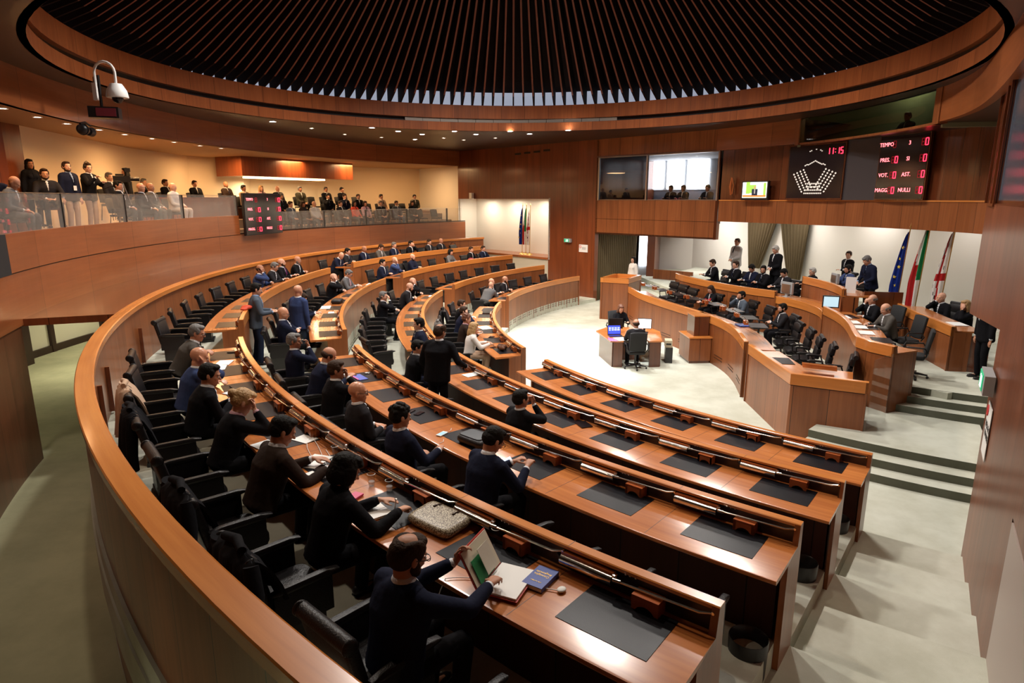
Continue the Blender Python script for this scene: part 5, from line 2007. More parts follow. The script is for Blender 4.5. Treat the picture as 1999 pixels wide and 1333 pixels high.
    # ---- glasses, beard
    if P.get('glasses'):
        mb = MB()
        for s in (-1, 1):
            pts = []
            for i in range(13):
                a = 2 * PI * i / 12
                pts.append(head + HR_ @ Vector((s * 0.033 + 0.023 * math.cos(a), 0.104, 0.000 + 0.017 * math.sin(a))) * HS)
            mb.tube(pts, 0.0025, 6, caps=False)
            mb.tube([head + HR_ @ Vector((s * 0.056, 0.100, 0.004)) * HS, head + HR_ @ Vector((s * 0.080, 0.06, 0.006)) * HS, head + HR_ @ Vector((s * 0.084, -0.005, 0.006)) * HS], 0.0026, 6)
        mb.tube([head + HR_ @ Vector((-0.012, 0.106, 0.003)) * HS, head + HR_ @ Vector((0.012, 0.106, 0.003)) * HS], 0.0025, 6)
        out['glasses'] = mb.mesh('glasses', M['black'], 60)
    if P.get('beard'):
        mb = MB()
        G = lambda c, r: mb.ell(head + HR_ @ Vector(c) * HS, [x * HS for x in r], HR_, 12, 8)
        G((0, 0.040, -0.078), (0.052, 0.056, 0.040))
        G((0, 0.080, -0.094), (0.026, 0.020, 0.020))
        for s in (-1, 1):
            G((s * 0.058, 0.020, -0.045), (0.014, 0.032, 0.040))
        out['beard'] = remeshed(mb, 'beard', (0.016, 0.010, 0.008)[q], HR['black'], 1)
    # ---- eyes and brows
    if q > 0:
        mb = MB()
        for s in (-1, 1):
            mb.ell(head + HR_ @ Vector((s * 0.032, 0.0855, 0.000)) * HS, (0.012, 0.008, 0.006), HR_, 10, 6, 0)
            mb.ell(head + HR_ @ Vector((s * 0.032, 0.0915, 0.000)) * HS, (0.005, 0.004, 0.0052), HR_, 8, 5, 1)
            mb.ell(head + HR_ @ Vector((s * 0.032, 0.093, 0.020)) * HS, (0.016, 0.005, 0.0035), HR_, 10, 5, 1)
        out['eyes'] = mb.mesh('eyes', [M['white'], M['black']], 60)
    return out


def person(loc, face, P, look, label, group=None, q=0, scale=1.05):
    """look: jacket, trousers, shirt, tie, hair, skin keys"""
    key = (repr(sorted(P.items(), key=lambda t: t[0])), q)
    if key not in MESHCACHE:
        MESHCACHE[key] = body_meshes(P, q)
    ms = MESHCACHE[key]

    def mk(name, me, mat, parent=None):
        o = bpy.data.objects.new(name, me)
        COL.objects.link(o)
        if mat is not None and len(me.materials) == 1:
            o.material_slots[0].link = 'OBJECT'
            o.material_slots[0].material = mat
        if parent:
            o.parent = parent
        return o
    root = mk('person', ms['body'], SK[look.get('skin', 'light')])
    root.location = loc
    root.rotation_euler = (0, 0, rad(face) - PI / 2)
    root.scale = (scale, scale, scale)
    mk('jacket' if look.get('jname') is None else look['jname'], ms['jacket'], CL[look['j']], root)
    mk('trousers', ms['trousers'], CL[look.get('tr', 'black')], root)
    mk('shirt', ms['shirt'], CL[look.get('s', 'shirt')], root)
    for k_ in ('shirt_cuff', 'shirt_cuff2'):
        if k_ in ms:
            mk('shirt_cuff', ms[k_], CL[look.get('s', 'shirt')], root)
    if look.get('t'):
        mk('tie', ms['tie'], CL[look['t']], root)
    if q > 0 or not P.get('sit', True):
        mk('shoes', ms['shoes'], None, root)
    if 'hair' in ms:
        mk('hair', ms['hair'], HR[look.get('h', 'black')], root)
    for k_ in ('glasses', 'eyes'):
        if k_ in ms:
            mk(k_, ms[k_], None, root)
    if 'beard' in ms:
        mk('beard', ms['beard'], HR[look.get('h', 'black')], root)
    return tag(root, label, 'person', group)


# poses: hand targets are relative to the seat centre, +Y towards the desk
def pz(**k):
    return k


DESK = 0.80
POSE = dict(
    rest=pz(lean=8, L=(-0.14, 0.42, 0.80), R=(0.14, 0.42, 0.80), curlL=.5, curlR=.5),
    fold=pz(lean=14, L=(-0.03, 0.40, 0.81), R=(0.05, 0.38, 0.82), curlL=.7, curlR=.7, hdL=(.8, .5, 0), hdR=(-.8, .5, 0)),
    chin=pz(lean=14, nod=4, L=(-0.10, 0.40, 0.80), R=(0.06, 0.22, 1.08), hdR=(-.2, .0, 1), pnR=(0, -1, 0), curlR=1.0, poleR=(.6, .5, -1), hdL=(.8, .4, 0)),
    chinL=pz(lean=12, nod=4, R=(0.10, 0.40, 0.80), L=(-0.06, 0.22, 1.08), hdL=(.2, .0, 1), pnL=(0, -1, 0), curlL=1.0, poleL=(-.6, .5, -1), hdR=(-.8, .4, 0)),
    back=pz(lean=-8, nod=2, L=(-0.10, 0.26, 0.70), R=(0.08, 0.26, 0.71), curlL=.6, curlR=.6, hdL=(.8, .5, 0), hdR=(-.8, .5, 0)),
    write=pz(lean=24, nod=26, L=(-0.12, 0.46, 0.79), R=(0.14, 0.46, 0.80), curlL=.3, curlR=.9, hdL=(.5, .8, -.1), hdR=(-.4, .9, -.2)),
    bend=pz(lean=30, nod=34, L=(-0.06, 0.48, 0.79), R=(0.08, 0.48, 0.79), curlL=.5, curlR=.5),
    cross=pz(lean=4, nod=4, L=(0.10, 0.24, 0.86), R=(-0.08, 0.26, 0.84), poleL=(-.9, .3, -.6), poleR=(.9, .3, -.6), hdL=(1, .1, 0), hdR=(-1, .1, 0)),
    gal=pz(lean=-4, nod=6, L=(-0.10, 0.30, 0.60), R=(0.10, 0.30, 0.60), curlL=.6, curlR=.6, hdL=(.6, .7, -.2), hdR=(-.6, .7, -.2)),
    stand=pz(sit=False, lean=2, nod=4),
    stand_clasp=pz(sit=False, lean=2, nod=16, L=(-0.05, 0.24, 1.0), R=(0.05, 0.24, 1.0), curlL=.8, curlR=.8, hdL=(.9, .3, -.2), hdR=(-.9, .3, -.2)),
)


def PO(name, **k):
    d = dict(POSE[name])
    d.update(k)
    return d


def seat_person(row, wn, th, P, look, label, group=None, q=0, off=1.12, turn=0, scale=1.05):
    ts = SEAT[(row, wn)]
    i = min(range(len(ts)), key=lambda j: abs(ts[j] - th))
    OCC[(row, wn, i)] = 1
    p = pt(RK[row] + off, th, TIER[row])
    return person(p, th + 180 + turn, P, look, label, group, q, scale)


def chair_for(th):
    pass
# ============================================================ WHO SITS WHERE
D_, C_, B_, A_ = 'D', 'C', 'B', 'A'
# --- nearest block, outermost row (seen from behind)
seat_person('D', 'front', 228.3, PO('rest', lean=10, nod=14, yaw=-8, zh=0.52, glasses=True, beard=True, hair='crown', L=(-0.04, 0.52, 0.90), R=(0.22, 0.56, 0.84), pnL=(1, 0, 0), hdL=(.2, .5, .8), curlL=.8, hdR=(-.3, .8, -.1), curlR=.9, poleL=(-.7, -.1, -1), poleR=(.8, -.2, -.6)),
            dict(j='navy', h='brown', skin='mid', tr='black'), 'bearded man with glasses and navy jacket holding open red book, nearest the camera', q=2, off=1.26, scale=1.04)
seat_person('D', 'front', 224.7, PO('write', hair='bob', fem=True, yaw=-10, lean=18, nod=22, L=(-0.02, 0.50, 0.80), R=(0.26, 0.50, 0.82)),
            dict(j='black', h='black', skin='light', s='black', tr='black'), 'woman with short black hair writing in open notebook with a pen', q=2, off=0.97)
seat_person('D', 'front', 221.4, PO('write', hair='short', yaw=-14, lean=20, nod=20, L=(-0.05, 0.50, 0.79), R=(0.22, 0.52, 0.79)),
            dict(j='brown', h='black', skin='mid', s='shirt'), 'dark-haired man in dark brown suit leaning over his papers in outermost row', q=2, off=0.97)
seat_person('D', 'front', 218.2, PO('write', hair='bun', fem=True, yaw=-8, lean=22, nod=24, L=(-0.16, 0.44, 0.79), R=(0.13, 0.32, 1.06), hdR=(-.5, .1, .9), pnR=(0, -1, 0), curlR=1.1, poleR=(.5, .9, -.8)),
            dict(j='black', h='blond', skin='light', s='pink'), 'blond woman with a hair bun and pink collar resting forehead on hand', q=2, off=0.99)
seat_person('D', 'front', 214.8, PO('fold', hair='short', yaw=-16, lean=18, nod=8), dict(j='black', h='black', skin='mid'), 'black-haired man in dark suit looking to the right, beside the blond woman', q=2, off=0.99)
seat_person('D', 'front', 212.0, PO('chin', hair='bald', yaw=-8, lean=18, nod=10), dict(j='blue', skin='shiny', tr='navy'), 'bald man in blue suit resting chin on his hand in outermost row', q=2, off=0.97)
seat_person('D', 'front', 206.4, PO('fold', hair='short', glasses=True, yaw=-14, lean=30, nod=4), dict(j='tweed', h='grey', skin='mid'), 'grey-haired man in tweed jacket leaning forward at the left end of outermost row', q=2, off=0.99)
# --- nearest block, third row
seat_person('C', 'front', 223.9, PO('rest', hair='short', glasses=True, lean=14, nod=30, yaw=-12, L=(0.02, 0.44, 0.86), R=(0.20, 0.44, 0.86), curlL=.9, curlR=.9), dict(j='navy', h='black', skin='mid'), 'black-haired man in navy suit looking at a phone in the third row', q=2, off=1.10)
seat_person('C', 'front', 220.4, PO('back', hair='curly', lean=-2, nod=12, yaw=-8, R=(0.22, 0.34, 0.80)), dict(j='navy', h='black', skin='mid'), 'curly black-haired man in dark suit beside the black briefcase', q=2, off=1.26)
seat_person('C', 'front', 217.0, PO('back', hair='bald', glasses=True, lean=0, nod=6, yaw=-22), dict(j='charcoal', skin='shiny'), 'bald man with glasses and charcoal suit leaning back in the third row', q=2, off=1.24)
seat_person('C', 'front', 213.4, PO('chin', hair='short', lean=10, yaw=-18), dict(j='black', h='brown', skin='tan'), 'brown-grey haired man in black suit with hand at mouth in third row', q=2, off=1.18)
seat_person('C', 'front', 210.2, PO('bend', hair='balding', lean=20, nod=22, yaw=-10), dict(j='navy', h='brown', skin='mid'), 'man with receding dark hair bending over the desk in third row', q=2, off=1.12)
seat_person('C', 'front', 206.8, PO('chin', hair='short', glasses=True, beard=False, lean=2, yaw=-20, L=(0.02, 0.24, 1.02), hdL=(.2, 0, 1), pnL=(0, -1, 0), curlL=.8), dict(j='navy', h='grey', skin='tan'), 'man with glasses and clasped raised hands, left end of the third row', q=2, off=1.22)
# --- nearest block, second row
seat_person('B', 'front', 218.8, PO('chin', hair='short', lean=2, yaw=-4, roll=4), dict(j='black', h='black', skin='mid'), 'dark-haired man in black suit alone in the second row, hand at his face', q=2, off=1.14)
seat_person('B', 'front', 206.4, PO('fold', hair='short', yaw=-28, lean=12, glasses=True), dict(j='black', h='black', skin='mid', tr='navy'), 'seated black-haired man in dark suit behind the standing man in black', q=2, off=1.12)
p = pt(RK['B'] + 0.98, 209.7, TIER['B'])
person(p, 72, PO('stand', hair='crown', lean=5, nod=12, roll=3, R=(0.42, 0.22, 0.98), hdR=(0, .8, -.5), L=(-0.26, 0.16, 0.88), yaw=-18, bulk=1.2), dict(j='black', h='brown', skin='tan', tr='black'), 'standing man in long black jacket holding papers in the second row', q=2, scale=1.07)
p = Vector((-1.75, 12.1, 0.67))
person(p, 192, PO('stand', hair='short', lean=6, nod=2, yaw=0, R=(0.10, 0.22, 0.92), L=(-0.28, 0.10, 0.90)), dict(j='navy', h='black', skin='light', t='navy', tr='navy'), 'young dark-haired man in navy suit and tie standing in the aisle, facing left', q=2, scale=0.98)
# --- standing pair on the left
person((-5.52, 13.45, TIER['C']), 25, PO('stand', hair='short', lean=4, nod=14, L=(-0.10, 0.34, 1.10), R=(0.14, 0.34, 1.10), curlL=.8, curlR=.8, stride=.1, bulk=1.03), dict(j='slate', h='black', skin='light', tr='darkjeans', s='shirtblue'), 'standing man in grey-blue jacket and dark jeans holding a phone', q=2, scale=1.05)
person((-4.62, 13.55, TIER['C'] - 0.02), 60, PO('stand', hair='bald', lean=2, nod=6, yaw=10, stride=.25), dict(j='blue', skin='shiny', tr='jeans'), 'standing bald man in blue jacket and light jeans, seen from behind', q=2, scale=1.03)
# --- left block
seat_person('C', 'left', 198.1, PO('cross', hair='bald', glasses=True, lean=-4, nod=16, yaw=-10), dict(j='navy', skin='shiny'), 'bald man with glasses and folded arms just below the standing pair', q=1, off=1.20)
seat_person('C', 'left', 191.0, PO('bend', hair='short', lean=14), dict(j='navy', h='brown', skin='light'), 'brown-haired man in navy suit half hidden by the standing man in blue', q=1, off=1.18)
seat_person('C', 'left', 179.0, PO('chin', hair='bald', lean=14), dict(j='black', skin='light'), 'bald man in black suit at far end of the left block, hand at mouth', q=1, off=1.08)
seat_person('C', 'left', 175.2, PO('write', hair='short', glasses=True, lean=16), dict(j='grey', h='grey', skin='light', t='pink'), 'grey-haired man in grey suit and pink tie reading papers in left block', q=1, off=1.06)
LAB = ['bald man in blue suit, hand at chin, left one of four by the parapet', 'grey-haired man with glasses looking down, second of the four by the parapet', 'bearded man in black suit and burgundy tie looking up, third of four by the parapet', 'bald bearded man with folded hands, right end of the four by the parapet']
for th, P, lk, lb in ((181.0, PO('chin', hair='balding', yaw=-10), dict(j='blue', h='brown', skin='tan'), LAB[0]), (178.4, PO('bend', hair='short', glasses=True, lean=18, nod=18), dict(j='charcoal', h='grey'), LAB[1]),
                      (175.9, PO('rest', hair='bald', beard=True, yaw=16, nod=-4), dict(j='black', t='purple', skin='light', h='brown'), LAB[2]), (173.1, PO('fold', hair='bald', beard=True), dict(j='black', skin='mid', h='grey'), LAB[3])):
    seat_person('D', 'left', th, P, lk, lb, 'members seated in the left block', q=1, off=1.06)
for th, P, lk, lb, of in ((184.0, PO('chin', hair='short', lean=6, yaw=-14), dict(j='black', h='grey', skin='light'), 'grey-haired man in black suit with hand on chin in left block second row', 1.22),
                          (176.0, PO('fold', hair='bald', beard=True, lean=26, yaw=14), dict(j='charcoal', skin='light', h='brown'), 'bald bearded man in charcoal suit leaning over the desk in left block', 1.06),
                          (172.6, PO('chin', hair='bald', lean=16, yaw=14), dict(j='black', skin='light'), 'bald man in black suit with hand raised behind the leaning bearded man', 1.10)):
    seat_person('B', 'left', th, P, lk, lb, 'members seated in the left block', q=1, off=of)
for th, P, lk, lb in ((195.3, PO('write', hair='long', fem=True, lean=10, nod=12), dict(j='white', h='blond', skin='light', s='white', tr='beige'), 'grey-blond woman in white jacket at the well end of the left block'),
                      (190.6, PO('rest', hair='curly', fem=True, lean=12), dict(j='brown', h='auburn', skin='light', s='pink'), 'woman in brown jacket between the white jacket and the navy suit'),
                      (186.0, PO('chin', hair='short', lean=14, glasses=True), dict(j='navy', h='brown', skin='light'), 'man in navy suit beside the woman in brown, innermost row'),
                      (181.6, PO('fold', hair='short', lean=6), dict(j='black', h='brown', skin='light'), 'brown-haired person in black beside the navy suit, innermost row')):
    seat_person('A', 'left', th, P, lk, lb, 'members seated in the left block', q=1, off=1.06)
# --- far block
FL = ['bald man in navy suit at the left end of the far outermost row', 'dark-haired man in black suit, second in far outermost row', 'bald man in navy suit reading, third in far outermost row', 'man in grey jacket looking at his phone, fourth in far outermost row',
      'grey-haired man with open white shirt, fifth in far outermost row', 'black-haired man resting his cheek on one hand, far outermost row', 'short-haired man in dark jacket, seventh in far outermost row', 'bald man in dark jacket writing, right end of far outermost row']
for (th, P, lk), lb in zip(((165.2, PO('bend', hair='bald', yaw=-20), dict(j='navy', skin='light')), (162.9, PO('fold', hair='short'), dict(j='charcoal', h='black', t='navy')), (159.5, PO('bend', hair='bald', nod=14, lean=12), dict(j='navy', skin='tan')),
                            (156.2, PO('write', hair='short', lean=12), dict(j='tweed', h='brown')), (153.3, PO('fold', hair='short', lean=8), dict(j='navy', h='grey')), (150.0, PO('chinL', hair='short', lean=10), dict(j='black', h='black')),
                            (146.3, PO('bend', hair='short', lean=8, nod=12), dict(j='charcoal', h='brown')), (143.9, PO('write', hair='bald', lean=6, nod=14), dict(j='charcoal', skin='mid'))), FL):
    seat_person('D', 'far', th, P, lk, lb, 'members seated in the far block', q=0, off=1.04)
FL = ['black-haired man in navy suit at the left end of the far third row', 'bald man with glasses in blue suit holding his hands up, far third row', 'bald bearded man in dark padded jacket beside a black coat, far third row', 'black-haired woman in grey jacket, far third row',
      'woman in black with white blouse beside a red bag, far third row', 'man in navy suit leaning, right end of the far third row']
for (th, P, lk), lb in zip(((165.1, PO('fold', hair='short', lean=8), dict(j='navy', h='black', s='shirt')), (162.0, PO('chin', hair='bald', glasses=True, lean=8), dict(j='blue', skin='light', t='navy')), (157.6, PO('fold', hair='bald', beard=True, lean=6), dict(j='navy', skin='light', h='brown', s='navy')),
                            (148.8, PO('rest', hair='bob', fem=True), dict(j='grey', h='black', s='grey')), (144.0, PO('rest', hair='short', fem=True, lean=4), dict(j='black', h='brown', skin='light')), (141.1, PO('rest', hair='short', lean=6, roll=8), dict(j='navy', h='brown', s='shirtblue'))), FL):
    seat_person('C', 'far', th, P, lk, lb, 'members seated in the far block', q=0, off=1.06)
seat_person('A', 'far', 161.2, PO('rest', hair='bald', lean=10), dict(j='black', skin='light'), 'bald man behind the leaning man at the left end of the far inner row', 'members seated in the far block', q=1, off=1.16)
seat_person('A', 'far', 157.6, PO('fold', hair='bald', beard=True, lean=16, yaw=20), dict(j='charcoal', skin='mid', h='brown'), 'bald bearded man listening with arms on the desk, far inner row', 'members seated in the far block', q=1, off=1.04)
p = pt(RK['A'] + 1.0, 164.6, TIER['A'])
person(p, 164.6 + 180 + 75, PO('fold', hair='bald', lean=44, nod=0, zh=0.62, L=(-0.03, 0.62, 0.80), R=(0.10, 0.62, 0.80)), dict(j='grey', skin='light', tr='charcoal'), 'bald man in grey suit leaning across the desk towards his two neighbours', q=1)

# --- well
person((3.40, 17.0, 0.0), 92, PO('rest', hair='balding', lean=4, nod=10), dict(j='charcoal', h='brown', skin='mid'), 'clerk in dark suit at the desk in the well, seen from behind', q=1)
place('office', office_chair, 3.40, 16.98, 0.0, 92, 'black office chair under the clerk in the well', None, 'office chair')
person((3.38, 19.75, 0.0), -80, PO('rest', hair='long', fem=True, lean=10, nod=22), dict(j='black', h='auburn', skin='light', s='black'), 'woman with reddish hair in black facing the clerk at the well desk', q=1)
place('office', office_chair, 3.36, 19.85, 0.0, -80, 'black office chair of the woman at the well desk', None, 'office chair')
# --- government bench
for x, y, f, P, lk, lb in ((6.70, 20.95, 205, PO('bend', hair='long', fem=True, lean=8, nod=24), dict(j='black', h='brown', skin='light'), 'woman in black bending over a red bag at the front bench'),
                           (7.25, 19.55, 190, PO('chin', hair='short', beard=True, lean=12), dict(j='slate', h='black', skin='mid', tr='charcoal'), 'bearded man in dark blue suit with hand at mouth at the front bench'),
                           (7.50, 17.15, 178, PO('fold', hair='short', lean=8, beard=True), dict(j='charcoal', h='black', skin='light'), 'black-haired man with clasped hands behind the blue folder')):
    person((x, y, 0.42), f, P, lk, lb, q=1)
GCH = [(5.95, 24.05, 205), (6.05, 23.2, 200), (6.15, 22.3, 200), (6.62, 21.0, 200), (7.02, 20.45, 195), (7.25, 19.6, 190), (7.35, 18.55, 185), (7.45, 17.15, 178), (7.15, 16.2, 172), (7.05, 15.35, 168), (6.88, 14.5, 162), (6.80, 13.75, 158), (6.78, 12.85, 152)]
for i, (x, y, f) in enumerate(GCH):
    place('exec', exec_chair, x, y, 0.42, f, f'black leather armchair behind the front bench, number {i + 1} from the far pulpit end' if False else f'black padded leather armchair behind the front bench, {["first", "second", "third", "fourth", "fifth", "sixth", "seventh", "eighth", "ninth", "tenth", "eleventh", "twelfth", "thirteenth"][i]} from the pulpit', 'black leather armchairs behind the front bench')
# --- podium, left wing
for x, y, f, P, lk, lb in ((7.85, 24.45, 195, PO('bend', hair='short', fem=True, lean=12, nod=18), dict(j='black', h='brown', skin='light'), 'woman in black looking down at the left end of the podium'),
                           (8.35, 23.6, 200, PO('fold', hair='short', lean=4), dict(j='black', h='brown', skin='light', t='navy'), 'man in black suit and dark tie in front of the standing grey suit'),
                           (8.70, 22.85, 205, PO('bend', hair='short', lean=10, roll=-6), dict(j='navy', h='black', skin='mid', beard=True), 'bearded man in navy suit leaning to his neighbour on the podium'),
                           (8.80, 22.05, 205, PO('fold', hair='short', beard=True, lean=8, yaw=30), dict(j='black', h='black', skin='mid', t='navy'), 'bearded man in black suit whispering to the navy suit on the podium'),
                           (9.15, 21.15, 200, PO('bend', hair='short', lean=4), dict(j='charcoal', h='black', skin='light'), 'dark-haired man behind the silver monitor on the podium')):
    person((x, y, 0.84), f, P, lk, lb, q=1, scale=1.14)
    place('exec', exec_chair, x + 0.15, y + 0.03, 0.84, f, lb.split(' ')[0] and f'black padded chair occupied by the {lb.split(" ")[0]} {" ".join(lb.split(" ")[1:4])} on the podium', 'black leather armchairs on the podium')
person((9.95, 20.9, 1.0), 190, PO('rest', hair='short', fem=True, lean=4, nod=14), dict(j='black', h='white', skin='light', s='black'), 'white-haired woman in black beside the president desk', q=1)
place('exec', exec_chair, 10.35, 20.45, 1.05, 190, 'empty black padded chair left of the president', 'black leather armchairs on the podium')
person((10.15, 19.05, 1.28), 185, PO('bend', hair='short', beard=True, lean=4, nod=18), dict(j='blue', h='black', skin='mid', t='navy', tr='navy'), 'bearded president in blue suit at the raised desk', q=1)
place('exec', exec_chair, 10.32, 19.85, 1.28, 185, 'empty black padded chair at the raised desk beside the president', 'black leather armchairs on the podium')
place('exec', exec_chair, 10.32, 19.05, 1.28, 185, 'black padded chair under the president', 'black leather armchairs on the podium')
# standing people
person((8.80, 25.0, 1.10), 200, PO('stand_clasp', hair='short', nod=2, yaw=24), dict(j='lightgrey', h='brown', skin='mid', t='charcoal', tr='lightgrey'), 'standing man in light grey suit left of the curtains', q=1, scale=1.16)
person((9.15, 22.05, 1.10), 200, PO('stand_clasp', hair='short', nod=30), dict(j='black', h='white', skin='light', t=None, tr='black'), 'white-haired usher in black tailcoat standing between the curtains', q=1, scale=1.13)
person((11.2, 21.2, 1.10), 195, PO('stand', hair='short', yaw=30, L=(0.1, .22, 1.1), R=(-0.1, .24, 1.12), hdL=(1, 0, 0), hdR=(-1, 0, 0)), dict(j='black', h='brown', skin='light', tr='black'), 'usher in black with white bow tie standing behind the president', q=1, scale=1.05)
person((10.35, 18.25, 1.20), 190, PO('stand', hair='short', lean=14, nod=34, L=(-0.10, 0.30, 0.96), R=(0.16, 0.28, 0.94)), dict(j='navy', h='grey', skin='light', t='navy', tr='black', s='shirtblue'), 'tall grey-haired man in dark suit standing beside the president', q=1, scale=1.08)
# --- podium, right wing, side desk
person((9.25, 16.0, 0.84), 190, PO('chin', hair='balding', lean=8), dict(j='black', h='grey', skin='light'), 'grey-haired man in black with hand at mouth, right wing of the podium', q=1)
person((8.95, 14.7, 0.84), 178, PO('write', hair='balding', lean=14, nod=22), dict(j='tweed', h='grey', skin='light', tr='charcoal'), 'balding man in grey tweed reading papers on the right wing of podium', q=1)
person((11.35, 16.45, 0.84), 195, PO('chin', hair='bald', lean=14), dict(j='black', skin='light', h='brown'), 'bald man in black with hands at mouth at the side desk', q=1)
person((11.0, 15.1, 0.84), 190, PO('chinL', hair='long', fem=True, lean=10), dict(j='black', h='blond', skin='light', s='black'), 'blond woman in black resting chin on hand at the side desk', q=1)
person((9.95, 13.05, 0.84), 175, PO('stand', hair='short', lean=4), dict(j='black', h='black', skin='mid', tr='black'), 'person in black suit standing half hidden behind the glossy wall', q=1, scale=1.05)
place('exec', exec_chair, 11.55, 16.55, 0.84, 195, 'black padded chair of the bald man at the side desk', 'black leather armchairs on the podium')
for x, y, f, lb in ((8.55, 13.15, 150, 'black office chair with open arms standing at the top of the steps'), (9.30, 14.65, 178, 'black office chair under the balding man in tweed'), (9.62, 16.0, 188, 'black office chair under the grey-haired man in black on the podium')):
    place('office', office_chair, x, y, 0.84, f, lb, 'office chairs on the right wing of the podium', 'office chair')
person((5.12, 26.85, 0.42), 215, PO('stand', hair='long', fem=True, lean=0), dict(j='white', h='black', skin='light', s='white'), 'woman in white blouse standing behind the tall pulpit', q=1, scale=1.04)

# --- gallery, right part
rg = random.Random(11)
GR = {1: (23.72, 3.10), 2: (24.55, 3.42), 3: (25.4, 3.75), 4: (26.42, 3.9)}
GP = [(1, 163.0, 'cross', 'short', 'charcoal', 'black', 'man in dark jacket right beside the gallery tally board, front row'), (1, 159.7, 'fold', 'short', 'slate', 'brown', 'brown-haired man with jacket and tie in the gallery front row, second seat'), (1, 157.6, 'gal', 'bob', 'brown', 'brown', 'brown-haired woman in the gallery front row beside the bald man'), (1, 155.9, 'gal', 'bald', 'palegrey', 'grey', 'bald man with glasses and pale jacket in the gallery front row'),
      (1, 151.8, 'gal', 'short', 'charcoal', 'brown', 'man with white shirt left of the red jacket in the gallery'), (1, 149.6, 'gal', 'long', 'red', 'black', 'woman with black hair and bright red jacket in the gallery'), (1, 147.9, 'gal', 'bob', 'pink', 'brown', 'woman in pink right of the red jacket in the gallery'), (1, 145.4, 'gal', 'short', 'charcoal', 'grey', 'grey-haired man in dark suit with white shirt, gallery front row'),
      (1, 142.8, 'gal', 'short', 'slate', 'brown', 'man with blue shirt and jeans in the gallery front row'), (1, 140.2, 'gal', 'bob', 'black', 'brown', 'woman in black near the right end of the gallery front row'), (2, 136.9 + 1.2, 'gal', 'short', 'olive', 'black', 'man in olive jacket at the right end of the gallery audience'),
      (2, 161.0, 'cross', 'short', 'navy', 'black', 'man in navy jacket in the gallery second row beside the tally board'), (2, 158.6, 'fold', 'short', 'charcoal', 'grey', 'grey-haired man holding papers in the gallery second row'), (2, 151.7, 'chin', 'short', 'black', 'black', 'man with white shirt and hand at chin in the gallery second row'), (2, 149.2, 'chin', 'short', 'navy', 'brown', 'man in navy with hand at mouth in the gallery second row'),
      (2, 147.0, 'gal', 'short', 'black', 'brown', 'man with glasses and white shirt leaning back in the gallery second row'), (2, 143.4, 'gal', 'short', 'beige', 'black', 'dark-haired youth in beige behind the red jacket in the gallery'),
      (3, 161.2, 'gal', 'short', 'beige', 'black', 'black-haired person at the left of the gallery rear row'), (3, 158.9, 'gal', 'long', 'pink', 'blond', 'blond woman in pink in the gallery rear row'), (3, 156.7, 'gal', 'bald', 'black', 'grey', 'bald man in black in the gallery rear row'), (3, 153.6, 'gal', 'short', 'olive', 'grey', 'stout man in olive jacket in the gallery rear row'),
      (3, 149.9, 'gal', 'short', 'black', 'brown', 'man in black jacket in the gallery rear row'), (3, 147.7, 'chin', 'short', 'black', 'black', 'man holding his collar, right end of the gallery rear row'),
      (4, 170.2, 'gal', 'short', 'black', 'grey', 'man behind the low gallery wall, first from the left'), (4, 167.9, 'gal', 'short', 'black', 'brown', 'man behind the low gallery wall, second from the left'), (4, 164.6, 'gal', 'short', 'black', 'brown', 'man with dark glasses behind the low gallery wall'), (4, 160.9, 'gal', 'bald', 'brown', 'grey', 'bald man behind the low gallery wall above the tally board')]
for row, th, ps, hr, j, h, lb in GP:
    r, z = GR[row]
    p = pt(r, th, z)
    fem = 'woman' in lb
    P = PO(ps, hair=hr, lean=(-4 if ps != 'cross' else 2))
    if ps in ('chin', 'fold'):
        P = PO(ps, hair=hr, lean=4, L=(-0.06, 0.30, 0.62), zh=0.55)
        if ps == 'fold':
            P['R'] = (0.05, 0.30, 0.64)
    if fem:
        P['fem'] = True
    person(p, th + 180 + rg.uniform(-12, 4) - 6, P, dict(j=j, h=h, skin=rg.choice(['light', 'mid', 'tan']), tr='jeans' if 'jeans' in lb else rg.choice(['black', 'charcoal', 'navy']), s='black' if fem else 'shirt', t='navy' if rg.random() < .3 else None), lb, 'spectators seated in the gallery', q=0)
    place('gchair', gallery_chair, p.x + 0.0, p.y, p.z, th + 180, 'dark gallery chair under the ' + ' '.join(lb.split(' ')[:9]), 'dark chairs in the gallery')
for row, th, lb in ((1, 138.6, 'empty grey chair at the right end of the gallery front row'), (1, 136.2, 'last empty grey chair at the far right end of the gallery'), (3, 151.6, 'empty dark chair in the gallery rear row left of two men'), (3, 145.2, 'empty dark chair at the right of the gallery rear row'), (2, 145.1, 'empty dark chair in the gallery second row'), (2, 141.2, 'empty dark chair right of the beige jacket in the gallery'), (2, 139.7, 'empty dark chair in gallery second row near its right end')):
    r, z = GR[row]
    p = pt(r, th, z)
    place('gchair', gallery_chair, p.x, p.y, p.z, th + 180, lb, 'dark chairs in the gallery')
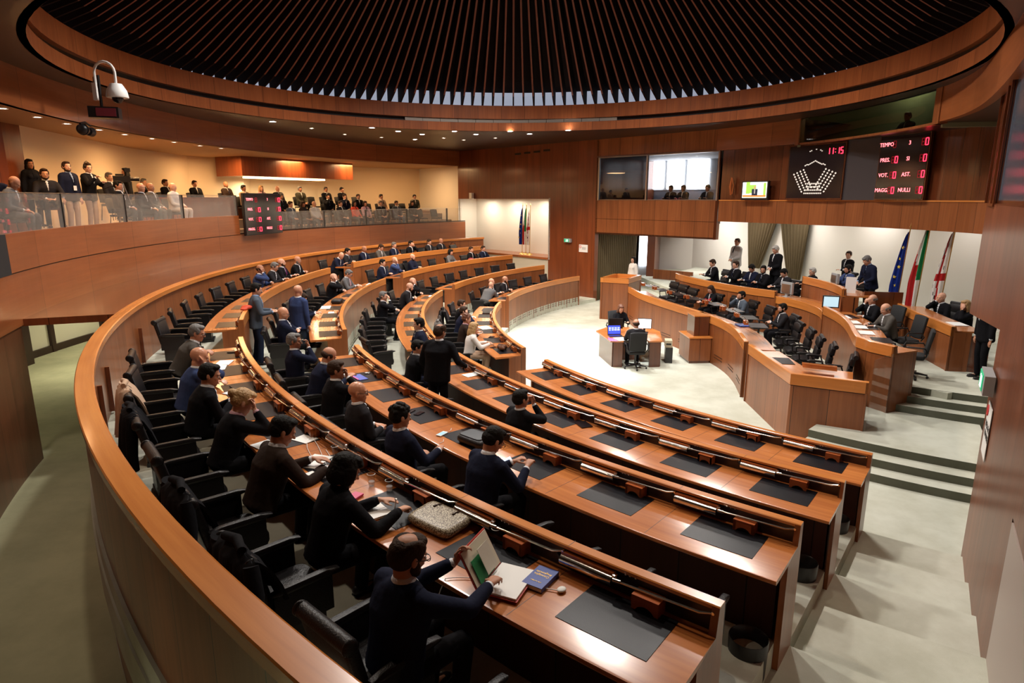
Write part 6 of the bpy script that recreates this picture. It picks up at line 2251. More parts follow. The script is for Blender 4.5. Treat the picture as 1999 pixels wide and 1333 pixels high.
# --- gallery, left part
GLZ = 3.68
for r, th, z, ps, hr, j, tr, h, sk, lb, yaw in ((23.9, 193.2, GLZ, 'bend', 'bald', 'grey', 'grey', 'grey', 'mid', 'bald man looking down at the far left of the gallery glass', 0), (24.3, 187.4, 3.9, 'cross', 'short', 'charcoal', 'black', 'brown', 'light', 'bearded man with glasses turned right beside the standing lanyard man', -50),
                                                (23.8, 182.0, GLZ, 'gal', 'short', 'black', 'charcoal', 'black', 'mid', 'short-haired man in black suit just right of the camera', 0), (23.6, 180.2, GLZ - .04, 'gal', 'bald', 'charcoal', 'charcoal', 'grey', 'shiny', 'bald man with glasses and folded hands behind the gallery glass', 0),
                                                (23.7, 178.6, GLZ - .02, 'gal', 'bald', 'tweed', 'tweed', 'grey', 'tan', 'bald man in tweed jacket behind the third gallery glass pane', 0), (23.6, 176.2, GLZ, 'fold', 'bald', 'palegrey', 'palegrey', 'grey', 'light', 'bald elderly man in pale grey suit, rightmost behind the high glass', 0),
                                                (24.8, 178.9, 3.95, 'gal', 'short', 'charcoal', 'charcoal', 'grey', 'light', 'grey-haired man in dark suit seated high behind the bald men', -20)):
    p = pt(r, th, z)
    person(p, th + 180 + yaw, PO(ps, hair=hr, beard='bearded' in lb, lean=(10 if ps == 'bend' else 0), L=(-0.08, 0.30, 0.62), R=(0.08, 0.30, 0.63)), dict(j=j, h=h, skin=sk, tr=tr), lb, q=1)
    place('gchair', gallery_chair, p.x, p.y, p.z, th + 180 + yaw, 'dark gallery chair under the ' + ' '.join(lb.split(' ')[:10]), 'dark chairs in the gallery')
p = pt(24.3, 185.1, 3.72)
a = person(p, 185.1 + 180 - 20, PO('stand', hair='short', beard=True, lean=0, nod=0, yaw=-14), dict(j='navy', h='brown', skin='light', tr='beige', s='shirtblue'), 'standing bearded man with navy jacket, blue shirt and lanyard in the gallery', q=1, scale=1.04)
mb = MB().tube([(-0.05, 0.07, 1.42), (-0.04, 0.15, 1.30), (0.0, 0.165, 1.12), (0.04, 0.15, 1.30), (0.05, 0.07, 1.42)], 0.006, 6)
obj('lanyard', mb, CL['navy'], a)
obj('badge', MB().box((0, 0.172, 1.07), (0.08, 0.006, 0.11)), M['white'], a)
p = pt(24.35, 182.9, 3.72)
a = person(p, 182.9 + 180 + 70 - 90 + 10, PO('stand', hair='short', lean=4, nod=4, yaw=-20, R=(0.14, 0.36, 1.34), L=(-0.02, 0.42, 1.22), hdR=(0, .9, .3), curlR=.9), dict(j='black', h='brown', skin='light', tr='beige'), 'camera operator with headphones standing in the gallery', q=1, scale=1.05)
mb = MB()
for s in (-1, 1):
    mb.ell((s * 0.085, 0.03, 1.60), (0.02, 0.035, 0.04), None, 10, 6)
mb.tube([(-0.088, 0.03, 1.62), (-0.07, 0.03, 1.70), (0, 0.03, 1.735), (0.07, 0.03, 1.70), (0.088, 0.03, 1.62)], 0.008, 6)
obj('headphones', mb, M['black'], a, 50)
p = pt(24.9, 186.2, 3.9)
person(p, 186 + 180 - 30, PO('stand', hair='long', fem=True), dict(j='black', h='black', skin='tan', s='black'), 'dark-haired woman in black standing behind the lanyard man', q=1, scale=0.95)
p = pt(25.2, 175.6, 3.9)
person(p, 175 + 180 - 140, PO('stand', hair='long', fem=True, R=(0.2, 0.34, 1.0)), dict(j='black', h='black', skin='mid', s='black'), 'long-haired woman in black holding white papers in the gallery', q=1, scale=0.95)
p = pt(24.6, 190.8, 3.7)
person(p, 190 + 180 - 60, PO('stand', hair='short', lean=38, nod=10, zh=0.86), dict(j='navy', h='black', skin='mid', s='blue'), 'person in dark blue bending at the left edge of the gallery', q=1, scale=0.95)
# video camera on a tripod
p = pt(23.75, 181.6, GLZ)
tc = empty('video_camera', (p.x, p.y, p.z), rad(20))
mb = MB().box((0, 0, 1.42), (0.42, 0.13, 0.16))
mb.box((-0.05, 0, 1.53), (0.20, 0.05, 0.05))
obj('body', mb, M['black'], tc)
obj('lens', MB().tube([(0.20, 0, 1.42), (0.42, 0, 1.42)], [0.05, 0.06], 12), M['black'], tc, 50)
obj('monitor', MB().box((0.16, -0.05, 1.66), (0.14, 0.02, 0.10)).tube([(0.12, -0.03, 1.5), (0.14, -0.04, 1.62)], 0.01), M['black'], tc)
obj('pan_handle', MB().tube([(-0.05, 0, 1.30), (-0.50, 0.05, 1.15)], 0.012), M['black'], tc, 50)
for k_ in range(3):
    an = k_ * 2.094 + 0.4
    obj('tripod_leg', MB().tube([(0, 0, 1.32), (0.33 * math.cos(an), 0.33 * math.sin(an), 0.0)], [0.02, 0.014]), M['steel'], tc, 50)
tag(tc, 'black video camera on a tripod in the gallery beside its operator', 'video camera')
# --- booth people and silhouettes in the upper window
for r, o_, lb in ((10.6, 1.2, 'person in the bright booth window, leftmost of three'), (9.95, 1.1, 'person in the bright booth window, middle of three'), (8.85, 1.1, 'person in the bright booth window, rightmost of three')):
    q_ = fo(rp(133, r), o_)
    person((q_[0], q_[1], 3.75), math.degrees(math.atan2(-nd.y, -nd.x)), PO('rest', hair='short', lean=10), dict(j='charcoal', h='brown', skin='mid'), lb, 'people in the booth', q=0)
for x, y, lb in ((12.0, 20.2, 'dark silhouette behind the upper tinted window, left one of two'), (12.4, 19.2, 'dark silhouette behind the upper tinted window, right one of two')):
    person((x, y, 5.75), 200, PO('rest', hair='short', lean=6), dict(j='black', h='black', skin='tan'), lb, 'people behind the upper window', q=0)
# ============================================================ THINGS ON THE DESKS
ZD = {k: CAP[k] - 0.18 for k in 'ABCD'}


def dpt(row, dr, th, dz=0.0):
    return pt(RK[row] + dr, th, ZD[row] + dz)


def sheet(name, row, dr, th, w, d, rot, mat, label, cat, group=None, z=0.005, h=0.004):
    o = obj(name, MB().box((0, 0, h / 2), (w, d, h)), mat)
    o.location = dpt(row, dr, th, z)
    o.rotation_euler = (0, 0, rad(th + 90 + rot))
    return tag(o, label, cat, group)


def cup(loc, label, h=0.10, water=True):
    r = empty('plastic_cup', loc)
    obj('cup_wall', MB().lathe([(0.024, 0.0), (0.026, 0.003), (0.033, h), (0.035, h), (0.034, h + 0.002), (0.031, h), (0.024, 0.005), (0.0, 0.004)], (0, 0, 0), 18), M['glass_clear'], r, 50)
    obj('rim', MB().lathe([(0.033, h - .002), (0.036, h), (0.033, h + .003)], (0, 0, 0), 18), M['white'], r, 50)
    if water:
        obj('water', MB().lathe([(0.0, 0.006), (0.024, 0.006), (0.028, 0.045), (0.0, 0.045)], (0, 0, 0), 14), plain('water', (0.85, 0.88, 0.9), 0.05, alpha=0.35), r, 50)
    return tag(r, label, 'cup', 'plastic cups on the outermost desk')


cup(dpt('D', 0.26, 223.4, 0.0), 'plastic cup with water, left one of the two beside the writing woman', 0.115)
cup(dpt('D', 0.20, 223.95, 0.0), 'plastic cup with water, right one of the two beside the writing woman')
cup(dpt('D', 0.13, 227.6, 0.0), 'empty plastic cup beside the speaker box in front of the bearded man', 0.10, False)
cup(dpt('D', 0.18, 220.95, 0.0), 'empty plastic cup beside the dark-haired man in brown', 0.10, False)

# open red book with green card
R_ = plain('book_red', (0.50, 0.05, 0.04), 0.5)
GR_ = plain('card_green', (0.01, 0.20, 0.06), 0.6)
bk = empty('open_book', dpt('D', 0.52, 228.45, 0.015), rad(228.2 + 90 + 18))
obj('cover', MB().box((0.15, 0, 0.004), (0.27, 0.36, 0.006)), R_, bk)
obj('page_block', MB().box((0.15, 0, 0.014), (0.25, 0.34, 0.014)), M['paper'], bk)
Rm = Matrix.Rotation(rad(62), 3, 'Y')
obj('raised_cover', MB().box((-0.055, 0, 0.125), (0.27, 0.36, 0.006), Rm), R_, bk)
obj('raised_page', MB().box((-0.048, 0, 0.128), (0.25, 0.34, 0.004), Rm), plain('page_cream', (0.72, 0.66, 0.52), 0.7), bk)
obj('green_card', MB().box((-0.02, -0.03, 0.10), (0.16, 0.20, 0.004), Rm), GR_, bk)
obj('loose_leaf', MB().box((-0.012, 0.02, 0.135), (0.18, 0.14, 0.003), Rm), plain('leaf', (0.66, 0.62, 0.52), 0.7), bk)
tag(bk, 'large open red book with a green card held by the bearded man', 'book')
# blue book with gold letters
BL = plain('book_blue', (0.035, 0.07, 0.32), 0.4)
bb = empty('blue_book', dpt('D', 0.31, 229.25, 0.004), rad(229.2 + 90 + 8))
obj('cover', MB().box((0, 0, 0.016), (0.15, 0.23, 0.032)), BL, bb)
obj('page_block', MB().box((-0.003, -0.003, 0.016), (0.152, 0.226, 0.022)), M['paper'], bb)
text_obj('gold_lettering', 'Consiglio\nRegionale', 0.030, M['gold'], bb, (0, 0.03, 0.033), (0, 0, PI), 0.0008)
text_obj('gold_lettering', 'della Sardegna', 0.014, M['gold'], bb, (0, -0.06, 0.033), (0, 0, PI), 0.0008)
tag(bb, 'thick blue book with gold lettering beside the open red book', 'book')
# white card reader with cable
ws = empty('card_reader', dpt('D', 0.31, 229.75, 0.004), rad(230))
obj('body', MB().ell((0, 0, 0.012), (0.035, 0.028, 0.012)), M['white'], ws, 60)
pth = []
for i in range(22):
    t = i / 21
    pth.append(tuple(dpt('D', 0.33 + 0.62 * t, 229.7 - 1.9 * math.sin(t * 2.1), 0.012 if t < .62 else 0.012 - (t - .62) * 1.5) - ws.location))
mbc = MB().tube([Matrix.Rotation(-rad(230), 3, 'Z') @ Vector(q_) for q_ in pth], 0.0035, 6)
obj('cable', mbc, M['white'], ws, 60)
tag(ws, 'small white card reader with a long white cable beside the blue book', 'device')
# patterned handbag
HB, nt, b = new_mat('snake_pattern')
N, Lk = nt.nodes, nt.links
tcn = N.new('ShaderNodeTexCoord')
vo = N.new('ShaderNodeTexVoronoi')
vo.inputs['Scale'].default_value = 95
cr = N.new('ShaderNodeValToRGB')
cr.color_ramp.elements[0].color = (0.62, 0.55, 0.40, 1)
cr.color_ramp.elements[0].position = 0.25
cr.color_ramp.elements[1].color = (0.13, 0.09, 0.05, 1)
cr.color_ramp.elements[1].position = 0.6
Lk.new(tcn.outputs['Object'], vo.inputs['Vector'])
Lk.new(vo.outputs['Distance'], cr.inputs['Fac'])
Lk.new(cr.outputs['Color'], b.inputs['Base Color'])
b.inputs['Roughness'].default_value = 0.4
hb = empty('handbag', dpt('D', 0.27, 226.2, 0.0), rad(226.3 + 90 + 4))
rbox(mb := MB(), (0, 0, 0.052), (0.46, 0.30, 0.075), 0.03, Matrix.Rotation(rad(4), 3, 'X'))
obj('body', mb, HB, hb, 60)
mb = MB()
for x in (-0.10, 0.10):
    mb.tube([(x, 0.10, 0.095), (x, 0.16, 0.085), (x * .8, 0.24, 0.05), (0, 0.27, 0.04), (-x * .0, 0.27, 0.04)], 0.009, 8)
mb.tube([(-0.12, 0.06, 0.096), (-0.11, 0.19, 0.085), (-0.02, 0.28, 0.04), (0.08, 0.19, 0.085), (0.09, 0.06, 0.096)], 0.010, 8)
obj('handles', mb, cloth('strap_brown', (0.03, 0.012, 0.006), 0.4), hb, 60)
obj('piping', MB().tube([(-0.19, 0.125, 0.015), (0.19, 0.125, 0.015)], 0.007, 6), M['black'], hb, 60)
tag(hb, 'snakeskin-patterned handbag lying on the desk behind the red book', 'handbag')
# notebook and pen of the writing woman
nb_ = empty('open_notebook', dpt('D', 0.50, 224.65, 0.006), rad(224.7 + 90 - 6))
obj('cover', MB().box((0, 0, 0.003), (0.27, 0.20, 0.005)), plain('notebook_tan', (0.40, 0.22, 0.12), 0.5), nb_)
obj('page', MB().box((-0.066, 0, 0.009), (0.125, 0.19, 0.007), Matrix.Rotation(rad(3), 3, 'Y')), M['paper'], nb_)
obj('page', MB().box((0.066, 0, 0.009), (0.125, 0.19, 0.007), Matrix.Rotation(rad(-3), 3, 'Y')), M['paper'], nb_)
tag(nb_, 'open notebook under the hands of the writing woman', 'notebook')
pn_ = obj('pen', MB().tube([(0, 0, 0.02), (0.02, -0.01, 0.14)], 0.005, 8).ell((0.021, -0.01, 0.145), (0.012, 0.012, 0.008)), M['steel'], None, 60)
pn_.location = dpt('D', 0.42, 225.1, 0.0)
tag(pn_, 'slim pen held upright over the open notebook', 'pen')
pk = sheet('phone', 'D', 0.50, 223.7, 0.09, 0.16, 20, plain('pink_case', (0.65, 0.05, 0.16), 0.4), 'pink phone wallet left of the writing woman', 'phone', h=0.018)
# papers and devices
P_ = M['paper']
DKS = 'loose white papers on the desks'
for args in (('D', 0.40, 221.0, 0.21, 0.30, 30, 'white paper stack in front of the dark-haired man in brown'), ('D', 0.58, 221.9, 0.21, 0.16, 5, 'white sheet under the hand of the dark-haired man in brown'), ('D', 0.24, 219.2, 0.22, 0.17, 20, 'white notepad behind the blond woman, by the speaker box'),
             ('D', 0.62, 218.9, 0.21, 0.20, 12, 'small white paper under the blond woman'), ('D', 0.36, 207.9, 0.21, 0.30, 70, 'white sheets before the man in tweed, upper one'), ('D', 0.46, 208.7, 0.21, 0.30, 78, 'white sheets beside the man in tweed, lower one'), ('D', 0.50, 212.9, 0.14, 0.10, 30, 'crumpled white tissue beside the bald man in blue'),
             ('B', 0.20, 208.6, 0.21, 0.28, 10, 'white sheet on the desk before the standing man in black'), ('C', 0.60, 187.2, 0.45, 0.24, 4, 'wide white papers on the left block beside the black bag'), ('C', 0.36, 189.8, 0.21, 0.14, 0, 'small white paper at the rail in the left block'),
             ('A', 0.34, 186.2, 0.42, 0.30, 20, 'white papers before the man in navy in the inner row'), ('B', 0.30, 172.6, 0.30, 0.21, 6, 'white papers at the far end of the left block'), ('C', 0.40, 172.5, 0.50, 0.30, 8, 'large white papers beside the grey-suited man in left block'), ('D', 0.38, 174.5, 0.20, 0.28, 0, 'white sheet before the bearded men by the parapet')):
    row, dr, th, w_, d_, rot, lb = args
    sheet('paper_sheets', row, dr, th, w_, d_, rot, P_, lb, 'paper', DKS, h=0.006)
sheet('tablet', 'D', 0.40, 221.7, 0.18, 0.12, 30, M['display_black'], 'black tablet beside the papers of the man in brown', 'tablet', z=0.012, h=0.008)
sheet('booklet', 'C', 0.40, 209.95, 0.34, 0.15, 6, plain('booklet_blue', (0.08, 0.12, 0.50), 0.4), 'blue illustrated booklet on a desk pad in the third row', 'booklet', h=0.008)
o = sheet('booklet', 'C', 0.475, 209.85, 0.34, 0.03, 6, plain('booklet_pink', (0.6, 0.12, 0.35), 0.4), 'pink strip leaflet along the edge of the blue booklet', 'booklet', z=0.004, h=0.012)
k_ = obj('key_bunch', MB().ell((0, 0, 0.01), (0.03, 0.02, 0.01)).ell((0.04, 0.01, 0.008), (0.02, 0.03, 0.008)).tube([(0, 0, .01), (0.05, 0.05, .01)], 0.006), M['steel'], None, 60)
k_.location = dpt('C', 0.24, 209.4, 0.006)
tag(k_, 'bunch of keys beside the blue booklet', 'keys')
gl = obj('glasses_case', MB().ell((0, 0, 0.02), (0.08, 0.05, 0.02)), M['white'], None, 60)
gl.location = dpt('C', 0.52, 206.4, 0.006)
tag(gl, 'white glasses case on a desk pad at the left end of the third row', 'case')
for th, dr, lb in ((216.3, 0.42, 'black phone on the pad beside the bald man with glasses'), (216.75, 0.36, 'second black phone lying beside the other on the third row')):
    sheet('phone', 'C', dr, th, 0.075, 0.15, 25, M['display_black'], lb, 'phone', h=0.009)
wp = empty('phone', dpt('C', 0.52, 219.4, 0.006), rad(219.5 + 90 + 20))
obj('case', MB().box((0, 0, 0.005), (0.075, 0.15, 0.009)), M['white'], wp)
obj('display', MB().box((0, 0, 0.0102), (0.064, 0.12, 0.001)), plain('phone_blue', (0.3, 0.5, 0.6), 0.3, emis=0.5), wp)
obj('cable', MB().tube([(0, 0.07, 0.005), (0.03, 0.14, 0.006), (-0.02, 0.22, 0.0), (-0.02, 0.26, -0.15), (0.06, 0.28, -0.22)], 0.003, 6), M['white'], wp, 60)
tag(wp, 'white phone with a white cable left of the black briefcase', 'phone')
hp = obj('phone', MB().box((0, 0, 0), (0.075, 0.15, 0.009)), plain('phone_lit', (0.45, 0.6, 0.8), 0.3, emis=0.8))
hp.location = pt(RK['C'] + 0.62, 223.45, ZD['C'] + 0.10)
hp.rotation_euler = (rad(20), 0, rad(223 + 60))
tag(hp, 'glowing phone in the hands of the man in navy in third row', 'phone')
bc = empty('briefcase', dpt('C', 0.36, 221.0, 0.0), rad(221 + 90 + 6))
rbox(mb := MB(), (0, 0, 0.055), (0.42, 0.32, 0.09), 0.03)
obj('body', mb, M['leather'], bc, 60)
rbox(mb := MB(), (-0.02, -0.02, 0.105), (0.34, 0.22, 0.02), 0.008)
obj('flap', mb, plain('leather_grey', (0.07, 0.08, 0.09), 0.35), bc, 60)
obj('strap', MB().tube([(-0.20, 0.12, 0.06), (-0.12, 0.22, 0.02), (0.02, 0.24, 0.015), (0.14, 0.19, 0.03)], 0.012, 8), M['black'], bc, 60)
tag(bc, 'black leather briefcase lying on the third-row desk', 'briefcase')
sheet('tablet', 'B', 0.22, 220.1, 0.24, 0.17, -20, M['display_black'], 'black tablet half over the desk pad in the second row', 'tablet', h=0.010)
sheet('black_folder', 'D', 0.40, 212.4, 0.30, 0.05, 8, M['black'], 'long black folder beside the bald man in blue', 'folder', h=0.015)
sheet('black_folder', 'D', 0.18, 206.0, 0.20, 0.05, 70, M['black'], 'slim black case on the pad before the man in tweed', 'case', h=0.015)
bg = empty('bag', dpt('C', 0.42, 184.9, 0.0), rad(184 + 90))
rbox(mb := MB(), (0, 0, 0.06), (0.40, 0.28, 0.11), 0.04)
obj('body', mb, M['leather'], bg, 60)
obj('handle', MB().tube([(-0.1, 0.1, 0.11), (-0.06, 0.2, 0.07), (0.06, 0.2, 0.07), (0.1, 0.1, 0.11)], 0.01), M['black'], bg, 60)
tag(bg, 'black bag on the third-row desk of the left block', 'bag')
bg = empty('bag', dpt('A', 0.34, 197.2, 0.0), rad(197 + 90))
mb = MB()
rr = random.Random(8)
for i in range(12):
    mb.ell((rr.uniform(-.16, .16), rr.uniform(-.08, .08), 0.05 + rr.uniform(0, .04)), (0.07, 0.05, 0.05))
me = remeshed(mb, 'bag_body', 0.014, cloth('bag_brown', (0.09, 0.035, 0.018), 0.35), 2)
obj('body', me, None, bg)
tag(bg, 'crumpled brown bag at the well end of the left block desk', 'bag')
sheet('phone', 'A', 0.50, 196.0, 0.08, 0.16, 30, M['display_black'], 'black phone beside the crumpled brown bag', 'phone', h=0.01)
sheet('phone', 'A', 0.30, 191.3, 0.12, 0.16, 60, M['display_black'], 'black phone before the woman in brown', 'phone', h=0.012)
sheet('laptop_case', 'A', 0.33, 176.6, 0.34, 0.24, 4, M['leather'], 'closed black laptop case on the innermost desk of the left block', 'case', h=0.03)
# red bag and blue folder on the front bench
rg_ = empty('red_bag', (6.55, 20.85, 1.17), rad(30))
mb = MB()
for i in range(14):
    mb.ell((rr.uniform(-.20, .20), rr.uniform(-.09, .09), 0.07 + rr.uniform(0, .08)), (0.08, 0.06, 0.06))
me = remeshed(mb, 'bag_body', 0.014, plain('red_gloss', (0.40, 0.012, 0.02), 0.2), 1)
obj('body', me, None, rg_)
tag(rg_, 'shiny red bag on the front bench before the woman in black', 'bag')
o = obj('blue_folder', MB().box((0, 0, 0.012), (0.36, 0.27, 0.024)), plain('folder_blue', (0.01, 0.09, 0.55), 0.35))
o.location = (6.32, 17.1, 1.18)
o.rotation_euler = (0, 0, rad(95))
tag(o, 'bright blue folder on the front bench', 'folder')
# podium monitors, papers
def flat_monitor(loc, rz, front, lab, s=1.0):
    e = empty('monitor', loc, rz)
    obj('casing', MB().box((0, 0, 0.28 * s), (0.46 * s, 0.07, 0.36 * s)), M['grey_plastic'] if not front else M['black'], e)
    if front:
        obj('display', MB().box((0, -0.038, 0.28 * s), (0.40 * s, 0.004, 0.30 * s)), plain('monitor_display', (0.42, 0.62, 0.72), 0.4, emis=0.9), e)
    else:
        obj('rear_cover', MB().box((0, -0.045, 0.27 * s), (0.34 * s, 0.04, 0.26 * s)), M['steel'], e)
    obj('stand', MB().box((0, 0.0, 0.05), (0.10, 0.05, 0.14)).box((0, 0, 0.008), (0.24, 0.18, 0.016)), M['grey_plastic'], e)
    return tag(e, lab, 'monitor')
flat_monitor((8.48, 19.45, 1.61), rad(-70), False, 'silver monitor seen from behind, left on the low podium ledge')
flat_monitor((8.55, 16.85, 1.63), rad(-20), True, 'small monitor with a pale blue screen at the right of the low podium ledge', 0.9)
flat_monitor((9.62, 18.85, 2.04), rad(-90), False, 'black monitor on the president desk', 0.8)
for x, y, z, r, w_, d_, lb in ((8.42, 15.9, 1.635, 80, .30, .42, 'cream folder pile furthest up the right podium wing'), (8.30, 15.2, 1.635, 78, .30, .40, 'white papers in the middle of the right podium wing'), (8.15, 14.6, 1.635, 72, .30, .40, 'white papers before the balding man in tweed'),
                               (7.95, 13.95, 1.635, 70, .30, .42, 'white sheet nearest the steps on the right podium wing'), (10.25, 14.35, 1.755, 80, .30, .45, 'white papers at the near end of the side desk'), (9.65, 18.1, 2.045, 80, .30, .4, 'white papers on the raised desk beside the monitor'), (6.95, 22.9, 1.615, 100, .05, .6, 'long white sheet on the left podium wing')):
    o = obj('paper_sheets', MB().box((0, 0, 0.006), (d_, w_, 0.012)), P_)
    o.location = (x, y, z)
    o.rotation_euler = (0, 0, rad(r))
    tag(o, lb, 'paper', 'papers on the podium')
o = obj('upright_paper', MB().box((0, 0, 0.22), (0.26, 0.02, 0.44)), P_)
o.location = (9.30, 17.35, 2.04)
o.rotation_euler = (0, 0, rad(-30))
tag(o, 'tall white upright card on the raised desk beside the standing man', 'paper')
o = obj('paper_sheets', MB().box((0, 0, 0.004), (0.30, 0.42, 0.008)), P_)
o.location = (3.05, 17.35, 0.74)
o.rotation_euler = (0, 0, 0.3)
tag(o, 'white papers beside the laptop on the clerk desk', 'paper')
o = obj('held_papers', MB().box((0, 0, 0), (0.22, 0.30, 0.006)), M['paper'])
ph_ = pt(RK['B'] + 0.78, 207.6, TIER['B'] + 0.92)
o.location = ph_
o.rotation_euler = (rad(50), rad(10), rad(120))
tag(o, 'white papers in the hand of the standing man in black', 'paper')
# drinking glass and waste bins
def bin_(loc, lab):
    o = obj('waste_bin', MB().lathe([(0.0, 0.01), (0.13, 0.0), (0.145, 0.04), (0.155, 0.36), (0.15, 0.37), (0.14, 0.36), (0.13, 0.03), (0.0, 0.03)], (0, 0, 0), 24), M['black'], None, 50)
    o.location = loc
    tag(o, lab, 'waste bin', 'black waste bins at the bench ends')
bin_(pt(RK['C'] + 0.62, 231.9, AISLE['C'] + 0.0), 'round black waste bin under the right end of the third row')
bin_(pt(RK['B'] + 0.62, 231.7, AISLE['B'] + 0.0), 'round black waste bin under the right end of the second row')
bin_(pt(RK['A'] + 0.60, 231.5, AISLE['A'] + 0.0), 'round black waste bin under the right end of the innermost row')

# coats draped over chairs
def coat(row, th, mat, lab, length=0.85, seed=1, dr=1.28, side=0):
    p = pt(RK[row] + dr, th, TIER[row])
    mb = MB()
    rr = random.Random(seed)
    nx, ny = 16, 22
    ph = [rr.uniform(0, 6) for _ in range(4)]
    # path from the front of the back, over the roll, down the rear
    path = [(-0.16, 0.62), (-0.20, 0.75), (-0.26, 0.88), (-0.33, 0.965), (-0.405, 0.92), (-0.43, 0.80)]
    L0 = 0.0
    while path[-1][1] > 0.92 - length:
        y, z = path[-1]
        path.append((y - 0.006, z - 0.05))
    for side_ in (0, 1):
        for j, (y, z) in enumerate(path):
            t = j / (len(path) - 1)
            for i in range(nx + 1):
                s = i / nx * 2 - 1
                wdt = 0.27 + 0.05 * t + (0.02 * math.sin(5 * t + ph[3]))
                fold = 0.018 * math.sin(s * 9 + ph[0] + t * 2) * (0.3 + t) + 0.012 * math.sin(s * 17 + ph[1])
                droop = 0.05 * s * s * (0.4 + 0.6 * t) + 0.03 * math.sin(3 * s + ph[2]) * t
                mb.v.append((s * wdt, y - fold - (0.022 if side_ else 0) + (0.06 * s * s if j > 4 else 0.02 * s * s), z - droop))
    n1 = len(path) * (nx + 1)
    W_ = nx + 1
    for j in range(len(path) - 1):
        for i in range(nx):
            a = j * W_ + i
            mb.face([a, a + 1, a + W_ + 1, a + W_], [(0, 0)] * 4)
            mb.face([n1 + a, n1 + a + W_, n1 + a + W_ + 1, n1 + a + 1], [(0, 0)] * 4)
    for i in range(nx):
        mb.face([i, n1 + i, n1 + i + 1, i + 1], [(0, 0)] * 4)
        e = (len(path) - 1) * W_ + i
        mb.face([e, e + 1, n1 + e + 1, n1 + e], [(0, 0)] * 4)
    for j in range(len(path) - 1):
        for e in (j * W_, j * W_ + nx):
            mb.face([e, e + W_, n1 + e + W_, n1 + e], [(0, 0)] * 4)
    # collar and hanging sleeves
    root = empty('coat', p, rad(th + 180) - PI / 2)
    obj('coat_body', mb, mat, root, 80)
    mb = MB().tube([(-0.14, -0.36, 0.985), (0, -0.33, 1.0), (0.14, -0.36, 0.985)], [0.03, 0.035, 0.03], 10)
    obj('collar', mb, mat, root, 60)
    for s in (-1, 1):
        mb = MB().tube([(s * 0.27, -0.36, 0.93), (s * 0.34, -0.38, 0.75), (s * 0.33, -0.40, 0.52), (s * 0.31, -0.39, 0.36)], [0.05, 0.06, 0.055, 0.045], 10)
        obj('sleeve', mb, mat, root, 60)
    return tag(root, lab, 'coat', 'coats hung over armchairs')
coat('D', 224.9, CL['black'], 'black coat hung over the chair behind the writing woman', 0.92, 1)
coat('D', 221.6, CL['black'], 'black quilted coat hung over the chair of the man in brown', 0.92, 2)
coat('D', 214.9, CL['black'], 'long black coat hung over the chair behind the black-haired man', 0.92, 3)
coat('D', 211.9, CL['beige'], 'beige coat with dark buttons hung over the chair behind the bald man', 0.55, 4)
coat('A', 186.3, cloth('coat_grey', (0.16, 0.15, 0.14)), 'grey patterned coat over a chair in the innermost row of left block', 0.6, 5)
coat('A', 178.6, M['leather'], 'shiny black padded coat piled on a chair of the innermost row', 0.6, 6)
coat('C', 156.2, CL['black'], 'black coat over the chair beside the bald bearded man, far block', 0.5, 7)

# ============================================================ CURTAINS, FLAGS
def curtain(pts_top, pts_bot, z0, z1, folds, amp, name, lab, gather=None, mat=None):
    """pleated sheet between a top line and a bottom line (plan points)"""
    nx, nz = folds * 8, 14
    mb = MB()
    for sd in (0, 1):
        for j in range(nz + 1):
            t = j / nz
            for i in range(nx + 1):
                s = i / nx
                a = Vector(pts_top[0]).lerp(Vector(pts_top[1]), s)
                bb = Vector(pts_bot[0]).lerp(Vector(pts_bot[1]), s)
                tt = t ** (1.25 if gather else 1)
                p_ = a.lerp(bb, tt)
                d = (Vector(pts_top[1]) - Vector(pts_top[0])).normalized()
                n_ = Vector((d.y, -d.x))
                off = amp * math.sin(s * folds * 2 * PI + 0.6 * math.sin(t * 3 + s * 5)) - sd * 0.02
                mb.v.append((p_.x + n_.x * off, p_.y + n_.y * off, z1 + (z0 - z1) * t))
    n1 = (nz + 1) * (nx + 1)
    for j in range(nz):
        for i in range(nx):
            a = j * (nx + 1) + i
            mb.face([a, a + 1, a + nx + 2, a + nx + 1], [(0, 0)] * 4)
            mb.face([n1 + a, n1 + a + nx + 1, n1 + a + nx + 2, n1 + a + 1], [(0, 0)] * 4)
    o = obj(name, mb, mat, None, 80)
    return tag(o, lab, 'curtain')


CU = cloth('curtain_olive', (0.115, 0.085, 0.045), 0.7)
def ray_line(k, A=(9.6, 34.0), B=(14.6, 15.4), off=0.25):
    A, B = Vector(A), Vector(B)
    d = B - A
    s = (k * A.y - A.x) / (d.x - k * d.y)
    p_ = A + d * s
    nrm = Vector((d.y, -d.x)).normalized()
    return p_ + nrm * off
cA, cB, cC, cD = ray_line(0.372), ray_line(0.4215), ray_line(0.4215), ray_line(0.4695)
cb1, cb2 = ray_line(0.380), ray_line(0.396)
cb3, cb4 = ray_line(0.443), ray_line(0.462)
curtain((cA, cB), (cb1, cb2), 1.55, 4.3, 9, 0.05, 'curtain', 'left half of the olive curtains drawn apart behind the podium', True, CU)
curtain((cC, cD), (cb3, cb4), 1.35, 4.3, 8, 0.05, 'curtain', 'right half of the olive curtains drawn apart behind the podium', True, CU)
curtain(((3.82, 28.85), (6.2, 31.9)), ((3.82, 28.85), (6.2, 31.9)), 0.02, 3.04, 22, 0.06, 'curtain', 'long pleated olive curtain of the alcove behind the pulpit', None, CU)


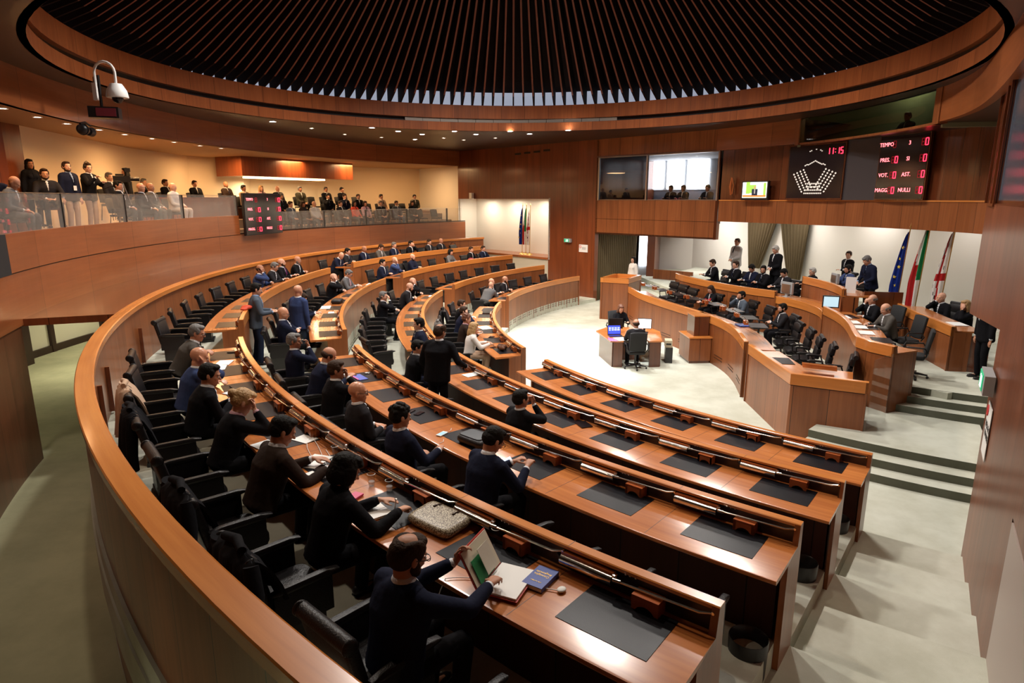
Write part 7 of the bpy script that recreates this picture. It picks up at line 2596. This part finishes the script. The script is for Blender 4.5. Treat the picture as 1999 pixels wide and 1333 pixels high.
def star(mb, c, r, m, n_=(0, -1, 0), F=None):
    b = len(mb.v)
    mb.v.append(tuple(c))
    for i in range(10):
        a = PI / 2 + i * PI / 5
        rr_ = r if i % 2 == 0 else r * 0.42
        mb.v.append(tuple(Vector(c) + F @ Vector((math.cos(a) * rr_, 0, math.sin(a) * rr_))))
    for i in range(10):
        mb.face([b, b + 1 + i, b + 1 + (i + 1) % 10], [(0, 0)] * 3, m)


FLB = cloth('flag_blue', (0.012, 0.03, 0.22), 0.7)
FLY = plain('flag_yellow', (0.75, 0.55, 0.05), 0.6)
FLG = cloth('flag_green', (0.01, 0.16, 0.05), 0.7)
FLW = cloth('flag_white', (0.72, 0.68, 0.64), 0.7)
FLR = cloth('flag_red', (0.42, 0.02, 0.02), 0.7)


def flag(loc, h, kind, rz, lab, group, lean=0.10, w=0.42):
    """limp flag hanging from a leaning pole"""
    root = empty('flag', loc, rz)
    top = Vector((lean * h, 0, h))
    obj('pole', MB().tube([(0, 0, 0), tuple(top)], 0.014, 10), M['gold'], root, 60)
    obj('finial', MB().lathe([(0, -.02), (0.02, 0), (0.025, 0.03), (0.012, 0.07), (0.0, 0.14)], tuple(top), 10), M['gold'], root, 60)
    obj('base', MB().lathe([(0, 0), (0.16, 0), (0.15, 0.03), (0.04, 0.06), (0.03, 0.12), (0, 0.12)], (0, 0, 0), 18), M['gold'], root, 60)
    nx, nz = 18, 22
    mb = MB()
    H_ = h * 0.76
    for sd in (0, 1):
        for j in range(nz + 1):
            t = j / nz
            for i in range(nx + 1):
                s = i / nx
                z = top.z - 0.10 - H_ * t
                xc = lean * z - 0.02 - (w * (0.16 + 0.84 * min(1, t * 1.5) ** 0.8)) * s * (1 - 0.25 * t * t)
                y = 0.045 * math.sin(s * 13 + t * 2.5) * (0.5 + t * .6) - sd * 0.008
                mb.v.append((xc, y, z - 0.10 * s * (1 - t)))
    n1 = (nz + 1) * (nx + 1)
    for j in range(nz):
        for i in range(nx):
            a = j * (nx + 1) + i
            s, t = i / nx, j / nz
            m_ = 0
            if kind == 'it':
                v = s * 1.1 + t * 0.55
                m_ = 0 if v < 0.62 and t < 0.62 else (1 if v < 0.95 else 2)
                if t > 0.72 and s < 0.4:
                    m_ = 1
                if t > 0.45 and s > 0.35:
                    m_ = 2
            if kind == 'sa':
                m_ = 0
                if abs(s - 0.55 + 0.3 * (t - .5)) < 0.06 or abs(t - 0.52) < 0.03:
                    m_ = 1
                if (i + 2 * j) % 11 == 0 and abs(t - .52) > .1 and s > .2:
                    m_ = 2
            mb.face([a, a + 1, a + nx + 2, a + nx + 1], [(0, 0)] * 4, m_)
            mb.face([n1 + a, n1 + a + nx + 1, n1 + a + nx + 2, n1 + a + 1], [(0, 0)] * 4, m_)
    mats = {'eu': [FLB], 'it': [FLG, FLW, FLR], 'sa': [FLW, FLR, M['black_matte']]}[kind]
    f = obj('flag_cloth', mb, mats, root, 80)
    if kind == 'eu':
        ms = MB()
        for (s, t) in ((.45, .18), (.62, .32), (.35, .42), (.65, .55), (.40, .66), (.68, .78), (.45, .88)):
            z = top.z - 0.10 - H_ * t
            x = lean * z - 0.02 - (w * (0.16 + 0.84 * min(1, t * 1.5) ** 0.8)) * s * (1 - 0.25 * t * t)
            y = 0.045 * math.sin(s * 13 + t * 2.5) * (0.5 + t * .6)
            for yy in (-0.022, 0.022):
                star(ms, (x, y + yy, z - 0.05), 0.055, 0, F=Matrix.Identity(3))
        obj('stars', ms, FLY, root)
    return tag(root, lab, 'flag', group)


flag((10.95, 17.95, 0.84), 2.95, 'eu', rad(-62), 'blue flag with yellow stars, leftmost of the three behind the side desk', 'flags behind the side desk', 0.05, 0.34)
flag((11.30, 17.65, 0.84), 3.15, 'it', rad(-62), 'green, white and red flag in the middle behind the side desk', 'flags behind the side desk', 0.05, 0.36)
flag((11.75, 17.30, 0.84), 3.0, 'sa', rad(-62), 'white flag with red cross and dark heads behind the side desk', 'flags behind the side desk', 0.05, 0.34)
fq = fo(rp(133, 18.6), 0.55)
for i, (dr, kd, lb) in enumerate(((0.55, 'eu', 'blue flag with yellow stars in the lit wall niche'), (0.28, 'it', 'green, white and red flag in the lit wall niche'), (0.0, 'sa', 'white flag with red cross and dark heads in the lit wall niche'))):
    q_ = fo(rp(133, 18.35 + dr), 0.5)
    flag((q_[0], q_[1], 1.80), 2.42, kd, fa, lb, 'flags in the wall niche', 0.02, 0.30)

# ============================================================ CEILING AND WALL DEVICES
def downlight(p, cool, lab, group, r=0.075):
    e = empty('downlight', p)
    obj('ring', MB().lathe([(r, 0.0), (r + 0.03, -0.012), (r + 0.035, 0.0)], (0, 0, 0), 20), M['white'], e, 50)
    obj('lamp', MB().lathe([(0, -0.004), (r, -0.004), (r, 0.0), (0, 0.0)], (0, 0, 0), 18), M['lamp_glow_cool'] if cool else M['lamp_glow'], e)
    return tag(e, lab, 'light', group)


CLP = CL_PTS
for i, (x, y, b_) in enumerate(CLP):
    downlight((x, y, ZC - 0.002), b_, f'round ceiling downlight under the dome edge, {["1st","2nd","3rd","4th","5th","6th","7th","8th","9th","10th","11th","12th","13th","14th","15th","16th","17th","18th"][i]} from the left', 'round downlights in the dark ceiling', 0.09 if b_ else 0.055)
for i, (x, y) in enumerate(GL_PTS):
    downlight((x, y, 6.298), False, f'small warm gallery ceiling downlight, {["1st","2nd","3rd","4th","5th","6th","7th","8th","9th","10th","11th","12th"][i]} from the left', 'small downlights in the gallery ceiling', 0.06)
# dome security camera on its gooseneck
dcam = empty('security_camera', (-8.55, 14.17, 6.77))
s_ = 1.25
obj('stem', MB().tube([(-0.2, 0, 0.0), (-0.2, 0, 0.285)], 0.02), M['black'], dcam, 60)
obj('bracket', MB().box((-0.16 * s_, 0, 0.0), (0.07 * s_, 0.06 * s_, 0.28 * s_)), M['white'], dcam)
pth = [(-0.14 * s_, 0, 0.10 * s_)] + [(-0.14 * s_ + 0.19 * s_ * (1 - math.cos(a)) * 0.9, 0, 0.30 * s_ + 0.17 * s_ * math.sin(a)) for a in [i * PI / 8 for i in range(9)]] + [(0.20 * s_, 0, 0.12 * s_)]
obj('gooseneck', MB().tube(pth, 0.022 * s_, 10), M['white'], dcam, 60)
obj('hood', MB().lathe([(0.0, 0.13 * s_), (0.09 * s_, 0.12 * s_), (0.15 * s_, 0.02 * s_), (0.17 * s_, -0.09 * s_), (0.165 * s_, -0.10 * s_), (0.0, -0.10 * s_)], (0.20 * s_, 0, 0), 24), M['white'], dcam, 50)
obj('dome_lens', MB().ell((0.20 * s_, 0, -0.11 * s_), (0.09 * s_, 0.09 * s_, 0.08 * s_)), M['display_black'], dcam, 60)
tag(dcam, 'white dome security camera on a bent arm below the dome ring at upper left', 'security camera')
pr = empty('projector', (-8.5, 14.0, 6.32), rad(20))
obj('body', MB().box((0, 0, 0), (0.55, 0.35, 0.22)), M['black'], pr)
obj('grille', MB().box((0.05, -0.18, 0.0), (0.36, 0.02, 0.16)), plain('grille_red', (0.16, 0.02, 0.03), 0.4), pr)
obj('arm', MB().tube([(-0.05, 0, 0.1), (-0.05, 0.02, 0.74)], 0.03), M['black'], pr, 60)
tag(pr, 'dark projector hanging under the security camera', 'projector')
pr = empty('spotlight', (-9.85, 15.4, 6.12), rad(100))
obj('lamp_head', MB().tube([(-0.16, 0, 0), (-0.02, 0, 0)], [0.13, 0.10], 14).ell((-0.2, 0, 0), (0.07, 0.12, 0.12)), M['black'], pr, 60)
obj('lamp_head', MB().tube([(0.10, 0, -0.02), (0.26, 0, -0.02)], [0.09, 0.11], 14), M['black'], pr, 60)
obj('yoke', MB().tube([(-0.25, 0, 0.12), (0, 0, 0.17), (0.25, 0, 0.12)], 0.025), M['black'], pr, 60)
tag(pr, 'pair of black spotlights hanging at the gallery ceiling edge', 'spotlight')
# small speaker on the far wall and detectors
p_ = pt(22.2, 133, 4.72)
o = obj('wall_speaker', MB().box((0, 0, 0), (0.20, 0.16, 0.30)), M['white'])
o.location = (p_.x - nd.x * 0.09, p_.y - nd.y * 0.09, p_.z)
o.rotation_euler = (0, 0, fa)
tag(o, 'small white loudspeaker on the wood wall above the flag niche', 'loudspeaker')

# small left-over things
def soft(name, loc, parts, mat, lab, cat, vox=0.014):
    mb = MB()
    for c, r in parts:
        mb.ell(c, r)
    e = empty(name, loc)
    obj('body', remeshed(mb, name, vox, mat, 2), None, e)
    return tag(e, lab, cat)
soft('red_cloth', pt(RK['D'] + 0.03, 196.2, CAP['D'] + 0.0), [((0, 0, 0.04), (0.12, 0.10, 0.05)), ((0.05, 0.12, 0.03), (0.09, 0.10, 0.04)), ((-0.02, -0.1, 0.02), (0.08, 0.08, 0.03))], plain('orange_red', (0.60, 0.06, 0.02), 0.6), 'orange-red cloth bundle on the bench rail beside the man in grey-blue jacket', 'cloth')
b_ = soft('handbag', pt(RK['D'] + 1.75, 139.3, TIER['D'] + 0.0), [((0, 0, 0.75), (0.26, 0.16, 0.10)), ((0.08, 0, 0.80), (0.16, 0.12, 0.08))], cloth('bag_dark', (0.05, 0.018, 0.010), 0.4), 'dark brown handbag at the right end of the far outermost row', 'handbag', 0.02)
obj('handle', MB().tube([(-0.14, 0, 0.80), (-0.10, 0, 1.0), (0.0, 0, 1.06), (0.10, 0, 1.0), (0.14, 0, 0.80)], 0.012), M['black'], b_, 60)
obj('stand', MB().box((0, 0, 0.33), (0.34, 0.26, 0.66)), M['black'], b_)
r_ = soft('red_bag', dpt('C', 0.40, 146.4, 0.0), [((0, 0, 0.10), (0.16, 0.11, 0.10)), ((0.1, 0, 0.08), (0.10, 0.09, 0.08))], plain('dark_red', (0.22, 0.012, 0.012), 0.4), 'dark red handbag on the desk beside the woman with white blouse, far block', 'handbag', 0.02)
# white earphone cable before the man in brown
o = obj('earphone_cable', MB().tube([tuple(dpt('D', 0.28 + 0.10 * math.sin(i * 0.55), 220.6 + 1.3 * math.cos(i * 0.42), 0.008 + 0.004 * (i % 2))) for i in range(20)], 0.003, 6), M['white'], None, 60)
tag(o, 'tangled white earphone cable beside the papers of the man in brown', 'cable')
o = obj('earphone_cable', MB().tube([tuple(dpt('C', 0.60 + 0.05 * i, 219.9 + 0.25 * math.sin(i), 0.01 if i < 3 else 0.01 - 0.09 * (i - 2))) for i in range(7)], 0.003, 6), M['white'], None, 60)
tag(o, 'white earphone cable hanging from the third-row desk by the curly-haired man', 'cable')
member_seats()
